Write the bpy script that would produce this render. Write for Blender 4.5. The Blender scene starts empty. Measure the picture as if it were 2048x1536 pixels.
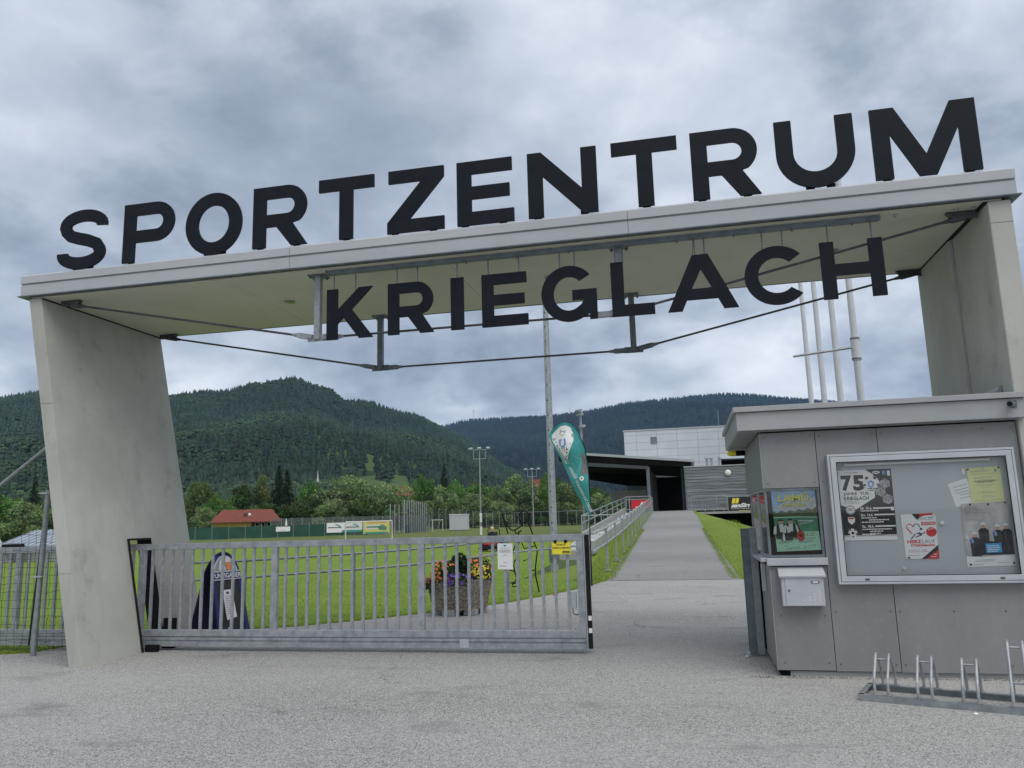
import bpy, math, random
import numpy as np
from mathutils import Vector, Matrix
from mathutils.geometry import tessellate_polygon

sc = bpy.context.scene
COL = sc.collection
rnd = random.Random(7)
R = math.radians

# ------------------------------------------------------------------ camera
PITCH, ROLL, YAW, FPX = 0.172869, -0.027946, -0.213730, 1563.886
fw = Vector((math.sin(YAW)*math.cos(PITCH), math.cos(YAW)*math.cos(PITCH), math.sin(PITCH)))
rt = Vector((math.cos(YAW), -math.sin(YAW), 0))
up = rt.cross(fw)
r2 = rt*math.cos(ROLL) + up*math.sin(ROLL)
u2 = up*math.cos(ROLL) - rt*math.sin(ROLL)
cam_d = bpy.data.cameras.new('camera')
cam_d.sensor_width = 36
cam_d.lens = FPX/2048*36
cam_d.clip_start = 0.05
cam_d.clip_end = 20000
cam = bpy.data.objects.new('camera', cam_d)
cam.matrix_world = Matrix(((r2.x, u2.x, -fw.x, 0), (r2.y, u2.y, -fw.y, 0), (r2.z, u2.z, -fw.z, 1.6), (0, 0, 0, 1)))
COL.objects.link(cam)
sc.camera = cam

# ------------------------------------------------------------------ world, sun, exposure
SUN_EL, SUN_AZ = R(62), R(145)          # azimuth measured clockwise from +Y (behind the camera, to its right)
w = bpy.data.worlds.new('World'); sc.world = w; w.use_nodes = True
nt = w.node_tree; nt.nodes.clear()
def N(t, tree=None, **kw):
    n = (tree or nt).nodes.new(t)
    for k, v in kw.items():
        setattr(n, k, v)
    return n
def L(a, b, tree=None):
    (tree or nt).links.new(a, b)
def mth(op, a, b=None, tree=None, clamp=False):
    n = N('ShaderNodeMath', tree, operation=op); n.use_clamp = clamp
    for i, v in enumerate((a, b)):
        if v is None: continue
        if isinstance(v, (int, float)): n.inputs[i].default_value = v
        else: L(v, n.inputs[i], tree)
    return n.outputs[0]
out = N('ShaderNodeOutputWorld'); bg = N('ShaderNodeBackground')
sky = N('ShaderNodeTexSky', sky_type='NISHITA', sun_disc=False, sun_elevation=SUN_EL, sun_rotation=SUN_AZ)
sky.air_density = 1.2; sky.dust_density = 1.5
skys = N('ShaderNodeMix', data_type='RGBA', blend_type='MULTIPLY'); skys.inputs[0].default_value = 1
L(sky.outputs[0], skys.inputs[6]); skys.inputs[7].default_value = (.1, .1, .1, 1)
tc = N('ShaderNodeTexCoord'); sep = N('ShaderNodeSeparateXYZ'); L(tc.outputs['Generated'], sep.inputs[0])
zc = mth('MAXIMUM', sep.outputs[2], 0.0)
inv = mth('DIVIDE', 1.0, mth('ADD', zc, 0.42))
comb = N('ShaderNodeCombineXYZ')
L(mth('MULTIPLY', sep.outputs[0], inv), comb.inputs[0]); L(mth('MULTIPLY', sep.outputs[1], inv), comb.inputs[1])
L(mth('MULTIPLY', zc, .9), comb.inputs[2])
def cnoise(scale, detail, rough, dist, off, seedz):
    mp = N('ShaderNodeMapping'); mp.inputs['Location'].default_value = (off[0], off[1], seedz)
    L(comb.outputs[0], mp.inputs[0])
    n = N('ShaderNodeTexNoise'); n.inputs['Scale'].default_value = scale; n.inputs['Detail'].default_value = detail
    n.inputs['Roughness'].default_value = rough; n.inputs['Distortion'].default_value = dist
    L(mp.outputs[0], n.inputs[0]); return n.outputs[0]
CO = (7.3, 2.2)
n1 = cnoise(0.85, 4, .50, .0, CO, 1.3)
n2 = cnoise(5.2, 8, .56, .15, CO, 4.7)
n3 = cnoise(2.3, 8, .56, .2, CO, 9.2)
def billow(x): return mth('SUBTRACT', 1.0, mth('ABSOLUTE', mth('SUBTRACT', mth('MULTIPLY', x, 2.6), 1.3)))
csum = mth('ADD', mth('MULTIPLY', n1, .48), mth('ADD', mth('MULTIPLY', n2, .18), mth('ADD', mth('MULTIPLY', n3, .26), mth('MULTIPLY', billow(n3), .09))))
ramp = N('ShaderNodeValToRGB'); L(csum, ramp.inputs[0])
cr = ramp.color_ramp
cr.elements[0].position = .425; cr.elements[0].color = (.172, .203, .248, 1)
cr.elements[1].position = .62; cr.elements[1].color = (.73, .76, .80, 1)
e = cr.elements.new(.485); e.color = (.282, .324, .390, 1)
e = cr.elements.new(.54); e.color = (.435, .480, .550, 1)
# brighter, broken cloud towards the horizon, where the layer is seen edge-on
lowm = N('ShaderNodeMapRange'); lowm.inputs[1].default_value = .30; lowm.inputs[2].default_value = .10
L(sep.outputs[2], lowm.inputs[0])
brk = N('ShaderNodeMapRange'); brk.inputs[1].default_value = .50; brk.inputs[2].default_value = .64; L(mth('ADD', mth('MULTIPLY', n3, .6), mth('MULTIPLY', n2, .4)), brk.inputs[0])
lowf = mth('MULTIPLY', lowm.outputs[0], brk.outputs[0])
mixl = N('ShaderNodeMix', data_type='RGBA'); L(mth('MULTIPLY', lowf, .55), mixl.inputs[0])
L(ramp.outputs[0], mixl.inputs[6]); mixl.inputs[7].default_value = (.74, .77, .80, 1)
mixs = N('ShaderNodeMix', data_type='RGBA'); mixs.inputs[0].default_value = .94
L(skys.outputs[2], mixs.inputs[6]); L(mixl.outputs[2], mixs.inputs[7])
L(mixs.outputs[2], bg.inputs[0]); bg.inputs[1].default_value = 1.0
L(bg.outputs[0], out.inputs[0])

sd = bpy.data.lights.new('sun', 'SUN'); sd.energy = 1.5; sd.angle = R(50); sd.color = (1, .955, .89)
so = bpy.data.objects.new('sun', sd); COL.objects.link(so)
sdir = Vector((math.sin(SUN_AZ)*math.cos(SUN_EL), math.cos(SUN_AZ)*math.cos(SUN_EL), math.sin(SUN_EL)))
so.rotation_euler = sdir.to_track_quat('Z', 'Y').to_euler(); so.location = (20, -30, 60)

sc.view_settings.view_transform = 'Standard'; sc.view_settings.look = 'None'
sc.view_settings.exposure = 0.50; sc.view_settings.gamma = 1; sc.view_settings.use_curve_mapping = False
sc.render.engine = 'CYCLES'
cy = sc.cycles
cy.use_denoising = True
cy.max_bounces = 6; cy.diffuse_bounces = 3; cy.glossy_bounces = 3; cy.transmission_bounces = 5
cy.transparent_max_bounces = 12; cy.volume_bounces = 0
cy.use_adaptive_sampling = True; cy.adaptive_threshold = .015

# ------------------------------------------------------------------ materials
M = {}
def pm(name, c1, c2=None, scale=3.0, rough=.7, metal=0.0, bump=0.0, bscale=30.0, detail=6, stretch=(1, 1, 1), spec=.5,
       lo=.35, hi=.65, rvar=0.0, c3=None, s3=40, f3=.3, objrand=0.0, coat=0.0):
    m = bpy.data.materials.new(name); m.use_nodes = True; t = m.node_tree
    b = t.nodes['Principled BSDF']; b.inputs['Roughness'].default_value = rough; b.inputs['Metallic'].default_value = metal
    b.inputs['Specular IOR Level'].default_value = spec
    if coat: b.inputs['Coat Weight'].default_value = coat
    tcn = N('ShaderNodeTexCoord', t); mp = N('ShaderNodeMapping', t); mp.inputs['Scale'].default_value = stretch
    L(tcn.outputs['Object'], mp.inputs[0], t)
    col = None
    if c2 is not None:
        n = N('ShaderNodeTexNoise', t); n.inputs['Scale'].default_value = scale; n.inputs['Detail'].default_value = detail
        n.inputs['Roughness'].default_value = .6
        L(mp.outputs[0], n.inputs[0], t)
        mr = N('ShaderNodeMapRange', t); mr.inputs[1].default_value = lo; mr.inputs[2].default_value = hi
        L(n.outputs[0], mr.inputs[0], t)
        mx = N('ShaderNodeMix', t, data_type='RGBA'); L(mr.outputs[0], mx.inputs[0], t)
        mx.inputs[6].default_value = (*c1, 1); mx.inputs[7].default_value = (*c2, 1)
        col = mx.outputs[2]
        if c3 is not None:
            n3_ = N('ShaderNodeTexNoise', t); n3_.inputs['Scale'].default_value = s3; n3_.inputs['Detail'].default_value = 3
            L(tcn.outputs['Object'], n3_.inputs[0], t)
            m3 = N('ShaderNodeMapRange', t); m3.inputs[1].default_value = .55; m3.inputs[2].default_value = .68; m3.inputs[4].default_value = f3
            L(n3_.outputs[0], m3.inputs[0], t)
            x3 = N('ShaderNodeMix', t, data_type='RGBA'); L(m3.outputs[0], x3.inputs[0], t); L(col, x3.inputs[6], t)
            x3.inputs[7].default_value = (*c3, 1); col = x3.outputs[2]
        if rvar:
            rr = N('ShaderNodeMapRange', t); rr.inputs[1].default_value = .3; rr.inputs[2].default_value = .7
            rr.inputs[3].default_value = rough-rvar; rr.inputs[4].default_value = rough+rvar
            L(n.outputs[0], rr.inputs[0], t); L(rr.outputs[0], b.inputs['Roughness'], t)
        if objrand:
            oi = N('ShaderNodeObjectInfo', t); hs = N('ShaderNodeHueSaturation', t)
            ma = N('ShaderNodeMapRange', t); ma.inputs[3].default_value = 1-objrand; ma.inputs[4].default_value = 1+objrand
            L(oi.outputs['Random'], ma.inputs[0], t); L(ma.outputs[0], hs.inputs['Value'], t); L(col, hs.inputs['Color'], t)
            col = hs.outputs[0]
        L(col, b.inputs['Base Color'], t)
    else:
        b.inputs['Base Color'].default_value = (*c1, 1)
    if bump:
        bn = N('ShaderNodeTexNoise', t); bn.inputs['Scale'].default_value = bscale; bn.inputs['Detail'].default_value = 5
        L(mp.outputs[0], bn.inputs[0], t)
        bp = N('ShaderNodeBump', t); bp.inputs['Strength'].default_value = bump; bp.inputs['Distance'].default_value = .02
        L(bn.outputs[0], bp.inputs['Height'], t); L(bp.outputs[0], b.inputs['Normal'], t)
    M[name] = m; return m

pm('letter_paint', (.0065, .0095, .0145), (.010, .014, .020), 5, .55, spec=.15, bump=.03, bscale=60)
pm('fascia', (.385, .408, .425), (.44, .462, .475), 1.2, .45, rvar=.06, stretch=(.5, 1, 3), c3=(.34, .355, .365), s3=6, f3=.2)
pm('edge_metal', (.30, .31, .32), (.38, .39, .40), 4, .4, .6)
pm('soffit', (.50, .50, .405), (.57, .57, .47), .6, .65, c3=(.42, .425, .35), s3=3, f3=.25)  # yellow-green tint puts light bounced off the grass into the colour
pm('dark_metal', (.05, .055, .06), (.09, .095, .10), 12, .5, .4)
pm('galv', (.235, .262, .285), (.375, .400, .420), 9, .48, .30, rvar=.1, detail=8, bump=.03, bscale=60, c3=(.50, .52, .53), s3=22, f3=.4)
pm('galv_old', (.20, .225, .235), (.31, .335, .345), 11, .5, .3, rvar=.1, detail=8, bump=.04, bscale=60)
pm('galv_dark', (.10, .125, .145), (.17, .195, .215), 8, .5, .3)
pm('panel', (.195, .205, .210), (.232, .242, .246), 1.3, .50, rvar=.08, detail=9, bump=.02, bscale=90, stretch=(1.5, 1, .35), objrand=.06, c3=(.27, .28, .285), s3=16, f3=.3)
pm('kiosk_fascia', (.31, .325, .335), (.36, .372, .38), 1.5, .45)
pm('alu', (.37, .395, .415), (.43, .455, .475), 3, .42, .2)
pm('alu_white', (.41, .435, .46), (.47, .495, .52), 3, .42, .1)
pm('board_grey', (.44, .465, .49), (.48, .505, .53), 2, .6)
pm('rubber', (.010, .010, .011), (.018, .018, .019), 20, .8, spec=.2)
pm('black', (.006, .006, .007), None, spec=.2)
pm('screw', (.12, .12, .12), None, rough=.4, metal=.5)
pm('white', (.78, .78, .77), (.70, .70, .69), 3, .5)
pm('paper', (.80, .80, .80), (.74, .74, .74), 3, .55)
pm('yellow', (.86, .76, .05), (.80, .70, .04), 6, .5)
pm('ink', (.015, .015, .017), None, rough=.5)
pm('ink_grey', (.30, .31, .32), None, rough=.6)
pm('red', (.62, .02, .03), (.55, .02, .03), 5, .5)
pm('navy', (.012, .016, .12), (.02, .025, .16), 6, .4)
pm('navy_shaded', (.006, .008, .035), None, rough=.5)  # navy of the board's rear panel with its shadow painted in
pm('chalk', (.018, .022, .02), (.03, .035, .032), 4, .7)
pm('teal', (.035, .30, .29), (.03, .25, .25), 5, .65)
pm('teal_pale', (.22, .42, .41), None, rough=.7)
pm('maroon', (.17, .12, .13), None, rough=.7)
pm('crest_blue', (.16, .30, .60), None, rough=.6)
pm('blue', (.03, .30, .58), None, rough=.5)
pm('sky_print', (.10, .28, .66), (.45, .58, .76), 9, .4)
pm('rock_print', (.42, .42, .43), (.62, .61, .60), 22, .4)
pm('wood_print', (.03, .045, .015), (.11, .12, .04), 40, .4)
pm('lake_print', (.05, .20, .12), (.12, .30, .19), 12, .4)
pm('skin', (.55, .33, .24), None, rough=.6)
pm('mint', (.46, .74, .55), (.50, .78, .59), 3, .6)
pm('yellow_paper', (.66, .68, .30), (.70, .72, .34), 3, .6)
pm('photo_grey', (.30, .29, .31), (.60, .59, .58), 5, .4)
pm('photo_mono', (.06, .06, .06), (.55, .55, .55), 60, .4)
pm('orange', (.78, .17, .04), (.85, .30, .08), 30, .5)
pm('purple', (.14, .06, .52), (.22, .12, .60), 30, .5)
pm('flower_yellow', (.85, .62, .02), (.80, .72, .10), 30, .5)
pm('banner_yellow', (.70, .66, .16), (.64, .62, .18), 2, .6)
pm('crimson', (.32, .01, .02), None, rough=.5)
pm('roof_tile', (.13, .035, .022), (.20, .055, .035), 3, .85, bump=.3, bscale=8)
pm('yellow_wall', (.58, .42, .10), (.64, .47, .13), 1.5, .8)
pm('dark_wood', (.07, .02, .018), (.10, .03, .025), 3, .7)
pm('white_panel', (.50, .53, .57), (.56, .59, .62), .5, .5, objrand=.03)
pm('board_wood', (.10, .11, .12), (.24, .26, .28), 1.2, .8, stretch=(.35, 1, 7), objrand=.2)
pm('dark_inner', (.006, .006, .006), (.010, .010, .009), 1, .9, spec=.08)  # near-black colour holds the deep shade of the covered spaces
pm('concrete_wall', (.30, .31, .30), (.38, .39, .38), 1.4, .8)
pm('net_green', (.012, .030, .022), None, rough=.8)
pm('screen_green', (.012, .060, .042), (.02, .085, .06), .8, .8)
pm('screen_blue', (.015, .05, .07), (.02, .06, .085), .8, .8)
pm('mower_red', (.45, .015, .02), None, rough=.35)
pm('hair', (.50, .42, .30), None, rough=.8)
pm('cloth_dark', (.02, .02, .03), None, rough=.9)
pm('metal_roof', (.26, .30, .36), (.32, .36, .42), 1, .5)
pm('bark', (.06, .05, .04), (.11, .09, .07), 4, .9, bump=.5, bscale=6)
pm('soil', (.03, .022, .016), (.06, .045, .03), 20, .95)
pm('pole_paint', (.50, .52, .55), (.57, .59, .61), 3, .5)
pm('spire', (.42, .43, .42), None)

def foliage(name, rough=.75, trans=.25):
    m = bpy.data.materials.new(name); m.use_nodes = True; t = m.node_tree
    b = t.nodes['Principled BSDF']; b.inputs['Roughness'].default_value = rough; b.inputs['Specular IOR Level'].default_value = .25
    at = N('ShaderNodeAttribute', t, attribute_name='tint'); oi = N('ShaderNodeObjectInfo', t); hs = N('ShaderNodeHueSaturation', t)
    mr = N('ShaderNodeMapRange', t); mr.inputs[3].default_value = .82; mr.inputs[4].default_value = 1.2
    L(oi.outputs['Random'], mr.inputs[0], t); L(mr.outputs[0], hs.inputs['Value'], t); L(at.outputs['Color'], hs.inputs['Color'], t)
    L(hs.outputs[0], b.inputs['Base Color'], t)
    if trans:
        tr = N('ShaderNodeBsdfTranslucent', t); L(hs.outputs[0], tr.inputs[0], t)
        mx = N('ShaderNodeMixShader', t); mx.inputs[0].default_value = trans
        L(b.outputs[0], mx.inputs[1], t); L(tr.outputs[0], mx.inputs[2], t)
        L(mx.outputs[0], t.nodes['Material Output'].inputs[0], t)
    M[name] = m
foliage('leaves'); foliage('forest_tree', .9, 0)

def glass(name, tint=(.80, .86, .85), refl=1.0):
    m = bpy.data.materials.new(name); m.use_nodes = True; t = m.node_tree; t.nodes.remove(t.nodes['Principled BSDF'])
    tr = N('ShaderNodeBsdfTransparent', t); tr.inputs[0].default_value = (*tint, 1)
    gl = N('ShaderNodeBsdfGlossy', t); gl.inputs['Roughness'].default_value = .02
    fr = N('ShaderNodeFresnel', t); fr.inputs[0].default_value = 1.5
    mx = N('ShaderNodeMixShader', t); L(mth('MULTIPLY', fr.outputs[0], refl, t, True), mx.inputs[0], t)
    L(tr.outputs[0], mx.inputs[1], t); L(gl.outputs[0], mx.inputs[2], t)
    L(mx.outputs[0], t.nodes['Material Output'].inputs[0], t); M[name] = m
glass('glass', (.93, .96, .95), .8); glass('glass_clear', (.97, .98, .98), .55)

def screen_mat(name, color, alpha):
    """a see-through woven or wire screen: mostly open, thinly covering"""
    m = bpy.data.materials.new(name); m.use_nodes = True; t = m.node_tree
    b = t.nodes['Principled BSDF']; b.inputs['Base Color'].default_value = (*color, 1); b.inputs['Roughness'].default_value = .8
    b.inputs['Alpha'].default_value = alpha; M[name] = m
screen_mat('wire_screen', (.16, .19, .18), .30); screen_mat('ball_net', (.04, .06, .05), .14); screen_mat('goal_net', (.5, .5, .5), .18)

def asphalt(name, base, dark, light, big, streak):
    m = bpy.data.materials.new(name); m.use_nodes = True; t = m.node_tree
    b = t.nodes['Principled BSDF']; b.inputs['Roughness'].default_value = .88; b.inputs['Specular IOR Level'].default_value = .3
    tcn = N('ShaderNodeTexCoord', t)
    def nz(s, d, rg=.6, st=(1, 1, 1)):
        mp = N('ShaderNodeMapping', t); mp.inputs['Scale'].default_value = st; L(tcn.outputs['Object'], mp.inputs[0], t)
        n = N('ShaderNodeTexNoise', t); n.inputs['Scale'].default_value = s; n.inputs['Detail'].default_value = d; n.inputs['Roughness'].default_value = rg
        L(mp.outputs[0], n.inputs[0], t); return n.outputs[0]
    def mrange(x, a, b_, c=0, d=1):
        mr = N('ShaderNodeMapRange', t); 
        for i, v in enumerate((a, b_, c, d)): mr.inputs[i+1].default_value = v
        L(x, mr.inputs[0], t); return mr.outputs[0]
    def mix(f, a, c):
        x = N('ShaderNodeMix', t, data_type='RGBA')
        if isinstance(f, float): x.inputs[0].default_value = f
        else: L(f, x.inputs[0], t)
        for i, v in ((6, a), (7, c)):
            if isinstance(v, tuple): x.inputs[i].default_value = (*v, 1)
            else: L(v, x.inputs[i], t)
        return x.outputs[2]
    col = mix(mrange(nz(.35, 5), .35, .65), base, tuple(v*big for v in base))
    vo = N('ShaderNodeTexVoronoi', t); vo.inputs['Scale'].default_value = 190; L(tcn.outputs['Object'], vo.inputs[0], t)
    sp = N('ShaderNodeSeparateColor', t); L(vo.outputs['Color'], sp.inputs[0], t)
    col = mix(mrange(sp.outputs[0], .62, .75, 0, .75), col, dark)
    col = mix(mrange(sp.outputs[1], .72, .85, 0, .75), col, light)
    vo2 = N('ShaderNodeTexVoronoi', t); vo2.inputs['Scale'].default_value = 100; L(tcn.outputs['Object'], vo2.inputs[0], t)
    sp2 = N('ShaderNodeSeparateColor', t); L(vo2.outputs['Color'], sp2.inputs[0], t)
    col = mix(mrange(sp2.outputs[0], .80, .83, 0, .85), col, tuple(v*.8 for v in dark))
    col = mix(mrange(sp2.outputs[2], .90, .93, 0, .55), col, light)
    col = mix(mrange(nz(11, 4, .7), .58, .72, 0, .55), col, tuple(v*.8 for v in dark))
    col = mix(mrange(nz(1.3, 6, .65, (.55, 1, 1)), .57, .72, 0, streak), col, tuple(v*.75 for v in dark))
    col = mix(mrange(nz(.16, 4, .6, (.5, 1, 1)), .42, .66, 0, .55), col, tuple(v*1.22 for v in base))       # worn, bleached areas
    col = mix(mrange(nz(.8, 7, .7, (.3, 1.2, 1)), .60, .72, 0, .25), col, tuple(v*.68 for v in base))        # old damp and oil stains
    vc = N('ShaderNodeTexVoronoi', t, feature='DISTANCE_TO_EDGE'); vc.inputs['Scale'].default_value = .21
    wn = N('ShaderNodeTexNoise', t); wn.inputs['Scale'].default_value = 1.6; wn.inputs['Detail'].default_value = 6; L(tcn.outputs['Object'], wn.inputs[0], t)
    va = N('ShaderNodeVectorMath', t, operation='MULTIPLY_ADD'); L(wn.outputs['Color'], va.inputs[0], t); va.inputs[1].default_value = (1.1, 1.1, 0); L(tcn.outputs['Object'], va.inputs[2], t); L(va.outputs[0], vc.inputs[0], t)
    crk = mth('MULTIPLY', mrange(vc.outputs['Distance'], .0022, .0008), mrange(nz(.3, 3), .50, .56, 0, .6), t)
    col = mix(crk, col, tuple(v*.35 for v in dark))
    L(col, b.inputs['Base Color'], t)
    bp = N('ShaderNodeBump', t); bp.inputs['Strength'].default_value = .55; bp.inputs['Distance'].default_value = .006
    L(mth('ADD', vo.outputs['Distance'], nz(160, 3), t), bp.inputs['Height'], t); L(bp.outputs[0], b.inputs['Normal'], t)
    M[name] = m
asphalt('asphalt_light', (.350, .347, .335), (.130, .129, .126), (.60, .595, .58), .82, .70)
asphalt('asphalt_path', (.245, .243, .24), (.13, .13, .13), (.37, .37, .365), .80, .5)

def grass_mat(name, a, b_, c, stripe=0):
    m = bpy.data.materials.new(name); m.use_nodes = True; t = m.node_tree
    b = t.nodes['Principled BSDF']; b.inputs['Roughness'].default_value = .9; b.inputs['Specular IOR Level'].default_value = .15
    tcn = N('ShaderNodeTexCoord', t)
    def nz(s, d):
        n = N('ShaderNodeTexNoise', t); n.inputs['Scale'].default_value = s; n.inputs['Detail'].default_value = d; n.inputs['Roughness'].default_value = .65
        L(tcn.outputs['Object'], n.inputs[0], t); return n.outputs[0]
    x = N('ShaderNodeMix', t, data_type='RGBA'); mr = N('ShaderNodeMapRange', t); mr.inputs[1].default_value = .35; mr.inputs[2].default_value = .65
    L(nz(.5, 8), mr.inputs[0], t); L(mr.outputs[0], x.inputs[0], t); x.inputs[6].default_value = (*a, 1); x.inputs[7].default_value = (*b_, 1)
    y = N('ShaderNodeMix', t, data_type='RGBA'); mr2 = N('ShaderNodeMapRange', t); mr2.inputs[1].default_value = .45; mr2.inputs[2].default_value = .75; mr2.inputs[4].default_value = .7
    L(nz(9, 8), mr2.inputs[0], t); L(mr2.outputs[0], y.inputs[0], t); L(x.outputs[2], y.inputs[6], t); y.inputs[7].default_value = (*c, 1)
    L(y.outputs[2], b.inputs['Base Color'], t)
    bp = N('ShaderNodeBump', t); bp.inputs['Strength'].default_value = .8; bp.inputs['Distance'].default_value = .03
    L(nz(45, 4), bp.inputs['Height'], t); L(bp.outputs[0], b.inputs['Normal'], t); M[name] = m
grass_mat('pitch_grass', (.142, .225, .030), (.175, .262, .040), (.118, .180, .030))
grass_mat('bank_grass', (.165, .235, .036), (.14, .205, .034), (.22, .25, .07))
grass_mat('field_grass', (.100, .135, .035), (.135, .160, .050), (.085, .110, .030))
grass_mat('meadow', (.065, .105, .034), (.08, .12, .040), (.055, .09, .030))
grass_mat('forest_floor', (.022, .045, .018), (.03, .055, .022), (.02, .035, .015))
grass_mat('far_floor', (.010, .019, .012), (.013, .023, .014), (.009, .016, .010))  # cloud shadow over the far mountain is put into this dark colour

def concrete_mat():
    m = bpy.data.materials.new('concrete'); m.use_nodes = True; t = m.node_tree
    b = t.nodes['Principled BSDF']; b.inputs['Roughness'].default_value = .85; b.inputs['Specular IOR Level'].default_value = .25
    tcn = N('ShaderNodeTexCoord', t)
    def nz(s, d, st=(1, 1, 1), rg=.6):
        mp = N('ShaderNodeMapping', t); mp.inputs['Scale'].default_value = st; L(tcn.outputs['Object'], mp.inputs[0], t)
        n = N('ShaderNodeTexNoise', t); n.inputs['Scale'].default_value = s; n.inputs['Detail'].default_value = d; n.inputs['Roughness'].default_value = rg
        L(mp.outputs[0], n.inputs[0], t); return n.outputs[0]
    def lay(col, x, a, b_, f, c):
        mr = N('ShaderNodeMapRange', t); mr.inputs[1].default_value = a; mr.inputs[2].default_value = b_; mr.inputs[4].default_value = f
        L(x, mr.inputs[0], t); mx = N('ShaderNodeMix', t, data_type='RGBA'); L(mr.outputs[0], mx.inputs[0], t)
        if isinstance(col, tuple): mx.inputs[6].default_value = (*col, 1)
        else: L(col, mx.inputs[6], t)
        mx.inputs[7].default_value = (*c, 1); return mx.outputs[2]
    col = lay((.480, .480, .442), nz(.8, 6), .35, .68, 1, (.385, .388, .352))
    col = lay(col, nz(2.2, 7, (1.6, 1.6, .22)), .52, .74, .42, (.30, .305, .26))       # rain streaks
    col = lay(col, nz(2.6, 9, (1, 1, .8), .7), .56, .66, .5, (.28, .28, .245))         # damp blotches
    col = lay(col, nz(5, 8), .60, .75, .3, (.55, .55, .53))
    vo = N('ShaderNodeTexVoronoi', t); vo.inputs['Scale'].default_value = 9; L(tcn.outputs['Object'], vo.inputs[0], t)
    hole = N('ShaderNodeMapRange', t); hole.inputs[1].default_value = .055; hole.inputs[2].default_value = .035; L(vo.outputs['Distance'], hole.inputs[0], t)
    mx = N('ShaderNodeMix', t, data_type='RGBA'); L(mth('MULTIPLY', hole.outputs[0], .5, t), mx.inputs[0], t); L(col, mx.inputs[6], t); mx.inputs[7].default_value = (.16, .16, .15, 1)
    L(mx.outputs[2], b.inputs['Base Color'], t)
    bp = N('ShaderNodeBump', t); bp.inputs['Strength'].default_value = .25; bp.inputs['Distance'].default_value = .01
    L(nz(25, 6), bp.inputs['Height'], t); L(bp.outputs[0], b.inputs['Normal'], t); M['concrete'] = m
concrete_mat()

def aggregate_mat():
    m = bpy.data.materials.new('aggregate'); m.use_nodes = True; t = m.node_tree
    b = t.nodes['Principled BSDF']; b.inputs['Roughness'].default_value = .8
    tcn = N('ShaderNodeTexCoord', t); vo = N('ShaderNodeTexVoronoi', t); vo.inputs['Scale'].default_value = 75; L(tcn.outputs['Object'], vo.inputs[0], t)
    rp = N('ShaderNodeValToRGB', t); sp = N('ShaderNodeSeparateColor', t); L(vo.outputs['Color'], sp.inputs[0], t); L(sp.outputs[0], rp.inputs[0], t)
    rp.color_ramp.elements[0].color = (.07, .055, .045, 1); rp.color_ramp.elements[1].color = (.48, .43, .36, 1)
    e_ = rp.color_ramp.elements.new(.5); e_.color = (.22, .18, .14, 1)
    L(rp.outputs[0], b.inputs['Base Color'], t)
    bp = N('ShaderNodeBump', t); bp.inputs['Strength'].default_value = .7; bp.inputs['Distance'].default_value = .01; bp.invert = True
    L(vo.outputs['Distance'], bp.inputs['Height'], t); L(bp.outputs[0], b.inputs['Normal'], t); M['aggregate'] = m
aggregate_mat()

# ------------------------------------------------------------------ helpers
ORG = {}
def org(o): return ORG.get(o.name, Vector((0, 0, 0))) if o else Vector((0, 0, 0))
def link(name, data, parent=None, loc=None, rot=None):
    o = bpy.data.objects.new(name, data); COL.objects.link(o)
    base = org(parent)
    wl = Vector(loc) if loc is not None else base
    if parent: o.parent = parent
    o.location = wl-base
    if rot: o.rotation_euler = rot
    ORG[o.name] = wl
    return o
def tag(o, label=None, cat=None, group=None, kind=None):
    for k, v in (('label', label), ('category', cat), ('group', group), ('kind', kind)):
        if v: o[k] = v
    return o
def thing(name, loc, label, cat, group=None):
    return tag(link(name, None, None, loc), label, cat, group)

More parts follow.
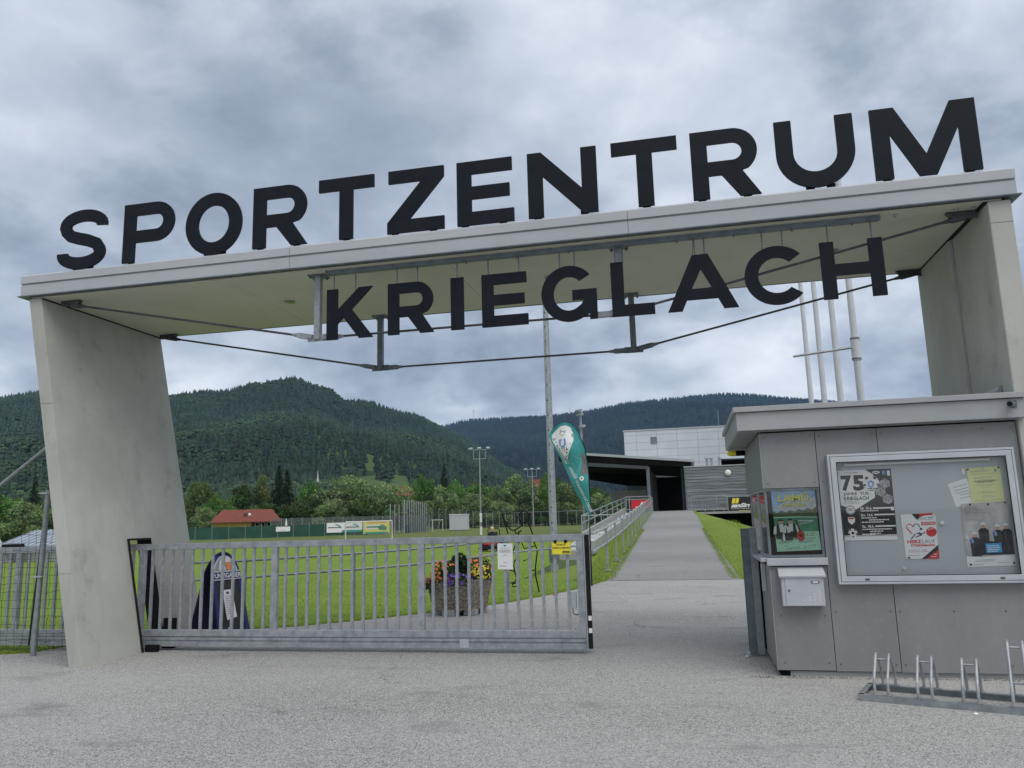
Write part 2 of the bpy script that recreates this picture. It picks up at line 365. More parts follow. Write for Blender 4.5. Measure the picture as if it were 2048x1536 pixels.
class MB:
    def __init__(s): s.v = []; s.f = []; s.m = []; s.mats = []; s.sm = []
    def mi(s, mat):
        if mat is None: return 0
        if mat not in s.mats: s.mats.append(mat)
        return s.mats.index(mat)
    def add(s, vs, fs, mat=None, smooth=False):
        b = len(s.v); s.v += [tuple(v) for v in vs]; k = s.mi(mat)
        for f in fs: s.f.append(tuple(b+i for i in f)); s.m.append(k); s.sm.append(smooth)
        return s
    def box(s, a, b, mat=None):
        x0, y0, z0 = (min(a[i], b[i]) for i in range(3)); x1, y1, z1 = (max(a[i], b[i]) for i in range(3))
        return s.hexa([(x0, y0, z0), (x1, y0, z0), (x1, y1, z0), (x0, y1, z0), (x0, y0, z1), (x1, y0, z1), (x1, y1, z1), (x0, y1, z1)], mat)
    def hexa(s, vs, mat=None):
        return s.add(vs, [(0, 3, 2, 1), (4, 5, 6, 7), (0, 1, 5, 4), (1, 2, 6, 5), (2, 3, 7, 6), (3, 0, 4, 7)], mat)
    def bar(s, p0, p1, wx, wy, upv=(0, 0, 1), mat=None):
        p0 = Vector(p0); p1 = Vector(p1); d = (p1-p0).normalized(); u = Vector(upv)
        if abs(d.dot(u)) > .99: u = Vector((1, 0, 0))
        a = d.cross(u).normalized(); b = a.cross(d).normalized(); vs = []
        for p in (p0, p1):
            for i, j in ((-1, -1), (1, -1), (1, 1), (-1, 1)): vs.append(p+a*(i*wx/2)+b*(j*wy/2))
        return s.hexa(vs, mat)
    def tube(s, pts, r, n=8, mat=None, closed=False, cap=True, smooth=True):
        pts = [Vector(p) for p in pts]; k = len(pts); rs = r if isinstance(r, (list, tuple)) else [r]*k
        vs = []; fs = []; pa = None
        for i, p in enumerate(pts):
            a = pts[i-1] if (i or closed) else p; b = pts[(i+1) % k] if (i < k-1 or closed) else p
            d = (b-a).normalized()
            if pa is None:
                pa = d.orthogonal().normalized()
            pa = (pa-d*pa.dot(d))
            if pa.length < 1e-4: pa = d.orthogonal()
            pa.normalize(); pb = d.cross(pa)
            for j in range(n):
                t = 2*math.pi*j/n; vs.append(p+(pa*math.cos(t)+pb*math.sin(t))*rs[i])
        rng = k if closed else k-1
        for i in range(rng):
            for j in range(n):
                i2 = (i+1) % k
                fs.append((i*n+j, i*n+(j+1) % n, i2*n+(j+1) % n, i2*n+j))
        s.add(vs, fs, mat, smooth)
        if cap and not closed:
            s.add(vs[:n], [tuple(range(n-1, -1, -1))], mat); s.add(vs[-n:], [tuple(range(n))], mat)
        return s
    def poly(s, outer, holes=(), fn=None, th=0.0, mat=None):
        """2-D polygon (u,v) with holes -> faces at depth 0 (towards the viewer) and th; fn maps (u,v,depth) to 3-D"""
        loops = [list(outer)]+[list(h) for h in holes]
        tri = tessellate_polygon([[Vector((a, b, 0)) for a, b in lp] for lp in loops])
        flat = [p for lp in loops for p in lp]; n = len(flat)
        tr = []
        for t in tri:
            (ax, ay), (bx, by), (cx, cy_) = (flat[i] for i in t)
            ar = (bx-ax)*(cy_-ay)-(cx-ax)*(by-ay)
            if abs(ar) < 1e-12: continue
            tr.append(t if ar > 0 else (t[0], t[2], t[1]))
        s.add([fn(a, b, 0) for a, b in flat], tr, mat)
        if th:
            s.add([fn(a, b, th) for a, b in flat], [(t[0], t[2], t[1]) for t in tr], mat)
            for lp, sgn in [(loops[0], 1)]+[(h, -1) for h in loops[1:]]:
                k = len(lp); area = sum(lp[i][0]*lp[(i+1) % k][1]-lp[(i+1) % k][0]*lp[i][1] for i in range(k))
                q = lp if area*sgn > 0 else lp[::-1]
                vs = [fn(a, b, 0) for a, b in q]+[fn(a, b, th) for a, b in q]
                s.add(vs, [(i, i+k, (i+1) % k+k, (i+1) % k) for i in range(k)], mat)
        return s
    def sphere(s, c, r, nu=10, nv=7, mat=None, sc3=(1, 1, 1)):
        vs = [(c[0], c[1], c[2]-r*sc3[2])]; fs = []
        for i in range(1, nv):
            ph = -math.pi/2+math.pi*i/nv
            for j in range(nu):
                t = 2*math.pi*j/nu; vs.append((c[0]+r*sc3[0]*math.cos(ph)*math.cos(t), c[1]+r*sc3[1]*math.cos(ph)*math.sin(t), c[2]+r*sc3[2]*math.sin(ph)))
        vs.append((c[0], c[1], c[2]+r*sc3[2])); top = len(vs)-1
        for j in range(nu):
            fs.append((0, 1+(j+1) % nu, 1+j)); fs.append((top, 1+(nv-2)*nu+j, 1+(nv-2)*nu+(j+1) % nu))
        for i in range(nv-2):
            for j in range(nu): fs.append((1+i*nu+j, 1+i*nu+(j+1) % nu, 1+(i+1)*nu+(j+1) % nu, 1+(i+1)*nu+j))
        return s.add(vs, fs, mat, True)
    def mesh(s, name, mat=None, off=(0, 0, 0)):
        me = bpy.data.meshes.new(name); o = Vector(off)
        me.from_pydata([(v[0]-o.x, v[1]-o.y, v[2]-o.z) for v in s.v], [], s.f)
        names = s.mats or [mat]
        for nme in names: me.materials.append(M[nme])
        me.polygons.foreach_set('material_index', s.m); me.polygons.foreach_set('use_smooth', s.sm); me.update()
        return me
    def build(s, name, mat=None, parent=None, bevel=0, loc=None):
        base = Vector(loc) if loc is not None else org(parent)
        o = link(name, s.mesh(name, mat, base), parent, base)
        if bevel:
            b = o.modifiers.new('bevel', 'BEVEL'); b.width = bevel; b.segments = 2; b.limit_method = 'ANGLE'; b.angle_limit = R(40)
        return o
def copy_tree(o, parent=None):
    c = o.copy(); COL.objects.link(c); c.parent = parent
    ORG[c.name] = org(o)
    for ch in o.children: copy_tree(ch, c)
    return c

_TX = {}
def text2d(s, bold=0.0):
    """outline of a line of lettering as flat triangles, scaled to a unit box"""
    key = (s, bold)
    if key in _TX: return _TX[key]
    cu = bpy.data.curves.new('t', 'FONT'); cu.body = s; cu.offset = bold; cu.resolution_u = 2
    ob = bpy.data.objects.new('t', cu); COL.objects.link(ob)
    dg = bpy.context.evaluated_depsgraph_get(); ev = ob.evaluated_get(dg); me = ev.to_mesh()
    vs = [(v.co.x, v.co.y) for v in me.vertices]; fs = [tuple(p.vertices) for p in me.polygons]
    ev.to_mesh_clear(); bpy.data.objects.remove(ob); bpy.data.curves.remove(cu)
    x0 = min(v[0] for v in vs); x1 = max(v[0] for v in vs); y0 = min(v[1] for v in vs); y1 = max(v[1] for v in vs)
    fs2 = []
    for f in fs:
        a = sum(vs[f[i]][0]*vs[f[(i+1) % len(f)]][1]-vs[f[(i+1) % len(f)]][0]*vs[f[i]][1] for i in range(len(f)))
        fs2.append(f if a > 0 else f[::-1])
    r = ([((x-x0)/(x1-x0), (y-y0)/max(1e-6, y1-y0)) for x, y in vs], fs2); _TX[key] = r
    return r
def text(mb, s, fn, u0, v0, du, dv, mat, depth=0.0, bold=.02, slant=0.0, shear=0.0):
    """lettering in a box of a surface's own (u,v); slant leans the letters, shear lifts the line"""
    vs, fs = text2d(s, bold)
    mb.add([fn(u0+du*x+slant*dv*y, v0+dv*y+shear*x, depth) for x, y in vs], fs, mat)
def rect(mb, fn, u0, v0, u1, v1, mat, depth=0.0):
    mb.add([fn(u0, v0, depth), fn(u1, v0, depth), fn(u1, v1, depth), fn(u0, v1, depth)], [(0, 1, 2, 3)], mat)
def disc(mb, fn, u, v, ru, rv, mat, depth=0.0, n=20):
    mb.add([fn(u+ru*math.cos(2*math.pi*i/n), v+rv*math.sin(2*math.pi*i/n), depth) for i in range(n)], [tuple(range(n))], mat)
def ring2d(mb, fn, u, v, ru, rv, tu, mat, depth=0.0, a0=0, a1=360, n=24):
    vs = []
    for i in range(n+1):
        t = R(a0+(a1-a0)*i/n); c, s_ = math.cos(t), math.sin(t); k = 1-tu
        vs += [fn(u+ru*c*k, v+rv*s_*k, depth), fn(u+ru*c, v+rv*s_, depth)]
    mb.add(vs, [(2*i, 2*i+1, 2*i+3, 2*i+2) for i in range(n)], mat)
def quadfn(bl, br, tr, tl, y, k=.0012):
    """a sheet on a wall that faces -Y: (u,v) of the sheet to the world; depth counts towards the viewer"""
    def fn(u, v, d=0):
        x = (bl[0]*(1-u)+br[0]*u)*(1-v)+(tl[0]*(1-u)+tr[0]*u)*v
        z = (bl[1]*(1-u)+br[1]*u)*(1-v)+(tl[1]*(1-u)+tr[1]*u)*v
        return (x, y-k*d, z)
    return fn
# ================================================================== SETTING
def sheet(name, pts, z, mat, label=None):
    mb = MB(); mb.poly([(p[0], p[1]) for p in pts], fn=lambda u, v, d: (u, v, z), mat=mat)
    return tag(mb.build(name), label, None, None, 'structure')
g = MB(); S_ = 7000
g.add([(-S_, -S_, -.03), (S_, -S_, -.03), (S_, S_, -.03), (-S_, S_, -.03)], [(0, 1, 2, 3)], 'meadow')
tag(g.build('ground'), kind='structure')
EDGE = [(-2.16, 20.8), (-2.36, 19.7), (-2.60, 18.5), (-3.1, 16.9), (-3.70, 15.37), (-4.5, 14.15), (-5.49, 12.94), (-6.3, 12.15), (-7.1, 11.75), (-7.75, 12.1), (-8.7, 12.0), (-8.85, 9.45), (-9.6, 9.2), (-12, 9.1), (-60, 9.0)]
rr_ = random.Random(3)
EDGE2 = []
for (a, b) in zip(EDGE[:-1], EDGE[1:]):
    n_ = max(1, int(math.dist(a, b)/.22)) if math.dist(a, b) < 6 else 12
    for i in range(n_):
        t = i/n_; j = .025 if i else 0
        EDGE2.append((a[0]+(b[0]-a[0])*t+rr_.uniform(-j, j), a[1]+(b[1]-a[1])*t+rr_.uniform(-j, j)))
EDGE2.append(EDGE[-1])
sheet('forecourt_pavement', [(-60, -40), (60, -40), (60, 20.8), (1.15, 20.79)]+EDGE2, 0, 'asphalt_light')
sheet('pitch_field', [(-95, 8.2), (-1.0, 8.2), (-1.0, 22), (-4.6, 22), (-5.6, 40), (-5.6, 74), (-95, 74)], -.016, 'pitch_grass')
sheet('training_field', [(-130, 74), (-12, 74), (-12, 235), (-130, 235)], -.012, 'field_grass')

# the ramp that climbs to the grandstand, with its grass banks
def zr(y): return max(0.0, .042*(y-20.8)) if y < 69.6 else .042*48.8
def xl(y): return -2.16-.77*(y-20.8)/48.8
def xr(y): return 1.15-.72*(y-20.8)/48.8
ys = [20.8+48.8*i/24 for i in range(25)]
mb = MB(); vs = []
rj = random.Random(5)
for y in ys:
    vs += [(xl(y)+rj.uniform(-.04, .04), y, zr(y)+.004), (xr(y)+rj.uniform(-.04, .04), y, zr(y)+.004)]
mb.add(vs, [(2*i, 2*i+1, 2*i+3, 2*i+2) for i in range(24)], 'asphalt_path')
mb.add([(-2.16, 20.79, .006), (1.15, 20.79, .006), (1.15, 20.815, .006), (-2.16, 20.815, .006)], [(0, 1, 2, 3)], 'rubber')
tag(mb.build('ramp_path'), kind='structure')
mb = MB(); vs = []; cols = 6
for y in ys:
    a = xl(y)+.15; b = -3.5 if y > 30 else -3.6
    zb = zr(y)-.02
    edge = [(a, zb-.01), (a-.25, zb+.01), ((a+b)/2, zb-.02), (b, zb-.03)]
    if y < 29:
        k = (29-y)/8.2; edge = [(a, zb-.01), (a-.25, zb), (a-.8, zb*.6-.01), (a-1.9-k, -.04)]
    vs += [(x, y, z) for x, z in edge]
mb.add(vs, [(4*i+j+1, 4*i+j, 4*i+j+4, 4*i+j+5) for i in range(24) for j in range(3)], 'bank_grass', True)
tag(mb.build('left_bank_terrain'), kind='structure')
mb = MB(); vs = []
for y in ys:
    a = xr(y)-.15; k = (y-20.8)/48.8
    b = 5.2-4.5*min(1, max(0, (y-24)/43))**1.15
    b = max(b, a+.25)
    z0 = zr(y)-.02
    vs += [(a, y, z0-.01), (a+.2, y, z0), ((a+b)/2, y, z0+.02), (b, y, z0-.05), (b+.9, y, -.6 if y > 30 else -.04)]
mb.add(vs, [(5*i+j, 5*i+j+1, 5*i+j+6, 5*i+j+5) for i in range(24) for j in range(4)], 'bank_grass', True)
tag(mb.build('right_bank_terrain'), kind='structure')

# short grass blades and edge tufts: real relief on the near turf
def inside_asphalt(x, y):
    c = False; P = POLY; j = len(P)-1
    for i in range(len(P)):
        if (P[i][1] > y) != (P[j][1] > y) and x < (P[j][0]-P[i][0])*(y-P[i][1])/(P[j][1]-P[i][1])+P[i][0]: c = not c
        j = i
    return c
POLY = [(-60, -40), (60, -40), (60, 20.8), (1.15, 20.79)]+EDGE2
nr = np.random.default_rng(11)
pts = []
def tuft(x, y, z, h): pts.append((x, y, z, h))
for i in range(len(EDGE2)-1):
    a, b = EDGE2[i], EDGE2[i+1]; d = math.dist(a, b)
    if d > 2: continue
    nx, ny = -(b[1]-a[1])/d, (b[0]-a[0])/d
    for k in range(int(d*320)):
        t = rr_.random(); o_ = abs(rr_.gauss(0, .10))-.02
        sgn = -1
        tuft(a[0]+(b[0]-a[0])*t+sgn*nx*o_, a[1]+(b[1]-a[1])*t+sgn*ny*o_, -.02, rr_.uniform(.02, .065))
for k in range(26000):
    x = rr_.uniform(-12.5, -2.2); y = 9.3+16*rr_.random()**1.4
    if not inside_asphalt(x, y): tuft(x, y, -.018, rr_.uniform(.015, .035))
for k in range(16000):
    y = 21+30*rr_.random()**1.6; x = rr_.uniform(-4.2, xl(y)+.1) if k % 2 else rr_.uniform(xr(y)-.12, xr(y)+2.2)
    if y < 31 and x < xl(y)-.9: continue
    tuft(x, y, zr(y)-.03, rr_.uniform(.03, .09))
for k in range(9000):
    y = 21+22*rr_.random(); side = k % 2
    x = (xl(y)+rr_.gauss(.1, .06)) if side else (xr(y)-rr_.gauss(.1, .06)); tuft(x, y, zr(y)-.02, rr_.uniform(.03, .08))
P = np.array(pts); n = len(P)
th = nr.uniform(0, 2*np.pi, n); wd = nr.uniform(.006, .012, n); ln = nr.normal(0, .35, (n, 2))
V = np.zeros((n, 3, 3)); V[:, 0, 0] = P[:, 0]-np.cos(th)*wd; V[:, 0, 1] = P[:, 1]-np.sin(th)*wd; V[:, 0, 2] = P[:, 2]
V[:, 1, 0] = P[:, 0]+np.cos(th)*wd; V[:, 1, 1] = P[:, 1]+np.sin(th)*wd; V[:, 1, 2] = P[:, 2]
V[:, 2, 0] = P[:, 0]+ln[:, 0]*P[:, 3]; V[:, 2, 1] = P[:, 1]+ln[:, 1]*P[:, 3]; V[:, 2, 2] = P[:, 2]+P[:, 3]
def np_mesh(name, V, F, mat, tint=None, smooth=False):
    me = bpy.data.meshes.new(name); nv = len(V); nf = len(F); k = F.shape[1]
    me.vertices.add(nv); me.vertices.foreach_set('co', np.ascontiguousarray(V, dtype=np.float32).ravel())
    me.loops.add(nf*k); me.loops.foreach_set('vertex_index', np.ascontiguousarray(F, dtype=np.int32).ravel())
    me.polygons.add(nf); me.polygons.foreach_set('loop_start', np.arange(0, nf*k, k, dtype=np.int32))
    if smooth: me.polygons.foreach_set('use_smooth', np.ones(nf, dtype=bool))
    me.materials.append(M[mat]); me.update(calc_edges=True)
    if tint is not None:
        ca = me.color_attributes.new('tint', 'FLOAT_COLOR', 'POINT')
        t4 = np.ones((nv, 4), dtype=np.float32); t4[:, :3] = tint; ca.data.foreach_set('color', t4.ravel())
    return me
gt = np.stack([nr.uniform(.15, .24, n), nr.uniform(.22, .33, n), nr.uniform(.025, .045, n)], 1)
gm = np_mesh('grass', V.reshape(-1, 3), np.arange(3*n).reshape(n, 3), 'leaves', np.repeat(gt, 3, 0))
tag(link('grass', gm), 'short green grass blades along the asphalt edge and on the banks', 'grass', kind='stuff')

# ------------------------------------------------------------------ hills
R1 = [(-0.923,0.1201),(-0.844,0.1407),(-0.801,0.1479),(-0.767,0.1562),(-0.731,0.1618),(-0.679,0.1558),(-0.629,0.1592),(-0.599,0.1658),(-0.571,0.1667),(-0.542,0.1763),(-0.507,0.1836),(-0.489,0.1859),(-0.470,0.1786),(-0.446,0.1732),(-0.427,0.1580),(-0.396,0.1562),(-0.365,0.1445),(-0.333,0.1371),(-0.308,0.1244),(-0.276,0.1077),(-0.257,0.0945),(-0.232,0.0728),(-0.207,0.0600),(-0.169,0.0400),(-0.107,0.0225),(-0.046,0.0082)]
R2 = [(-0.540,0.0931),(-0.421,0.1116),(-0.304,0.1218),(-0.275,0.1297),(-0.230,0.1319),(-0.166,0.1312),(-0.114,0.1377),(-0.069,0.1453),(-0.025,0.1475),(0.012,0.1491),(0.055,0.1488),(0.084,0.1460),(0.119,0.1396),(0.164,0.1317),(0.213,0.1257),(0.275,0.1223),(0.348,0.1205),(0.434,0.1054),(0.542,0.0688)]
def vnoise(x, y, seed=0):
    s = 0; a = 1.0
    for o in range(4):
        f = 2**o
        s = s+a*(np.sin(x*f*1.1+seed+o*1.7+1.3*np.sin(y*f*.9+o))*np.cos(y*f*1.2-seed*.7+o*2.1+np.sin(x*f*.7))); a *= .5
    return s
def hill_h(az, d, T, D0, D1, tree, pw, ramp_w):
    e = np.interp(az, [t[0] for t in T], [t[1] for t in T])
    zr_ = np.maximum(e*D1-tree*.75, 0)
    t = np.clip((d-D0)/(D1-D0), 0, 1.6)
    up_ = np.where(t <= 1, t**pw, 1-(t-1)*.55)
    x = d*np.sin(az); y = d*np.cos(az)
    bump = vnoise(x/ramp_w, y/ramp_w, 2.0)*.085*zr_*np.clip(t*3, 0, 1)*np.clip((1-t)*4, 0, 1)*np.where(t <= 1, 1, 0)
    return 1.6*0+zr_*up_+bump
def hill_mesh(name, T, D0, D1, tree, pw, rw, na, nd, mat, a0, a1, dmax):
    az = np.linspace(a0, a1, na); d = np.linspace(D0, dmax, nd)
    A, D = np.meshgrid(az, d, indexing='ij'); Z = hill_h(A, D, T, D0, D1, tree, pw, rw)
    Z[:, 0] = -.1
    V = np.stack([D*np.sin(A), D*np.cos(A), Z], -1).reshape(-1, 3)
    i, j = np.meshgrid(np.arange(na-1), np.arange(nd-1), indexing='ij'); b = (i*nd+j).ravel()
    F = np.stack([b, b+1, b+nd+1, b+nd], 1)[:, ::-1]
    return np_mesh(name, V, F, mat, smooth=True)
H1 = dict(T=R1, D0=300, D1=1500, tree=20, pw=1.32)
H2 = dict(T=R2, D0=1500, D1=4500, tree=18, pw=1.12)
tag(link('forested_hill', hill_mesh('forested_hill', R1, 500, 1900, 15, 1.32, 210, 180, 70, 'forest_floor', -.923, -.046, 2700)), kind='structure')
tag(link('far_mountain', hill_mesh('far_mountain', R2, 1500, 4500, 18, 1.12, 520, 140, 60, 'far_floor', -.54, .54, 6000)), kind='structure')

def conifer_t(rs, seg=6):
    V = []; F = []
    for k, (z0, z1, r) in enumerate(((.08, .55, .21), (.33, .78, .155), (.60, 1.0, .10))):
        b = len(V); V.append((0, 0, z1)); a0 = rs.uniform(0, 6)
        for j in range(seg):
            t = a0+2*math.pi*j/seg; q = r*(1.15 if j % 2 else .75)*rs.uniform(.85, 1.15)
            V.append((q*math.cos(t), q*math.sin(t), z0+rs.uniform(-.04, .04)))
        F += [(b, b+1+j, b+1+(j+1) % seg) for j in range(seg)]
    return np.array(V), np.array(F)
def blob_t(rs):
    t = (1+5**.5)/2
    B = [(-1, t, 0), (1, t, 0), (-1, -t, 0), (1, -t, 0), (0, -1, t), (0, 1, t), (0, -1, -t), (0, 1, -t), (t, 0, -1), (t, 0, 1), (-t, 0, -1), (-t, 0, 1)]
    F = [(0, 11, 5), (0, 5, 1), (0, 1, 7), (0, 7, 10), (0, 10, 11), (1, 5, 9), (5, 11, 4), (11, 10, 2), (10, 7, 6), (7, 1, 8), (3, 9, 4), (3, 4, 2), (3, 2, 6), (3, 6, 8), (3, 8, 9), (4, 9, 5), (2, 4, 11), (6, 2, 10), (8, 6, 7), (9, 8, 1)]
    V2 = []; F2 = []
    for k in range(5):
        c = Vector((rs.uniform(-.20, .20), rs.uniform(-.20, .20), rs.uniform(.30, .82))) if k else Vector((0, 0, .42)); r = rs.uniform(.11, .17) if k else .24
        q = len(V2)
        for v in B: V2.append(tuple(c+Vector(v).normalized()*r*rs.uniform(.7, 1.25)))
        F2 += [(a_+q, b_+q, c_+q) for a_, b_, c_ in F]
    return np.array(V2), np.array(F2)
rs = random.Random(21)
CON = [conifer_t(rs) for _ in range(5)]; BLB = [blob_t(rs) for _ in range(4)]
def forest(name, n, T, D0, D1, tree, pw, rw, a0, a1, d0, d1, h0, h1, seed, decid, label, skip=None, cmul=(1, 1, 1)):
    q = np.random.default_rng(seed); az = q.uniform(a0, a1, n); d = np.sqrt(q.uniform(d0**2, d1**2, n))
    e = np.interp(az, [t[0] for t in T], [t[1] for t in T]); ok = e > .012
    if skip is not None: ok &= ~skip(az, d)
    az, d = az[ok], d[ok]; n = len(az)
    x = d*np.sin(az); y = d*np.cos(az); z = hill_h(az, d, T, D0, D1, tree, pw, rw)-1.0
    dm = vnoise(x/150, y/150, 5.0)+.6*vnoise(x/45, y/45, 1.0)+q.normal(0, .35, n)
    isd = dm > decid; h = q.uniform(h0, h1, n)*np.where(isd, .80, 1); wd = h*np.where(isd, q.uniform(.9, 1.3, n), q.uniform(.85, 1.45, n)); rz = q.uniform(0, 6.28, n)
    base_c = np.array([.030, .054, .034]); base_d = np.array([.050, .085, .040])  # haze is mixed into both tree colours as a greyer, bluer tint
    big = vnoise(x/260, y/260, 9.0)[:, None]  # broad noise paints ridge shadow and relief shading into the tree tints
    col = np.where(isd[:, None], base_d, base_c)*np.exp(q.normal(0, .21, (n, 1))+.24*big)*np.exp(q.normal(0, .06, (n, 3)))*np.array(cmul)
    Vs, Fs, Ts = [], [], []; off = 0
    pick = q.integers(0, 20, n)
    for kind, tpl in ((False, CON), (True, BLB)):
        for ti, (TV, TF) in enumerate(tpl):
            idx = np.where((isd == kind) & (pick % len(tpl) == ti))[0]
            if not len(idx): continue
            c, s_ = np.cos(rz[idx]), np.sin(rz[idx]); k = len(TV)
            vx = (TV[None, :, 0]*c[:, None]-TV[None, :, 1]*s_[:, None])*wd[idx][:, None]+x[idx][:, None]
            vy = (TV[None, :, 0]*s_[:, None]+TV[None, :, 1]*c[:, None])*wd[idx][:, None]+y[idx][:, None]
            vz = TV[None, :, 2]*h[idx][:, None]+z[idx][:, None]
            Vs.append(np.stack([vx, vy, vz], -1).reshape(-1, 3)); Ts.append(np.repeat(col[idx], k, 0))
            Fs.append((TF[None]+(np.arange(len(idx))*k)[:, None, None]).reshape(-1, 3)+off); off += k*len(idx)
    me = np_mesh(name, np.concatenate(Vs), np.concatenate(Fs), 'forest_tree', np.concatenate(Ts))
    return tag(link(name, me), label, 'forest', kind='stuff')
H1_END = 0
meadow_skip = lambda az, d: ((az > -.425+.012*np.sin(d/37)) & (az < -.335+.012*np.sin(d/29+1)) & (d < 920+45*np.sin(az*170)+25*np.sin(az*410))) | ((az > -.36) & (az < -.2) & (d < 640))
forest('hillside_forest', 32000, R1, 500, 1900, 15, 1.32, 210, -.86, -.10, 560, 1960, 11, 19, 4, .38, 'mixed dark forest covering the near rounded hill on the left', meadow_skip)
forest('mountain_forest', 19000, R2, 1500, 4500, 18, 1.12, 520, -.36, .40, 1650, 4560, 17, 27, 8, 1.3, 'spruce forest on the far mountain, cloud shadow and blue haze in its colour', None, (.42, .42, .55))  # colour multiplier paints cloud shadow and haze blue into the trees
mA, mD = np.meshgrid(np.linspace(-.46, -.30, 40), np.linspace(500, 1150, 40), indexing='ij'); mZ = hill_h(mA, mD, R1, 500, 1900, 15, 1.32, 210)+.6; mZ[:, 0] = -.05
mi_, mj_ = np.meshgrid(np.arange(39), np.arange(39), indexing='ij'); mb_ = (mi_*40+mj_).ravel()
tag(link('meadow_slope_terrain', np_mesh('meadow_slope', np.stack([mD*np.sin(mA), mD*np.cos(mA), mZ], -1).reshape(-1, 3), np.stack([mb_, mb_+40, mb_+41, mb_+1], 1)[:, ::-1], 'meadow', smooth=True)), kind='structure')
#forest('foothill_wood', 1300, R1, 300, 1500, 20, 1.32, 170, -.66, -.15, 300, 420, 11, 17, 14, -.2, 'lighter leafy wood at the foot of the near hill', lambda az, d: (az > -.455) & (az < -.30))

# ------------------------------------------------------------------ trees of the belt behind the pitch
def make_tree(seed, kind):
    q = random.Random(seed); V = []; F = []; T = []
    cols = {'w': (.155, .220, .095), 'g': (.105, .195, .045), 'd': (.065, .115, .036), 'b': (.10, .145, .05), 'l': (.16, .22, .065), 's': (.022, .040, .020)}
    bc = cols[kind]
    def quad(c, s, tint):
        a = Vector((q.gauss(0, 1), q.gauss(0, 1), q.gauss(0, .7))).normalized(); b = a.orthogonal().normalized()
        b = Matrix.Rotation(q.uniform(0, 6.28), 3, a) @ b; c2 = a.cross(b); k = len(V)
        s1 = s*q.uniform(.7, 1.3); s2 = s1*q.uniform(.45, .8)
        for u_, v_ in ((-1, 0), (0, -1), (1, 0), (0, 1)): V.append(c+b*(u_*s1)+c2*(v_*s2)); T.append(tint)
        F.append((k, k+1, k+2, k+3))
    def tcol(j=.25):
        m = math.exp(q.gauss(0, j)); return tuple(v*m*math.exp(q.gauss(0, .08)) for v in bc)
    if kind == 's':
        for i in range(46):
            z = .05+.93*(i/45); rad = .46*(1-z)**.85+.012
            for b in range(max(4, int(26*(1-z)))):
                t = q.uniform(0, 6.28); m = q.uniform(.85, 1.15)
                for s in range(4):
                    rr = rad*m*(.25+.25*s)
                    quad(Vector((rr*math.cos(t), rr*math.sin(t), z-rr*.28+q.gauss(0, .008))), .030, tcol())
    else:
        shape = {'w': (.42, .42, .42, 40), 'g': (.42, .42, .42, 36), 'd': (.44, .44, .42, 38), 'b': (.40, .40, .42, 34), 'l': (.30, .30, .44, 32)}[kind]
        cl = []
        while len(cl) < shape[3]:
            p = Vector((q.uniform(-1, 1), q.uniform(-1, 1), q.uniform(-1, 1)))
            if p.length > 1: continue
            if kind == 'l': p.x *= 1-.55*(p.z*.5+.5); p.y *= 1-.55*(p.z*.5+.5)
            cl.append((Vector((p.x*shape[0], p.y*shape[1], .50+p.z*shape[2]*1.0)), q.uniform(.10, .17)))
        for c, r in cl:
            tc_ = tcol(.18)
            for i in range(int(85*(r/.12)**2)):
                d = Vector((q.gauss(0, 1), q.gauss(0, 1), q.gauss(0, 1)+.35)).normalized()
                p = c+Vector((d.x*r, d.y*r, d.z*r*.85))*q.uniform(.55, 1.08)
                m = math.exp(q.gauss(0, .18)); quad(p, .026, tuple(v*m for v in tc_))
    n_ = len(V)
    crown = np_mesh('crown', np.array([v[:] for v in V]), np.array(F), 'leaves', np.array(T))
    tb = MB(); tb.tube([(0, 0, -.02), (.006, 0, .2), (-.004, .004, .45), (0, 0, .8 if kind != 's' else .97)], [.026, .02, .014, .004], 7)
    if kind != 's':
        for i in range(7):
            t = q.uniform(0, 6.28); z = q.uniform(.2, .5); l_ = q.uniform(.18, .32)
            tb.tube([(0, 0, z), (l_*.5*math.cos(t), l_*.5*math.sin(t), z+.12), (l_*math.cos(t), l_*math.sin(t), z+.3)], [.010, .006, .002], 5)
    return crown, tb.mesh('trunk', 'bark')
PROTO = {k: [make_tree(100*i+ord(k), k) for i in range(2 if k in 'wgds' else 1)] for k in 'wgdbls'}
TREES = [('b',-122,181,15.0,8.4),('g',-108,168,10.1,7.7),('g',-113,182,11.7,8.2),('d',-109,182,13.3,9.0),('l',-108,187,15.9,6.1),('s',-99,179,16.2,8.7),('s',-99,183,15.5,7.7),('g',-97,191,13.9,8.2),('d',-90,185,9.9,7.9),('w',-86,189,14.4,14.9),('w',-84,199,14.1,9.7),('w',-77,195,12.3,10.8),('w',-83,125,5.6,4.6),('w',-72,191,11.1,9.9),('g',-72,210,16.0,7.7),('s',-67,214,17.7,6.6),('w',-61,195,11.1,7.1),('g',-62,211,13.9,8.7),('w',-54,198,9.2,8.4),('g',-56,217,13.2,11.5),('w',-48,209,12.9,8.5),('w',-43,206,13.8,11.3),('g',-37,213,15.0,6.1),('g',-34,221,13.7,8.6),('w',-30,208,11.5,8.3),('g',-26,218,10.5,8.4),('w',-22,211,8.3,8.1),('d',-19,215,7.7,8.3),('w',-86,181,8.4,7.7),('d',-79,184,7.7,7.7),('w',-65,190,7.3,7.7),('w',-47,198,6.9,7.8),('d',-36,201,6.6,7.8),('w',-27,204,5.3,6.6),('d',-93,177,8.0,7.7),('d',-100,173,8.1,7.7),('g',-103,166,6.9,7.5),('g',-92,92,7.4,7.5),('s',-104,109,10.7,4.2),('w',-87,90,6.1,5.6)]
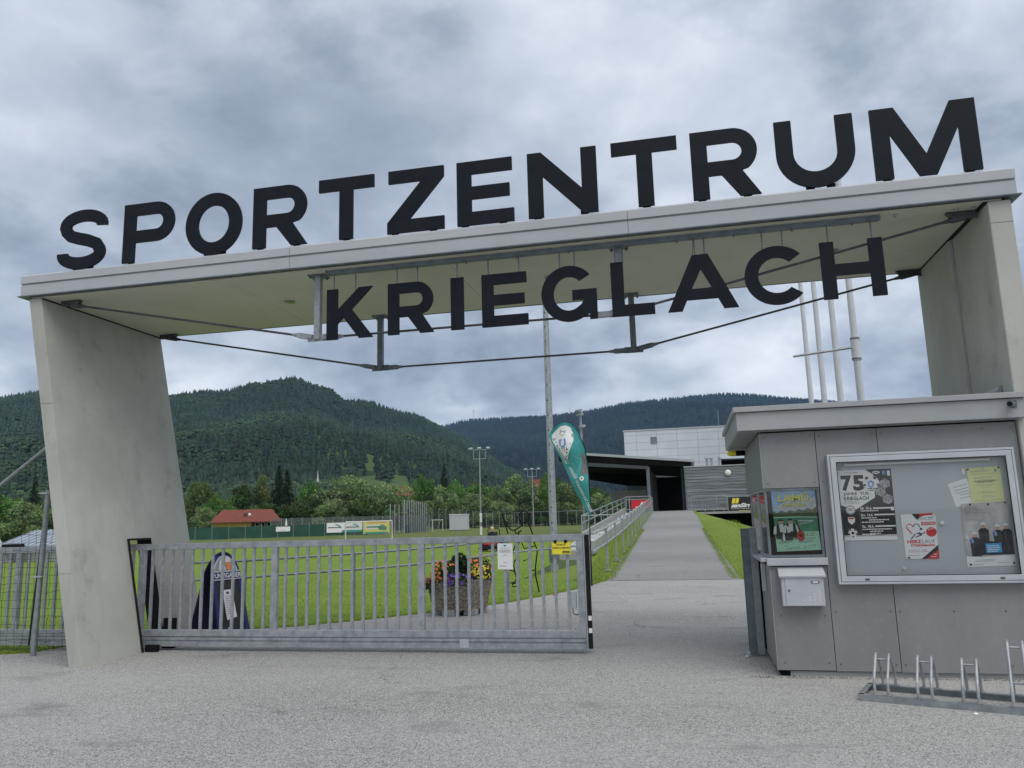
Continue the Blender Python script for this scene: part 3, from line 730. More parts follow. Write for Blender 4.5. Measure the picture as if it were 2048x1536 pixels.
ORD = ['first', 'second', 'third', 'fourth', 'fifth', 'sixth', 'seventh', 'eighth', 'ninth', 'tenth', 'eleventh', 'twelfth', 'thirteenth', 'fourteenth', 'fifteenth', 'sixteenth']
KN = {'w': ('willow_tree', 'grey-green willow'), 'g': ('leafy_tree', 'bright green leafy tree'), 'd': ('bushy_tree', 'dark green bushy tree'), 'b': ('broad_tree', 'olive brown-green broad tree'), 'l': ('larch_tree', 'pale slender larch'), 's': ('spruce_tree', 'dark spruce')}
byk = {}
for t in sorted(TREES, key=lambda t: math.atan2(t[1], t[2])): byk.setdefault(t[0], []).append(t)
for k, lst in byk.items():
    for i, (kk, x, y, h, wd) in enumerate(lst):
        lab = KN[k][1]+' behind the pitch'+(', %s of its kind from the left' % ORD[i] if len(lst) > 1 else ', beside the dark spruces')
        if y < 100 and k == 'w': lab = 'small grey-green willow behind the netting left of the concrete pillar'
        if y < 100 and k == 'g': lab = 'bright green leafy tree behind the netting at the left picture edge'
        if k == 's' and x == -104: lab = 'dark pointed spruce behind the netting left of the concrete pillar'
        if y == 125: lab = 'low rounded grey-green willow left of the red-roofed clubhouse'
        o = thing(KN[k][0], (x, y, -.05), lab, 'tree', 'tree belt behind the pitch')
        cr_, tk = PROTO[k][(i*7+int(h)) % len(PROTO[k])]
        a = rnd.uniform(0, 6.28)
        for nm, me in (('crown', cr_), ('trunk', tk)):
            c = link(nm, me, o, (x, y, -.05), (0, 0, a)); wf = wd/.92*(1.12 if k != 's' else 1.0)
            c.scale = (wf, wf, h*1.03)

# leafy wood at the foot of the hill and low scrub under the belt: too many crowns to count, one mass each
def leafy_mass(name, label, spots, seed):
    q = np.random.default_rng(seed); Vs = []; Fs = []; Ts = []; off = 0
    for (x, y, z, h, wd, col) in spots:
        nc = 13; cz = q.uniform(.22, .86, nc); ca = q.uniform(0, 6.28, nc); cr_ = q.uniform(0, .36, nc)*np.sqrt(np.clip(1-((cz-.5)/.55)**2, .1, 1))
        cc = np.stack([cr_*np.cos(ca), cr_*np.sin(ca), cz], 1); k = 44
        d = q.normal(0, 1, (nc, k, 3)); d[..., 2] += .4; d /= np.linalg.norm(d, axis=-1, keepdims=True)
        pp = (cc[:, None]+d*(q.uniform(.6, 1.05, (nc, k, 1)))*q.uniform(.12, .19, (nc, 1, 1))*np.array([1, 1, .8])).reshape(-1, 3)
        n = len(pp); a = q.normal(0, 1, (n, 3)); a /= np.linalg.norm(a, axis=1, keepdims=True); b = np.cross(a, q.normal(0, 1, (n, 3))); b /= np.linalg.norm(b, axis=1, keepdims=True); c = np.cross(a, b)
        s = q.uniform(.028, .055, (n, 1)); V = np.stack([pp-b*s, pp-c*s*.7, pp+b*s, pp+c*s*.7], 1)*np.array([wd, wd, h])+np.array([x, y, z])
        Vs.append(V.reshape(-1, 3)); Fs.append(np.arange(n*4).reshape(n, 4)+off); off += 4*n
        tint = np.array(col)*np.exp(q.normal(0, .12))*np.exp(np.repeat(q.normal(0, .16, (nc, 1)), k, 0)+q.normal(0, .14, (n, 1))); Ts.append(np.repeat(tint, 4, 0))
    return tag(link(name, np_mesh(name, np.concatenate(Vs), np.concatenate(Fs), 'leaves', np.concatenate(Ts))), label, 'wood', kind='stuff')
q_ = np.random.default_rng(5); sp = []
for i in range(620):
    az = q_.uniform(-.83, -.15); d = q_.uniform(300, 640)
    if -.455 < az < -.30: continue
    z = float(hill_h(np.array([az]), np.array([d]), R1, 500, 1900, 15, 1.32, 210)[0]); k = q_.integers(0, 3)
    h = q_.uniform(9, 15); sp.append((d*math.sin(az), d*math.cos(az), z-1.5, h, h*q_.uniform(.7, 1.05), ((.075, .130, .04), (.10, .155, .048), (.055, .10, .034))[k]))
leafy_mass('foothill_wood', 'lighter leafy wood at the foot of the near hill', sp, 3)
sp = []
for i in range(150):
    t = q_.uniform(0, 1); x = -128+115*t+q_.normal(0, 2); y = 183+26*t+q_.uniform(-1, 12)-14*math.sin(t*math.pi)*0
    h = q_.uniform(3.0, 7.0); k = q_.integers(0, 3); sp.append((x, y, -.3, h, h*q_.uniform(.9, 1.3), ((.075, .125, .04), (.085, .145, .055), (.06, .095, .035))[k]))
leafy_mass('scrub_undergrowth', 'low scrub filling the foot of the tree belt', sp, 6)
sp = []
for i in range(170):
    t = q_.uniform(0, 1); x = -150+140*t+q_.normal(0, 2); y = 200+30*t+q_.uniform(0, 25)
    h = q_.uniform(8, 12.5)*(1-.25*t)*(.68 if -96 < x < -64 else 1); k = q_.integers(0, 3); sp.append((x, y, -.3, h, h*q_.uniform(.75, 1.0), ((.08, .13, .042), (.095, .145, .06), (.055, .095, .036))[k]))
for i in range(120):
    h = q_.uniform(9, 15); k = q_.integers(0, 3); sp.append((q_.uniform(10, 190), 150+q_.uniform(0, 60), -.3, h, h*q_.uniform(.75, 1.0), ((.08, .13, .042), (.095, .145, .06), (.055, .095, .036))[k]))
leafy_mass('rear_wood', 'dense leafy wood behind the row of willows', sp, 7)
# ================================================================== ENTRANCE PORTAL
YF, YB = 8.50, 10.95
portal = thing('entrance_portal', (-2.5, 9.7, 0), 'large concrete and metal entrance gateway spanning the forecourt', 'gateway')
# left pillar leans outwards and has a slot through which the sliding gate runs
def lean(z): return -7.43-1.0*z/4.71
lp = MB()
TH = .19
def slab(y0, y1, z0, z1, mbx=lp):
    a, b = lean(z0), lean(z1)
    mbx.hexa([(a, y0, z0), (a+TH, y0, z0), (a+TH, y1, z0), (a, y1, z0), (b, y0, z1), (b+TH, y0, z1), (b+TH, y1, z1), (b, y1, z1)])
# single shell with a notch: profile in (Y,Z), extruded along the leaning thickness
prof = [(YF, -.3), (9.56, -.3), (9.56, 1.50), (10.02, 1.50), (10.02, -.3), (YB, -.3), (YB, 4.70), (YF, 4.70)]
def pil(u, v, d): return (lean(v)+TH-d, u, v)
lp.poly(prof, fn=pil, th=TH)
pl = lp.build('pillar', 'concrete', portal, .012)
tag(pl, 'concrete slab pillar leaning outwards')
st = MB()
for y in (9.562, 10.012):
    st.hexa([(lean(0)-.006, y-.002, .0), (lean(0)+TH+.03, y-.002, .0), (lean(0)+TH+.03, y+.012, .0), (lean(0)-.006, y+.012, .0), (lean(1.5)-.006, y-.002, 1.5), (lean(1.5)+TH+.03, y-.002, 1.5), (lean(1.5)+TH+.03, y+.012, 1.5), (lean(1.5)-.006, y+.012, 1.5)])
st.hexa([(lean(1.5)-.01, 9.575, 1.475), (lean(1.5)+TH+.04, 9.575, 1.475), (lean(1.5)+TH+.04, 10.005, 1.475), (lean(1.5)-.01, 10.005, 1.475), (lean(1.5)-.01, 9.575, 1.497), (lean(1.5)+TH+.04, 9.575, 1.497), (lean(1.5)+TH+.04, 10.005, 1.497), (lean(1.5)-.01, 10.005, 1.497)])
st.build('slot_lining', 'rubber', pl)
gb = MB(); gb.box((lean(0)+TH+.02, 9.60, .0), (lean(0)+TH+.20, 9.66, .09)); gb.build('guide_block', 'black', pl)
gb = MB(); gb.box((lean(0)+TH+.05, 9.92, .0), (lean(0)+TH+.22, 9.98, .40)); gb.build('roller_box', 'black', pl)
for z in (3.26, 1.1):
    jn = MB(); jn.box((lean(z)+.006, YF-.0012, z), (lean(z)+TH-.006, YF+.004, z+.006)); jn.build('formwork_joint', 'galv_dark', pl)
rp = MB()
rp.box((3.21, YF, -.2), (3.43, 9.62, 4.70)); pr_ = rp.build('pillar', 'concrete', portal, .012); tag(pr_, 'upright front concrete slab beside the ticket booth')
rp = MB(); rp.box((3.18, 9.645, -.2), (3.43, YB, 4.70)); pr2 = rp.build('pillar', 'concrete', portal, .012); tag(pr2, 'rear half of the upright concrete pillar')
rp = MB(); rp.box((3.195, 9.612, 0), (3.41, 9.650, 4.69)); rp.build('joint_strip', 'concrete_wall', pr_, .004)
# roof: stepped fascia, soffit panels, top
rf = MB()
def fas(y, z):  return (y, z)
X0, X1 = -8.53, 3.48
pro = [(8.455, 4.735), (8.452, 4.880), (8.470, 4.884), (8.470, 4.898), (8.440, 4.902), (8.440, 5.000), (8.456, 5.020), (11.0, 5.020), (11.0, 4.735)]
segs = [X0, -4.6, -.45, X1]
roof = MB(); roof.box((X0+.02, 8.48, 4.752), (X1-.02, 10.96, 5.012)); roof_o = roof.build('roof', 'fascia', portal)
for a, b in zip(segs[:-1], segs[1:]):
    f_ = MB(); g_ = .0025
    outer = [(8.478, 4.735)]+pro[:7]+[(8.60, 5.022), (8.60, 5.014), (8.478, 5.0)]
    vs = []; k = len(outer)
    for x in (a+g_, b-g_): vs += [(x, y, z) for y, z in outer]
    tri = tessellate_polygon([[Vector((p[0], p[1], 0)) for p in outer]])
    f_.add(vs, [(i, (i+1) % k, (i+1) % k+k, i+k) for i in range(k)])
    f_.add(vs[:k], [tuple(t) for t in tri]); f_.add(vs[k:], [tuple(reversed(t)) for t in tri])
    f_.build('fascia_panel', 'fascia', roof_o)
f_ = MB(); f_.box((X0-.03, 8.435, 4.722), (X1+.035, 8.50, 4.733)); f_.box((X0-.03, 8.505, 4.722), (X0+.10, 10.99, 4.733)); f_.box((X1-.10, 8.505, 4.722), (X1+.035, 10.99, 4.733)); f_.box((X0-.03, 10.90, 4.722), (X1+.035, 11.02, 4.733))
f_.box((X0-.028, 10.965, 4.735), (X1+.03, 11.018, 4.80)); f_.build('drip_edge', 'galv_dark', roof_o)
e_ = MB(); e_.box((X0-.004, 8.49, 4.737), (X0+.018, 10.95, 5.016)); e_.build('end_panel', 'fascia', roof_o); e_ = MB(); e_.box((X1-.018, 8.49, 4.737), (X1+.004, 10.95, 5.016)); e_.build('end_panel', 'fascia', roof_o)
sp = MB()
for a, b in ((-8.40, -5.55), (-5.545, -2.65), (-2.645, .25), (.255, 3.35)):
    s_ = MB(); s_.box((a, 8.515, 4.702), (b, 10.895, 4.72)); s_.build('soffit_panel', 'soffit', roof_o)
for x in (-5.24, -1.55, 1.9):
    d_ = MB(); d_.tube([(x, 9.66, 4.685), (x, 9.66, 4.703)], .075, 20, 'edge_metal'); d_.tube([(x, 9.66, 4.683), (x, 9.66, 4.6848)], .058, 20, 'glass')
    d_.build('downlight', None, roof_o)
for x in (2.36, 2.95, 3.12):
    d_ = MB(); d_.tube([(x, 8.62, 4.672), (x, 8.62, 4.703)], [.016, .02], 8); d_.build('anchor_bolt', 'galv', roof_o)
# under-slung trusses: struts, fork ends and tie rods, front and back
for y, mt in ((8.74, 'galv'), (10.80, 'galv_dark')):
    tr = MB()
    for x in (-4.35, -.59):
        s_ = MB(); s_.box((x-.04, y-.04, 3.88), (x+.04, y+.04, 4.69)); so_ = s_.build('strut', mt, portal, .006)
        p_ = MB(); p_.box((x-.11, y-.09, 4.685), (x+.11, y+.09, 4.701)); p_.build('head_plate', 'galv_dark', so_)
        for sx in (-1, 1):
            for sy in (-1, 1):
                b_ = MB(); b_.tube([(x+sx*.085, y+sy*.065, 4.662), (x+sx*.085, y+sy*.065, 4.686)], .013, 6); b_.build('bolt', 'galv_dark', so_)
        p_ = MB(); p_.box((x-.13, y-.008, 3.86), (x+.13, y+.008, 3.945)); p_.build('gusset_plate', mt, so_)
    zb = 3.90
    pts = [(-8.02, y, 4.655), (-4.35, y, zb), (-.59, y, zb), (3.12, y, 4.655)]
    for i in range(3):
        a, b = Vector(pts[i]), Vector(pts[i+1]); d = (b-a).normalized()
        a2 = a+d*(.10 if i else .02); b2 = b-d*(.10 if i < 2 else .02)
        t_ = MB(); t_.tube([a2+d*.2, b2-d*.2], .0145, 8); to = t_.build('tie_rod', 'dark_metal' , portal)
        for p, dd in ((a2, d), (b2, -d)):
            f_ = MB(); f_.tube([p+dd*.25, p+dd*.16], [.017, .030], 10); 
            for s in (-1, 1): f_.bar(p+Vector((0, s*.022, 0))+dd*.17, p+Vector((0, s*.022, 0))-dd*.03, .014, .062)
            f_.tube([p+Vector((0, -.038, 0)), p+Vector((0, .038, 0))], .026, 12)
            f_.build('fork_end', mt if abs(p.z-3.9) < .2 else 'dark_metal', to)
    for x, s in ((-8.12, 1), (3.18, -1)):
        b_ = MB(); b_.hexa([(x, y-.03, 4.635), (x+s*.26, y-.03, 4.645), (x+s*.26, y+.03, 4.645), (x, y+.03, 4.635), (x, y-.03, 4.70), (x+s*.30, y-.03, 4.70), (x+s*.30, y+.03, 4.70), (x, y+.03, 4.70)] if s > 0 else
                           [(x+s*.26, y-.03, 4.645), (x, y-.03, 4.60), (x, y+.03, 4.635), (x+s*.26, y+.03, 4.645), (x+s*.30, y-.03, 4.70), (x, y-.03, 4.70), (x, y+.03, 4.70), (x+s*.30, y+.03, 4.70)])
        b_.build('anchor_bracket', 'dark_metal', portal)

# ------------------------------------------------------------------ lettering
def arc(cx, cy_, rx, ry, a0, a1, n=18):
    return [(cx+rx*math.cos(R(a0+(a1-a0)*i/n)), cy_+ry*math.sin(R(a0+(a1-a0)*i/n))) for i in range(n+1)]
def stroke(path, t):
    Lf, Rt = [], []
    for i, p in enumerate(path):
        a = path[max(0, i-1)]; b = path[min(len(path)-1, i+1)]; dx, dy = b[0]-a[0], b[1]-a[1]; l_ = math.hypot(dx, dy); nx, ny = -dy/l_, dx/l_
        Lf.append((p[0]+nx*t/2, p[1]+ny*t/2)); Rt.append((p[0]-nx*t/2, p[1]-ny*t/2))
    return Lf+Rt[::-1]
def glyph(ch, w):
    t, s = .225, .205
    if ch == 'I': return [(0, 0), (w, 0), (w, 1), (0, 1)], []
    if ch == 'T': c = w/2; return [(c-t/2, 0), (c+t/2, 0), (c+t/2, 1-s), (w, 1-s), (w, 1), (0, 1), (0, 1-s), (c-t/2, 1-s)], []
    if ch == 'E': return [(0, 0), (w, 0), (w, s), (t, s), (t, .40), (w*.93, .40), (w*.93, .60), (t, .60), (t, 1-s), (w*.98, 1-s), (w*.98, 1), (0, 1)], []
    if ch == 'L': return [(0, 0), (w, 0), (w, s), (t, s), (t, 1), (0, 1)], []
    if ch == 'Z': return [(0, 0), (w, 0), (w, s), (.355, s), (w, .83), (w, 1), (.02, 1), (.02, 1-s), (w-.36, 1-s), (0, .17)], []
    if ch == 'N': return [(0, 0), (t, 0), (t, .62), (w-t+.02, 0), (w, 0), (w, 1), (w-t, 1), (w-t, .385), (t-.02, 1), (0, 1)], []
    if ch == 'M': c = w/2; return [(0, 0), (t, 0), (t, .63), (c-.105, 0), (c+.105, 0), (w-t, .63), (w-t, 0), (w, 0), (w, 1), (w-.30, 1), (c, .30), (.30, 1), (0, 1)], []
    if ch == 'H': return [(0, 0), (t, 0), (t, .40), (w-t, .40), (w-t, 0), (w, 0), (w, 1), (w-t, 1), (w-t, .60), (t, .60), (t, 1), (0, 1)], []
    if ch == 'K': return [(0, 0), (t, 0), (t, .30), (.345, .425), (w-.29, 0), (w, 0), (.515, .575), (w-.01, 1), (w-.29, 1), (t, .585), (t, 1), (0, 1)], []
    if ch == 'A': c = w/2; return [(0, 0), (.245, 0), (.335, .19), (w-.335, .19), (w-.245, 0), (w, 0), (c+.135, 1), (c-.135, 1)], [[(.425, .385), (w-.425, .385), (c, .73)]]
    if ch == 'U': r = w/2; return [(0, 1)]+arc(r, r, r, r, 180, 360)+[(w, 1), (w-t, 1)]+arc(r, r, r-t, r-t, 360, 180)+[(t, 1)], []
    if ch == 'O': return arc(w/2, .5, w/2, .52, 0, 360, 40)[:-1], [arc(w/2, .5, w/2-t, .52-s-.005, 0, 360, 40)[:-1]]
    if ch == 'P':
        ro = .335; cx = w-ro; return [(0, 0), (t, 0), (t, 1-2*ro)]+arc(cx, 1-ro, ro, ro, -90, 90)+[(0, 1)], [[(t, 1-2*ro+s)]+arc(cx, 1-ro, ro-s, ro-s, -90, 90)+[(t, 1-s)]]
    if ch == 'R':
        ro = .335; cx = w-ro-.015; return [(0, 0), (t, 0), (t, 1-2*ro), (.40, 1-2*ro), (w-.275, 0), (w, 0), (.675, 1-2*ro+.045)]+arc(cx, 1-ro, ro, ro, -52, 90)+[(0, 1)], [[(t, 1-2*ro+s)]+arc(cx, 1-ro, ro-s, ro-s, -90, 90)+[(t, 1-s)]]
    if ch == 'C': c = w*.53; return arc(c, .5, c, .52, 42, 318, 34)+arc(c, .5, c-t, .52-s, 314, 46, 34), []
    if ch == 'G':
        c = w*.5; o = arc(c, .5, c, .52, 40, 300, 32)
        return o+[(w-t*.62, .11), (w-t*.62, 0), (w, 0), (w, .56), (w*.56, .56), (w*.56, .37), (w-t*1.05, .37), (w-t*1.25, .29)]+arc(c, .5, c-t, .52-s, 300, 46, 30), []
    if ch == 'S':
        k = s/2; path = arc(w*.51, .735, w*.42-k*.35, .265+.02-k, 22, 232, 18)
        path = arc(w*.515, .742, w*.385, .265-k+.012, -8, 180, 16)+[(w*.165, .66), (w*.26, .575), (w*.42, .525), (w*.62, .475), (w*.80, .405)]+arc(w*.495, .262, w*.39, .262-k+.012, 14, -186, 18)
        return stroke(path, s), []
def sign_letters(sgn, word, y, z0, H, th, mat, brackets):
    for ch, x0, x1 in word:
        w_ = (x1-x0)/H; o, h = glyph(ch, w_)
        m_ = MB(); m_.poly(o, h, fn=lambda u, v, d, x0=x0: (x0+u*H, y+d, z0+v*H), th=th)
        lo = m_.build('letter', 'letter_paint', sgn, .003); tag(lo, 'dark letter '+ch)
        brackets(lo, ch, x0, x1)
s1 = thing('rooftop_sign', (-2.4, 8.47, 5.03), 'dark block lettering SPORTZENTRUM standing along the portal roof edge', 'sign')
def feet(lo, ch, x0, x1):
    wd = x1-x0; n_ = {'T': [.5], 'P': [.16], 'S': [.38, .68], 'O': [.38, .66], 'U': [.40, .66], 'M': [.115, .885]}.get(ch, [.13, .80])
    for f in n_:
        x = x0+wd*f; b_ = MB(); b_.box((x-.045, 8.474, 5.015), (x+.045, 8.482, 5.085 if ch not in 'SOU' else 5.07)); b_.box((x-.045, 8.4822, 5.023), (x+.045, 8.62, 5.031)); b_.build('foot_bracket', 'letter_paint', lo)
W1 = [('S', -7.99, -7.25), ('P', -6.99, -6.24), ('O', -6.07, -5.27), ('R', -5.115, -4.37), ('T', -4.22, -3.49), ('Z', -3.32, -2.60), ('E', -2.44, -1.75), ('N', -1.58, -.77), ('T', -.60, .14), ('R', .285, 1.01), ('U', 1.19, 2.0), ('M', 2.17, 3.20)]
sign_letters(s1, W1, 8.444, 5.035, .80, .028, 'letter_paint', feet)
s2 = thing('hanging_sign', (-1, 8.6, 3.83), 'dark block lettering KRIEGLACH hanging on rods below the portal roof', 'sign')
hr = MB(); hr.box((-4.18, 8.570, 4.655), (2.20, 8.660, 4.701)); hro = hr.build('hanger_rail', 'galv_dark', s2)
for i in range(9):
    x = -3.0+i*.58*1.06; b_ = MB(); b_.tube([(x, 8.60, 4.622), (x, 8.60, 4.656)], .012, 6); b_.build('rail_bolt', 'galv_dark', hro)
def rods(lo, ch, x0, x1):
    wd = x1-x0; n_ = {'I': [.5], 'K': [.15, .62], 'R': [.2, .65], 'E': [.15, .82], 'G': [.35, .62], 'L': [.2, .4], 'A': [.43, .57], 'C': [.33, .66], 'H': [.15, .85]}[ch]
    if ch == 'L': n_ = [.12, .30]
    for f in n_:
        x = x0+wd*f; zt = 4.44 if ch not in 'GC' else 4.40
        if ch == 'K' and f > .5: zt = 4.39
        b_ = MB(); b_.tube([(x, 8.605, zt), (x, 8.605, 4.656)], .0085, 6); b_.build('hanger_rod', 'galv_dark', lo)
W2 = [('K', -4.165, -3.56), ('R', -3.37, -2.79), ('I', -2.58, -2.42), ('E', -2.20, -1.65), ('G', -1.49, -.85), ('L', -.685, -.21), ('A', -.07, .69), ('C', .77, 1.41), ('H', 1.565, 2.195)]
sign_letters(s2, W2, 8.592, 3.825, .635, .026, 'letter_paint', rods)

# ================================================================== SLIDING GATE
gate = thing('sliding_gate', (-5, 9.79, 0), 'galvanised sliding bar gate running through the slot of the leaning pillar', 'gate')
YG = 9.79; XR = -1.285
posts = [-1.328, -3.382, -5.441, -7.46, -9.50, -11.55]
m_ = MB(); m_.box((-11.6, YG-.03, 1.332), (XR, YG+.03, 1.417)); m_.build('top_rail', 'galv', gate, .006)
m_ = MB(); m_.box((-11.6, YG-.03, .180), (XR, YG+.03, .268)); m_.build('bottom_rail', 'galv', gate, .006)
m_ = MB(); prof = [(-.055, .055), (.055, .055), (.055, .170), (-.045, .170), (-.045, .138), (-.030, .132), (-.030, .118), (-.055, .112)]
k = len(prof); vs = [(x, YG+a, b) for x in (-11.6, XR) for a, b in prof]
m_.add(vs, [(i, i+k, (i+1) % k+k, (i+1) % k) for i in range(k)]); tr_ = tessellate_polygon([[Vector((a, b, 0)) for a, b in prof]])
m_.add(vs[:k], [tuple(t) for t in tr_]); m_.add(vs[k:], [tuple(reversed(t)) for t in tr_]); m_.build('carrier_beam', 'galv', gate)
for i, x in enumerate(posts):
    w_ = .045 if i else .0425
    m_ = MB(); m_.box((x-w_, YG-.0292, .268), (x+w_, YG+.0292, 1.332)); m_.build('post', 'galv', gate, .004)
barm = MB(); barm.box((-.0185, -.0125, .264), (.0185, .0125, 1.336)); bm_ = barm.mesh('bar', 'galv')
for a, b in zip(posts[:-1], posts[1:]):
    for k in range(1, 13):
        x = a+(b-a)*k/13+rnd.uniform(-.002, .002); link('bar', bm_, gate, (x, YG, 0))
bolt = MB(); bolt.tube([(0, 0, .268), (0, 0, .296)], .011, 6); bt = bolt.mesh('bolt', 'galv')
for x in (-1.42, -3.02, -4.62, -6.1): link('bolt', bt, gate, (x, YG+.005, 0))
m_ = MB(); m_.box((-1.281, YG-.03, .07), (-1.268, YG+.03, 1.41)); m_.build('edge_profile', 'alu', gate)
m_ = MB(); m_.box((-1.266, YG-.028, .055), (-1.215, YG+.028, 1.405)); ru = m_.build('rubber_bumper', 'rubber', gate, .01)
for z in (.24, .385):
    m_ = MB(); m_.box((-1.255, YG-.0305, z), (-1.213, YG-.0284, z+.055)); m_.build('reflector', 'white', ru)
m_ = MB(); m_.box((-1.50, YG+.031, .52), (-1.40, YG+.08, .72)); sb = m_.build('switch_box', 'board_grey', gate, .006)
m_ = MB(); m_.tube([(-1.45, YG+.05, .52), (-1.45, YG+.05, .46), (-1.41, YG+.05, .44), (-1.36, YG+.04, .46)], .006, 6); m_.build('cable', 'black', sb)
m_ = MB(); m_.box((-2.87, YG-.0585, .062), (-2.75, YG-.0562, .168)); m_.build('weld_patch', 'alu_white', gate)
# signs on the gate
sg = thing('warning_sign', (-1.55, 9.74, 1.17), 'small yellow warning plate ACHTUNG TOR on the sliding gate', 'sign')
fn = quadfn((-1.672, 1.172), (-1.432, 1.172), (-1.432, 1.325), (-1.672, 1.325), 9.742, .0015)
m_ = MB(); m_.box((-1.672, 9.7435, 1.172), (-1.432, 9.7475, 1.325)); m_.build('plate', 'yellow', sg)
m_ = MB(); text(m_, 'ACHTUNG TOR', fn, .24, .70, .50, .15, 'ink', 0, .03); text(m_, 'SCHLIEßT AUTOMATISCH', fn, .05, .45, .90, .15, 'ink', 0, .03)
rect(m_, fn, .56, .10, .93, .28, 'ink', 0); rect(m_, fn, .60, .17, .90, .20, 'yellow', .4)
for a in ((.02, .02, .98, .035), (.02, .965, .98, .98), (.02, .035, .03, .965), (.97, .035, .98, .965)): rect(m_, fn, *a, 'ink', 0)
m_.build('lettering', None, sg)
for u in (.15, .68):
    m_ = MB(); p = fn(u, 1.0, 0); m_.box((p[0]-.005, 9.7425, p[2]-.02), (p[0]+.028, 9.758, p[2]+.022)); m_.build('cable_tie', 'black', sg)
sg = thing('notice_sheet', (-2.27, 9.74, 1.0), 'white printed notice sheet taped to the gate bars', 'notice')
fn = quadfn((-2.365, 1.005), (-2.172, 1.0), (-2.172, 1.318), (-2.365, 1.323), 9.762, .001)
m_ = MB(); m_.hexa([fn(0, 0, 0), fn(1, 0, 0), (*fn(1, 0, 0)[:1], 9.764, fn(1, 0, 0)[2]), (*fn(0, 0, 0)[:1], 9.764, fn(0, 0, 0)[2]), fn(0, 1, 0), fn(1, 1, 0), (*fn(1, 1, 0)[:1], 9.764, fn(1, 1, 0)[2]), (*fn(0, 1, 0)[:1], 9.764, fn(0, 1, 0)[2])]); m_.build('sheet', 'paper', sg)
m_ = MB(); 
m_.add([fn(u, v, 1) for u, v in ((.5, .855), (.61, .915), (.575, .955), (.5, .935), (.425, .955), (.39, .915))], [(0, 1, 2, 3, 4, 5)], 'teal')
rows = [(.82, .15, .85), (.80, .25, .75), (.745, .12, .88), (.725, .12, .88), (.705, .12, .85), (.685, .12, .88), (.665, .12, .80), (.645, .12, .88), (.57, .40, .60), (.55, .42, .58), (.51, .25, .75), (.27, .40, .60), (.25, .35, .65), (.14, .12, .55), (.12, .12, .48), (.10, .12, .60)]
for v, a, b in rows: rect(m_, fn, a, v, b, v+.008, 'ink_grey', 1)
m_.build('printed_lines', None, sg)

# ------------------------------------------------------------------ gate catch post by the booth
cp = thing('gate_catch_post', (.70, 9.8, 0), 'grey channel-shaped gate catch post beside the ticket booth', 'post')
m_ = MB(); m_.box((.60, 9.70, .02), (.68, 9.71, 1.43)); m_.box((.60, 9.90, .02), (.68, 9.91, 1.43)); m_.build('flange', 'galv_dark', cp)
m_ = MB(); m_.box((.682, 9.66, .02), (.76, 9.93, 1.44)); m_.build('channel', 'galv_old', cp, .004)
m_ = MB(); m_.box((.56, 9.63, -.01), (.86, 9.97, .012)); m_.build('base_plate', 'galv_old', cp)

for a, b in ((lean(4.70)-.004, lean(4.70)+TH+.012), (3.172, 3.438)):
    m_ = MB(); m_.box((a, 8.507, 4.684), (b, 10.945, 4.7012)); m_.build('dark_gap_strip', 'rubber', portal)  # dark strip paints the shaded gap between pillar top and soffit

m_ = MB(); m_.box((3.216, YF-.0012, 4.46), (3.424, YF+.004, 4.466)); m_.build('formwork_joint', 'galv_dark', pr_)
# ================================================================== TICKET BOOTH
KX, KY, KR = .78, 8.55, 3.205
YK = 10.85
booth = thing('ticket_booth', (2.0, 9.6, 0), 'grey panelled ticket booth with flat overhanging roof against the right pillar', 'kiosk')
core = MB()
core.box((KX+.03, KY+.035, .0), (KR-.01, KY+.10, 1.06)); core.box((1.36, KY+.035, 1.06), (KR-.01, KY+.10, 2.46)); core.box((KX+.03, KY+.035, 1.86), (1.36, KY+.10, 2.46))
core.box((KX+.03, KY+.101, 0), (KX+.09, YK, 1.06)); core.box((KX+.03, KY+.101, 1.88), (KX+.09, YK, 2.46))
core.box((KX+.03, YK-.06, 1.061), (KR-.01, YK, 1.879)); core.box((KX+.10, YK-.06, 0), (KR-.01, YK, 1.06)); core.box((KX+.10, YK-.06, 1.88), (KR-.01, YK, 2.46))
core.box((KX+.1, KY+.11, 2.38), (KR-.02, YK-.07, 2.44)); core.box((KR-.07, KY+.105, 0), (KR-.012, YK-.065, 2.37)); core.box((KX+.1, KY+.11, .02), (KR-.08, YK-.07, .08))
core.build('wall', 'dark_inner', booth)
pb = MB(); pb.box((KX+.12, KY+.03, -.1), (KR-.02, YK-.05, .045)); pb.build('plinth', 'concrete_wall', booth)
def panel(x0, x1, z0, z1, screws=(), mat='panel'):
    m_ = MB(); m_.box((x0+.003, KY, z0+.003), (x1-.003, KY+.012, z1-.003)); p = m_.build('panel', mat, booth, .0015)
    for x, z in screws: link('screw', SCR, p, (x, KY, z))
SB = MB(); SB.tube([(0, -.004, 0), (0, .002, 0)], [.007, .0085], 8); SCR = SB.mesh('screw', 'screw')
panel(KX, 1.33, .055, 1.068, [(x, z) for x in (.85, 1.27) for z in (.13, .58)])
panel(1.33, 1.925, .05, 2.43, [(x, z) for x in (1.375, 1.88) for z in (.12, .62, 1.9, 2.37)])
panel(1.925, KR, .045, 2.43, [(x, z) for x in (1.965, 2.45, 2.9, 3.15) for z in (.12, .62, 2.37)])
panel(KX, 1.33, 1.85, 2.43, [(x, z) for x in (.83, 1.285) for z in (1.90, 2.38)])
def lpanel(y0, y1, z0, z1):
    m_ = MB(); m_.box((KX, y0+.003, z0+.003), (KX+.012, y1-.003, z1-.003)); m_.build('panel', 'panel', booth, .0015)
lpanel(KY+.014, 9.72, 1.85, 2.43); lpanel(9.72, YK, 1.85, 2.43); lpanel(KY+.014, 9.66, .055, 1.068); lpanel(9.95, YK, .055, 1.068)
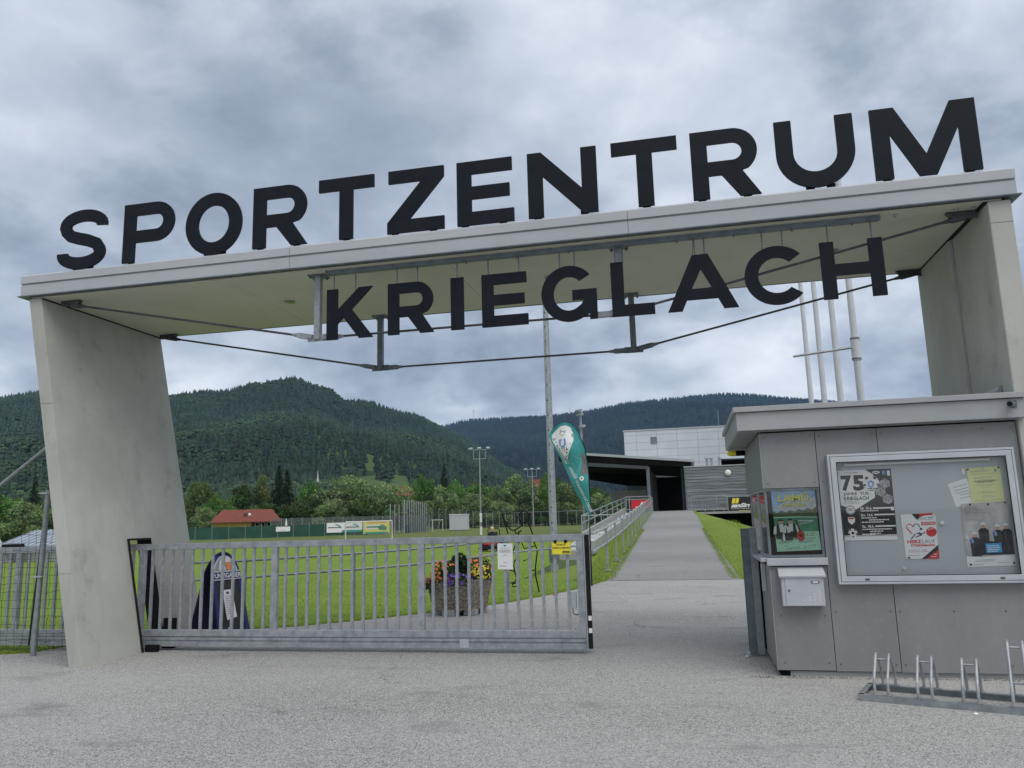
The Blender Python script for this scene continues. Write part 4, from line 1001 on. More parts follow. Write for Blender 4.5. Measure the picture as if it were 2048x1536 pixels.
cs = MB(); cs.box((KX-.003, KY-.003, .056), (KX+.002, KY+.004, 1.066)); cs.build('corner_trim', 'alu', booth)
cs = MB(); cs.box((KX-.003, KY-.003, 1.852), (KX+.002, KY+.004, 2.428)); cs.build('corner_trim', 'alu', booth)
# roof
rf = MB(); rf.box((.555, 8.425, 2.452), (3.262, 11.0, 2.64)); ro = rf.build('roof', 'kiosk_fascia', booth, .004)
m_ = MB(); m_.box((.525, 8.395, 2.645), (3.275, 11.03, 2.70)); m_.build('roof_edge_cap', 'kiosk_fascia', ro, .004)
m_ = MB(); m_.box((.56, 8.43, 2.6405), (3.257, 10.99, 2.6448)); m_.build('shadow_gap', 'black', ro)
m_ = MB(); m_.box((.585, 8.455, 2.440), (3.20, KY-.002, 2.4515)); m_.box((.585, KY-.002, 2.440), (KX-.003, 10.97, 2.4515)); m_.build('eaves_board', 'panel', ro)
# corner window: front and side glazing with frames, sill
m_ = MB()
for a, b in (((.785, KY+.005, 1.152), (1.325, KY+.03, 1.178)), ((.785, KY+.005, 1.826), (1.325, KY+.03, 1.849)), ((1.300, KY+.005, 1.178), (1.325, KY+.03, 1.826)), ((.785, KY+.005, 1.178), (.790, KY+.03, 1.826))): m_.box(a, b)
wf = m_.build('window_frame', 'galv_dark', booth)
m_ = MB(); m_.box((.791, KY+.012, 1.179), (1.299, KY+.018, 1.825)); m_.build('pane', 'glass', wf)
m_ = MB()
for a, b in (((KX+.005, KY+.034, 1.152), (KX+.03, YK-.4, 1.172)), ((KX+.005, KY+.034, 1.83), (KX+.03, YK-.4, 1.849)), ((KX+.005, KY+.034, 1.172), (KX+.03, KY+.05, 1.83)), ((KX+.005, 9.30, 1.172), (KX+.045, 9.335, 1.83)), ((KX+.005, 9.42, 1.172), (KX+.03, 9.45, 1.83)), ((KX+.005, YK-.43, 1.172), (KX+.03, YK-.4, 1.83))): m_.box(a, b)
wf2 = m_.build('window_frame', 'alu', booth)
for y0, y1 in ((KY+.051, 9.299), (9.336, 9.419), (9.451, YK-.431)):
    m_ = MB(); m_.box((KX+.014, y0, 1.173), (KX+.019, y1, 1.829)); m_.build('pane', 'glass', wf2)
m_ = MB(); m_.box((.755, KY-.045, 1.075), (1.340, KY+.03, 1.148)); m_.build('window_sill', 'alu', booth, .005)
m_ = MB(); m_.box((.70, KY+.031, 1.11), (KX+.03, YK-.35, 1.148)); m_.build('window_sill', 'alu', booth, .004)
m_ = MB(); m_.box((.735, 9.03, .78), (KX-.001, 9.10, 1.07)); m_.build('card_reader', 'alu_white', booth, .006)
m_ = MB(); m_.box((.70, YK-.5, 1.05), (.79, YK-.38, 1.14)); m_.build('latch_box', 'alu_white', booth, .006)
# amber beacon under the eaves
bc = thing('warning_beacon', (.66, 10.6, 2.37), 'amber rotating warning light under the booth eaves', 'lamp')
m_ = MB(); m_.tube([(.775, 10.62, 2.385), (.66, 10.62, 2.385)], .036, 14); m_.build('lamp_base', 'black', bc)
m_ = MB(); m_.tube([(.66, 10.62, 2.385), (.60, 10.62, 2.385), (.565, 10.62, 2.385), (.55, 10.62, 2.385)], [.037, .036, .028, .008], 14); m_.build('lamp_dome', 'yellow', bc)
cc = thing('security_camera', (3.12, 8.38, 2.56), 'small dark bullet camera on the booth roof edge', 'camera')
m_ = MB(); m_.tube([(3.15, 8.41, 2.585), (3.09, 8.31, 2.575)], .030, 12); m_.build('housing', 'galv_dark', cc)
m_ = MB(); m_.tube([(3.088, 8.307, 2.5748), (3.083, 8.298, 2.574)], [.022, .022], 12); m_.build('lens', 'black', cc)
m_ = MB(); m_.box((3.13, 8.415, 2.55), (3.19, 8.424, 2.62)); m_.tube([(3.16, 8.418, 2.585), (3.14, 8.395, 2.585)], .012, 8); m_.build('bracket', 'galv_dark', cc)
bk = thing('roof_bracket', (3.2, 8.8, 2.70), 'thin angled metal bracket on the booth roof by the pillar', 'bracket')
m_ = MB(); m_.bar((2.98, 8.85, 2.71), (3.19, 8.80, 2.80), .012, .03); m_.build('brace', 'galv', bk); m_ = MB(); m_.box((3.19, 8.76, 2.70), (3.206, 8.86, 2.82)); m_.build('plate', 'galv', bk)
# letter box
lb = thing('letter_box', (1.07, 8.5, .68), 'silver-grey letter box with sloping lid on the booth wall', 'letterbox')
m_ = MB(); m_.hexa([(.868, 8.435, .685), (1.268, 8.435, .685), (1.268, 8.548, .685), (.868, 8.548, .685), (.868, 8.435, .98), (1.268, 8.435, .98), (1.268, 8.548, 1.02), (.868, 8.548, 1.02)]); m_.build('body', 'alu_white', lb, .006)
m_ = MB(); m_.box((.902, 8.427, .690), (1.238, 8.434, .968)); d_ = m_.build('door', 'alu_white', lb, .002)
m_ = MB(); m_.hexa([(.845, 8.412, .962), (1.292, 8.412, .962), (1.285, 8.548, 1.052), (.852, 8.548, 1.052), (.845, 8.412, .984), (1.292, 8.412, .984), (1.285, 8.548, 1.066), (.852, 8.548, 1.066)]); m_.build('lid', 'alu', lb, .004)
m_ = MB(); m_.box((1.150, 8.423, .905), (1.226, 8.4268, .930)); pl_ = m_.build('name_plate', 'screw', d_); m_ = MB(); m_.box((1.162, 8.4205, .911), (1.214, 8.4228, .924)); m_.build('name_card', 'paper', pl_)
m_ = MB(); m_.tube([(.935, 8.421, .838), (.935, 8.4268, .838)], .011, 12); m_.build('lock', 'screw', d_)
for i, row in enumerate(((0, 1, 2, 3), (1, 2, 3), (2, 3), (3,))):
    for c in row:
        x, z = 1.075+c*.048, .745+i*.028; m_ = MB(); m_.tube([(x, 8.4245, z), (x, 8.4268, z)], .0055, 8); m_.build('drain_stud', 'white', d_)
# ------------------------------------------------------------------ notice board
nb = thing('notice_board', (2.27, 8.5, .885), 'glazed aluminium notice board on the booth wall', 'notice board')
def frame(mb, x0, x1, z0, z1, wd, y0, y1):
    mb.box((x0, y0, z0), (x1, y1, z0+wd)); mb.box((x0, y0, z1-wd), (x1, y1, z1)); mb.box((x0, y0, z0+wd), (x0+wd, y1, z1-wd)); mb.box((x1-wd, y0, z0+wd), (x1, y1, z1-wd))
m_ = MB(); frame(m_, 1.415, 3.125, .888, 2.170, .022, 8.462, 8.548); m_.build('case', 'alu_white', nb, .003)
m_ = MB(); m_.box((1.4372, 8.54, .9102), (3.1028, 8.5475, 2.1478)); m_.build('back_panel', 'board_grey', nb)
m_ = MB(); frame(m_, 1.442, 3.098, .915, 2.143, .052, 8.458, 8.476); dr = m_.build('door_frame', 'alu_white', nb, .003)
m_ = MB(); frame(m_, 1.4942, 3.0458, .9672, 2.0908, .006, 8.460, 8.470); m_.build('seal', 'black', dr)
m_ = MB(); m_.box((1.5005, 8.464, .9735), (3.0395, 8.4665, 2.0845)); m_.build('pane', 'glass_clear', dr)
for x in (1.66, 2.86):
    m_ = MB(); m_.box((x, 8.455, .925), (x+.04, 8.4578, .945)); m_.build('lock', 'screw', dr)
m_ = MB(); m_.tube([(1.60, 8.505, 2.062), (2.90, 8.505, 2.066)], .013, 10); lt = m_.build('light_tube', 'white', nb)
m_ = MB(); m_.box((1.58, 8.51, 2.05), (1.60, 8.539, 2.08)); m_.box((2.90, 8.51, 2.05), (2.92, 8.539, 2.08)); m_.build('tube_holder', 'white', lt)
def sheet_paper(name, label, c, y, mat, cat='poster'):
    fn = quadfn(*c, y, .0009); m_ = MB(); k = fn(0, 0, 0)[1]+.0008
    a = [fn(0, 0, 0), fn(1, 0, 0), fn(1, 1, 0), fn(0, 1, 0)]; m_.add(a+[(p[0], k, p[2]) for p in a], [(0, 1, 2, 3), (7, 6, 5, 4), (0, 4, 5, 1), (1, 5, 6, 2), (2, 6, 7, 3), (3, 7, 4, 0)])
    cx = (c[0][0]+c[1][0])/2; o = m_.build(name, mat, None, loc=(cx, y, c[0][1])); tag(o, label, cat); return o, fn
def lines(mb, fn, rows, mat, d=1, h=.010, ragged=None):
    q = ragged or random.Random(1)
    for v, a, b in rows:
        x = a
        while x < b-.004:
            wl = min(q.uniform(.025, .08), b-x); rect(mb, fn, x, v, x+wl*.86, v+h, mat, d); x += wl
def soccer(mb, fn, u, v, ru, rv, d, white='white'):
    disc(mb, fn, u, v, ru, rv, white, d, 24)
    mb.add([fn(u+ru*.38*math.cos(R(90+72*i)), v+rv*.38*math.sin(R(90+72*i)), d+1) for i in range(5)], [(0, 1, 2, 3, 4)], 'ink')
    for i in range(5):
        a = R(54+72*i); c_ = (u+ru*.86*math.cos(a), v+rv*.86*math.sin(a))
        t_ = [(c_[0]+ru*.24*math.cos(a+R(70*j)), c_[1]+rv*.24*math.sin(a+R(70*j))) for j in (-2, -1, 0, 1, 2)]
        t_ = [(x, y) if ((x-u)/ru)**2+((y-v)/rv)**2 < .98 else (u+(x-u)*.97/math.sqrt(((x-u)/ru)**2+((y-v)/rv)**2), v+(y-v)*.97/math.sqrt(((x-u)/ru)**2+((y-v)/rv)**2)) for x, y in t_]
        mb.add([fn(x, y, d+1) for x, y in t_], [(0, 1, 2, 3, 4)], 'ink')
# anniversary poster
po, fn = sheet_paper('anniversary_poster', 'black and white football anniversary poster headed 75 in the notice board', ((1.52, 1.31), (2.01, 1.31), (2.02, 2.01), (1.512, 2.01)), 8.535, 'paper')
m_ = MB()
blk = [(.01, .50), (.0, .06), (1, .08), (1, 1), (.52, 1), (.66, .945), (.665, .60), (.30, .44)]
m_.poly([(.0, .50), (.0, .06), (1, .06), (1, 1.0), (.52, 1.0), (.66, .93), (.66, .60), (.28, .435)], fn=lambda u, v, d: fn(u, v, 1), mat='ink')
m_.build('dark_field', None, po)
m_ = MB(); text(m_, '7', fn, .05, .70, .20, .225, 'ink', 2, .05); text(m_, '5', fn, .27, .70, .22, .225, 'ink', 2, .05)
text(m_, 'JAHRE  TUS', fn, .07, .63, .47, .052, 'ink', 2, .02); text(m_, 'KRIEGLACH', fn, .07, .568, .47, .052, 'ink', 2, .02); text(m_, 'FUSSBALL', fn, .07, .515, .29, .04, 'ink_grey', 2, -.005)
text(m_, 'Mi. 15.6.', fn, .36, .43, .22, .038, 'paper', 2, .03); text(m_, 'Do. 16.6.', fn, .36, .335, .23, .038, 'paper', 2, .03); text(m_, 'Sa. 18.6.', fn, .36, .175, .23, .038, 'paper', 2, .03)
for v, a in ((.437, .60), (.345, .61), (.183, .61)): rect(m_, fn, a, v, .99, v+.02, 'paper', 2)
lines(m_, fn, [(.405, .36, .70), (.305, .36, .66), (.275, .50, .88), (.245, .36, .78), (.145, .36, .92), (.115, .50, .75), (.085, .50, .70), (.075, .35, .6)], 'paper', 2, .014)
lines(m_, fn, [(.955, .12, .38)], 'ink_grey', 2, .012); rect(m_, fn, .335, .09, .339, .42, 'ink_grey', 2)
m_.build('lettering', None, po)
m_ = MB(); soccer(m_, fn, .61, .80, .155, .115, 3)
m_.poly([(.47, .77), (.62, .74), (.74, .775), (.60, .61)], fn=lambda u, v, d: fn(u, v, 6), mat='paper'); m_.add([fn(a, b, 7) for a, b in ((.55, .83), (.65, .83), (.65, .76), (.60, .73), (.55, .76))], [(0, 4, 3, 2, 1)], 'crest_blue'); disc(m_, fn, .60, .785, .03, .028, 'paper', 8)
lines(m_, fn, [(.72, .53, .70), (.695, .56, .67)], 'ink', 7, .012); soccer(m_, fn, .17, .105, .085, .062, 3)
for u, v in ((.86, .79), (.77, .68), (.89, .57)): m_.add([fn(u+.105*math.cos(R(30+60*i)), v+.075*math.sin(R(30+60*i)), 3) for i in range(6)], [tuple(range(6))], 'photo_mono')
disc(m_, fn, .17, .43, .095, .066, 'ink_grey', 3); disc(m_, fn, .17, .43, .07, .048, 'paper', 4); lines(m_, fn, [(.445, .12, .22), (.43, .12, .22), (.415, .13, .21)], 'ink', 5, .008)
m_.add([fn(a, b, 3) for a, b in ((.10, .31), (.12, .33), (.22, .33), (.24, .31), (.23, .26), (.17, .22), (.11, .26))], [(0, 6, 5, 4, 3, 2, 1)], 'paper'); m_.add([fn(a, b, 4) for a, b in ((.115, .30), (.125, .322), (.215, .322), (.225, .30))], [(0, 3, 2, 1)], 'red')
disc(m_, fn, .72, .955, .07, .022, 'paper', 3); lines(m_, fn, [(.95, .67, .77)], 'ink', 4, .012); rect(m_, fn, .83, .92, .89, .975, 'crest_blue', 3); rect(m_, fn, .92, .90, .975, .975, 'paper', 3); rect(m_, fn, .93, .41, .99, .46, 'paper', 4)
rect(m_, fn, 0, .055, 1, .075, 'photo_grey', 2)
m_.build('printed_pictures', None, po)
# charity run poster
po, fn = sheet_paper('charity_run_poster', 'small white and red HERZLAUF poster with heart runner in the notice board', ((2.07, 1.12), (2.37, 1.12), (2.38, 1.56), (2.062, 1.552)), 8.535, 'paper')
m_ = MB(); text(m_, 'HERZ', fn, .10, .345, .42, .075, 'red', 1, .04); text(m_, 'LAUF', fn, .54, .345, .38, .075, 'ink', 1, -.01); text(m_, 'STEIERMARK', fn, .19, .27, .73, .055, 'red', 1, .03)
rect(m_, fn, .57, .74, .98, .81, 'red', 1); text(m_, 'ACHTUNG', fn, .60, .755, .35, .042, 'paper', 2, .02); text(m_, '10. Juni 2022', fn, .52, .88, .42, .035, 'ink', 1, .02); lines(m_, fn, [(.86, .46, .94)], 'ink_grey', 1, .01)
disc(m_, fn, .84, .585, .155, .105, 'red', 1); text(m_, 'JETZT', fn, .74, .62, .2, .035, 'paper', 2, .02, 0, .02); lines(m_, fn, [(.19, .10, .45), (.15, .10, .70), (.075, .06, .45)], 'ink_grey', 1, .012); text(m_, 'HERZ', fn, .52, .182, .14, .025, 'red', 1, .01)
m_.build('lettering', None, po)
m_ = MB(); ring2d(m_, fn, .22, .71, .10, .075, .24, 'red', 1, 0, 190, 14); ring2d(m_, fn, .42, .71, .10, .075, .24, 'ink', 1, -10, 180, 14)
def seg(a, b, w_, mat):
    dx, dy = b[0]-a[0], (b[1]-a[1])*1.4; l_ = math.hypot(dx, dy); nx, ny = -dy/l_*w_, dx/l_*w_/1.4; m_.add([fn(a[0]-nx, a[1]-ny, 1.5), fn(b[0]-nx, b[1]-ny, 1.5), fn(b[0]+nx, b[1]+ny, 1.5), fn(a[0]+nx, a[1]+ny, 1.5)], [(0, 1, 2, 3)], mat)
seg((.125, .70), (.27, .56), .016, 'red'); seg((.22, .44), (.36, .55), .016, 'ink'); seg((.40, .57), (.55, .53), .016, 'ink'); seg((.55, .53), (.36, .48), .016, 'ink'); disc(m_, fn, .545, .66, .035, .026, 'ink', 1); ring2d(m_, fn, .56, .62, .11, .075, .24, 'ink', 1, 200, 340, 10)
m_.poly([(.40, 1), (.98, 1), (.98, .96), (.70, .955), (.55, .92), (.47, .86)], fn=lambda u, v, d: fn(u, v, 1), mat='red'); m_.poly([(.32, 1), (.50, 1), (.56, .93), (.46, .87)], fn=lambda u, v, d: fn(u, v, 2), mat='ink')
m_.poly([(.55, 0), (1, 0), (1, .23), (.80, .14)], fn=lambda u, v, d: fn(u, v, 1), mat='red'); m_.poly([(.47, 0), (.60, 0), (1, .20), (1, .30)], fn=lambda u, v, d: fn(u, v, 2), mat='ink'); lines(m_, fn, [(.04, .75, .93), (.09, .84, .96)], 'paper', 3, .015)
m_.build('printed_pictures', None, po)
# slips and sheets on the right of the board
po, fn = sheet_paper('paper_slip', 'tilted white paper slip half under the yellow sheet in the notice board', ((2.575, 1.612), (2.76, 1.64), (2.70, 1.89), (2.525, 1.835)), 8.5375, 'paper', 'notice')
m_ = MB(); lines(m_, fn, [(.78, .2, .9), (.64, .22, .9), (.52, .25, .9), (.42, .4, .95), (.30, .35, .9)], 'ink_grey', 1, .025); m_.build('printed_lines', None, po)
po, fn = sheet_paper('yellow_sheet', 'pale yellow printed sheet pinned at top right of the notice board', ((2.722, 1.645), (3.012, 1.655), (3.012, 1.995), (2.708, 1.985)), 8.535, 'yellow_paper', 'notice')
m_ = MB(); lines(m_, fn, [(.90, .08, .72), (.87, .10, .60), (.80, .1, .85), (.72, .18, .80), (.68, .2, .7), (.63, .2, .75), (.50, .2, .8), (.46, .3, .7), (.40, .38, .62), (.30, .35, .65), (.26, .2, .8), (.18, .35, .65), (.14, .3, .7), (.05, .1, .9)], 'ink_grey', 1, .012); lines(m_, fn, [(.595, .15, .85), (.565, .25, .75)], 'ink', 1, .018)
m_.add([fn(a, b, 1) for a, b in ((.80, .93), (.88, .93), (.88, .86), (.84, .83), (.80, .86))], [(0, 4, 3, 2, 1)], 'teal_pale'); m_.build('printed_lines', None, po)
po, fn = sheet_paper('recruiting_poster', 'photo poster of four workers in white helmets in the notice board', ((2.612, 1.035), (3.038, 1.045), (3.032, 1.655), (2.618, 1.64)), 8.5363, 'paper')
m_ = MB(); m_.poly([(0, .17), (.3, .15), (.7, .16), (1, .25), (1, 1), (0, 1)], fn=lambda u, v, d: fn(u, v, 1), mat='photo_grey'); 
for u, v, h, c_ in ((.22, .46, .30, 'crest_blue'), (.42, .60, .33, 'ink'), (.72, .56, .30, 'crest_blue'), (.90, .57, .40, 'ink')):
    m_.poly([(u-.10, v-h), (u+.10, v-h), (u+.11, v-.04), (u+.05, v+.0), (u-.05, v), (u-.11, v-.04)], fn=lambda a, b, d: fn(a, b, 2), mat='ink'); rect(m_, fn, u-.085, v-.09, u-.03, v-.02, c_, 2.5)
    disc(m_, fn, u, v+.03, .04, .034, 'skin', 3, 14); m_.add([fn(u+.055*math.cos(R(18*i)), v+.05+.038*math.sin(R(18*i)), 4) for i in range(11)], [tuple(range(11))], 'white')
m_.poly([(.15, .18), (.9, .17), (.85, .36), (.45, .40), (.2, .33)], fn=lambda a, b, d: fn(a, b, 3.5), mat='cloth_dark'); rect(m_, fn, .42, .21, .75, .355, 'blue', 5); m_.build('printed_pictures', None, po)
m_ = MB(); lines(m_, fn, [(.31, .45, .70), (.28, .45, .72), (.25, .45, .71), (.225, .45, .66)], 'paper', 6, .011); 
for i, s in enumerate(('WIR SUCHEN', 'PRODUKTIONS-', 'MITARBEITER/INNEN', 'IN KRIEGLACH')): text(m_, s, fn, .06, .92-.045*i, .30 if i < 1 else .40, .028, 'ink_grey', 2, -.005)
lines(m_, fn, [(.755, .06, .55), (.735, .06, .5), (.715, .06, .45), (.10, .18, .60), (.08, .18, .55), (.05, .62, .86), (.03, .06, .35)], 'ink_grey', 2, .007); m_.build('lettering', None, po)
for i, (x, z, c_, r, lab) in enumerate([(2.43, 1.46, 'white', .021, 'larger round white magnet right of the charity run poster'), (2.04, 1.03, 'white', .013, 'small white magnet alone at the bottom of the notice board'), (2.36, 1.545, 'white', .011, 'white magnet on the top right corner of the charity run poster'), (2.095, 1.133, 'ink', .009, 'black pin at the lower left of the charity run poster'), (2.86, 1.985, 'white', .012, 'white magnet at the top of the yellow sheet'), (2.718, 1.972, 'ink', .009, 'black pin at the top left of the yellow sheet'), (2.995, 1.983, 'ink', .009, 'black pin at the top right of the yellow sheet'), (2.70, 1.632, 'ink', .009, 'black pin at the top left of the photo poster'), (2.86, 1.63, 'ink', .009, 'black pin at the top middle of the photo poster'), (3.01, 1.64, 'ink', .009, 'black pin at the top right of the photo poster'), (2.64, 1.06, 'ink', .009, 'black pin at the lower left of the photo poster'), (3.02, 1.07, 'ink', .009, 'black pin at the lower right of the photo poster'), (2.635, 1.31, 'white', .012, 'white magnet on the left edge of the photo poster')]):
    m_ = MB(); m_.tube([(x, 8.532, z), (x, 8.524, z), (x, 8.521, z)], [r, r, r*.7], 12); o = m_.build('board_magnet' if c_ == 'white' else 'board_pin', c_, None, loc=(x, 8.53, z)); tag(o, lab, 'magnet' if c_ == 'white' else 'pin', 'pins and magnets in the notice board')
m_ = MB(); m_.box((2.662, 8.530, 1.93), (2.69, 8.5395, 1.985)); tag(m_.build('tape_tab', 'white', None, loc=(2.676, 8.535, 1.93)), 'short white tape tab left of the yellow sheet', 'tape')
# concert poster inside the window
po, fn = sheet_paper('concert_poster', 'colourful mountain lake poster LAMÜ inside the booth window', ((.865, 1.41), (1.288, 1.41), (1.283, 1.825), (.852, 1.825)), 8.577, 'sky_print')
ff = lambda k: (lambda u, v, d: fn(u, v, k))
m_ = MB(); m_.poly([(0, .52), (1, .50), (1, .86), (.85, .74), (.70, .95), (.55, .82), (.42, .96), (.25, .70), (.08, .62)], fn=ff(1), mat='rock_print'); m_.poly([(0, .32), (1, .30), (1, .60), (.9, .52), (.8, .57), (.7, .50), (.6, .55), (.5, .48), (.4, .53), (.3, .47), (.2, .52), (.1, .46), (0, .50)], fn=ff(2), mat='wood_print')
m_.poly([(0, 0), (1, 0), (1, .34), (.6, .36), (0, .35)], fn=ff(3), mat='lake_print'); m_.poly([(0, .335), (.6, .345), (1, .325), (1, .345), (.6, .365), (0, .36)], fn=ff(4), mat='mint'); m_.build('printed_landscape', None, po)
m_ = MB()
for dx, mt, k in ((.008, 'ink', 5), (0, 'yellow', 6)): text(m_, 'LAMÜ', fn, .15+dx, .735-dx, .70, .20, mt, k, .03)
for dx, mt, k in ((.006, 'ink', 5), (0, 'yellow', 6)): text(m_, 'Wolfi & Blasi', fn, .20+dx, .615-dx, .55, .085, mt, k, .01, .25)
lines(m_, fn, [(.245, .56, .90)], 'paper', 5, .022); text(m_, 'und Volksmusik', fn, .56, .165, .32, .04, 'paper', 5, .005, 0, .05); lines(m_, fn, [(.955, .25, .8)], 'paper', 5, .012); m_.build('lettering', None, po)
po2, f2 = sheet_paper('handwritten_note', 'mint green sheet with handwriting below the concert poster in the window', ((.868, 1.212), (1.298, 1.222), (1.288, 1.412), (.862, 1.412)), 8.5765, 'mint', 'notice')
m_ = MB()
for s, u, v, du, dv, sh in (('10.6.22', .58, .74, .30, .17, .02), ('Am Freizeitsee', .40, .55, .50, .14, .02), ('Krieglach', .50, .36, .32, .17, .03), ('Grillabend', .05, .36, .31, .17, .10), ('mit', .17, .22, .09, .10, .03), ('Livemusik', .22, .07, .30, .13, .05), ('ab 17 00', .60, .12, .27, .12, .06)): text(m_, s, f2, u, v, du, dv, 'ink', 1, -.012, .2, sh)
m_.build('handwriting', None, po2)
m_ = MB()
def band(u, v, s, guitar):
    f6 = lambda a, b, d: f2(u+a*s, v+b*s, 4)
    m_.poly([(-.14, 0), (.14, 0), (.17, .55), (.09, .75), (-.09, .75), (-.17, .55)], fn=f6, mat='ink'); m_.poly([(-.20, .25), (-.13, .25), (-.11, .70), (-.17, .62)], fn=lambda a, b, d: f2(u+a*s, v+b*s, 5), mat='white'); m_.poly([(.13, .25), (.20, .25), (.17, .62), (.11, .70)], fn=lambda a, b, d: f2(u+a*s, v+b*s, 5), mat='white')
    m_.poly([(-.04, .35), (.04, .35), (.05, .75), (-.05, .75)], fn=lambda a, b, d: f2(u+a*s, v+b*s, 5), mat='white'); disc(m_, f2, u, v+.88*s, .06*s, .13*s, 'skin', 5, 14); m_.add([f2(u+.065*s*math.cos(R(18*i)), v+.92*s+.10*s*math.sin(R(18*i)), 6) for i in range(11)], [tuple(range(11))], 'ink')
    if guitar: disc(m_, f2, u+.20*s, v+.10*s, .09*s, .28*s, 'red', 7, 16); disc(m_, f2, u+.20*s, v+.12*s, .03*s, .08*s, 'ink', 8, 12); m_.add([f2(u+a*s, v+b*s, 7) for a, b in ((.18, .35), (.22, .35), (.14, .95), (.11, .95))], [(0, 1, 2, 3)], 'dark_wood')
    else: m_.poly([(-.04, -.1), (.24, -.06), (.22, .32), (.0, .30)], fn=lambda a, b, d: f2(u+a*s, v+b*s, 7), mat='ink'); m_.poly([(.0, -.08), (.06, -.08), (.05, .28), (.01, .28)], fn=lambda a, b, d: f2(u+a*s, v+b*s, 8), mat='paper')
band(.16, .62, 1.0, False); band(.38, .66, .98, True); m_.build('printed_musicians', None, po2)

# ================================================================== BIKE RACK
rk = thing('bicycle_rack', (1.9, 7.6, 0), 'low galvanised bicycle rack standing in front of the ticket booth', 'bike rack')
dx = Vector((1.07, -.395, 0)).normalized(); dy = Vector((.395, 1.07, 0)).normalized()
O = Vector((1.33, 7.53, 0)); DEP = .50
def rp_(s, t_, z): return O+dx*s+dy*t_+Vector((0, 0, z))
def lbar(a, b, nm):
    m_ = MB(); m_.bar(a+Vector((0, 0, .028)), b+Vector((0, 0, .028)), .006, .056); d = (b-a).normalized(); n_ = Vector((-d.y, d.x, 0)); c_ = Vector((0, 0, .053))
    m_.bar(a+c_+n_*.023, b+c_+n_*.023, .04, .006); m_.build(nm, 'galv_old', rk)
lbar(rp_(0, 0, 0), rp_(2.1, 0, 0), 'front_rail'); lbar(rp_(2.1, DEP, 0), rp_(0, DEP, 0), 'rear_rail'); m_ = MB(); m_.bar(rp_(0, 0, .028), rp_(0, DEP, .028), .006, .056); m_.bar(rp_(.02, 0, .053), rp_(.02, DEP, .053), .04, .006); m_.build('end_rail', 'galv_old', rk)
for s0, hgt in ((.13, .36), (.46, .36), (.79, .36), (1.13, .52), (1.46, .36), (1.79, .36)):
    for ds in (0, .105):
        m_ = MB(); s = s0+ds; pts = [rp_(s, .02, .056), rp_(s, .01, .15), rp_(s, .05, .20), rp_(s, DEP*.42, hgt-.02), rp_(s, DEP*.47, hgt), rp_(s, DEP*.52, hgt-.02), rp_(s, DEP*.80, .25), rp_(s, DEP-.05, .18), rp_(s, DEP-.03, .12), rp_(s, DEP-.02, .056)]
        m_.tube(pts, .0125, 10); lo = m_.build('wheel_loop', 'galv', rk)
    m_ = MB(); m_.tube([rp_(s0, DEP*.45, hgt-.045), rp_(s0+.105, DEP*.45, hgt-.045)], .009, 8)
    m_.build('loop_spacer', 'galv', rk)
    if hgt > .4: m_ = MB(); m_.tube([rp_(s0, DEP*.2, .22), rp_(s0+.105, DEP*.2, .22)], .009, 8); m_.build('loop_spacer', 'galv', rk)
    for t_ in (.02, DEP-.02):
        m_ = MB(); m_.bar(rp_(s0-.03, t_, .060), rp_(s0+.135, t_, .060), .05, .006); m_.build('foot_plate', 'galv_old', rk)
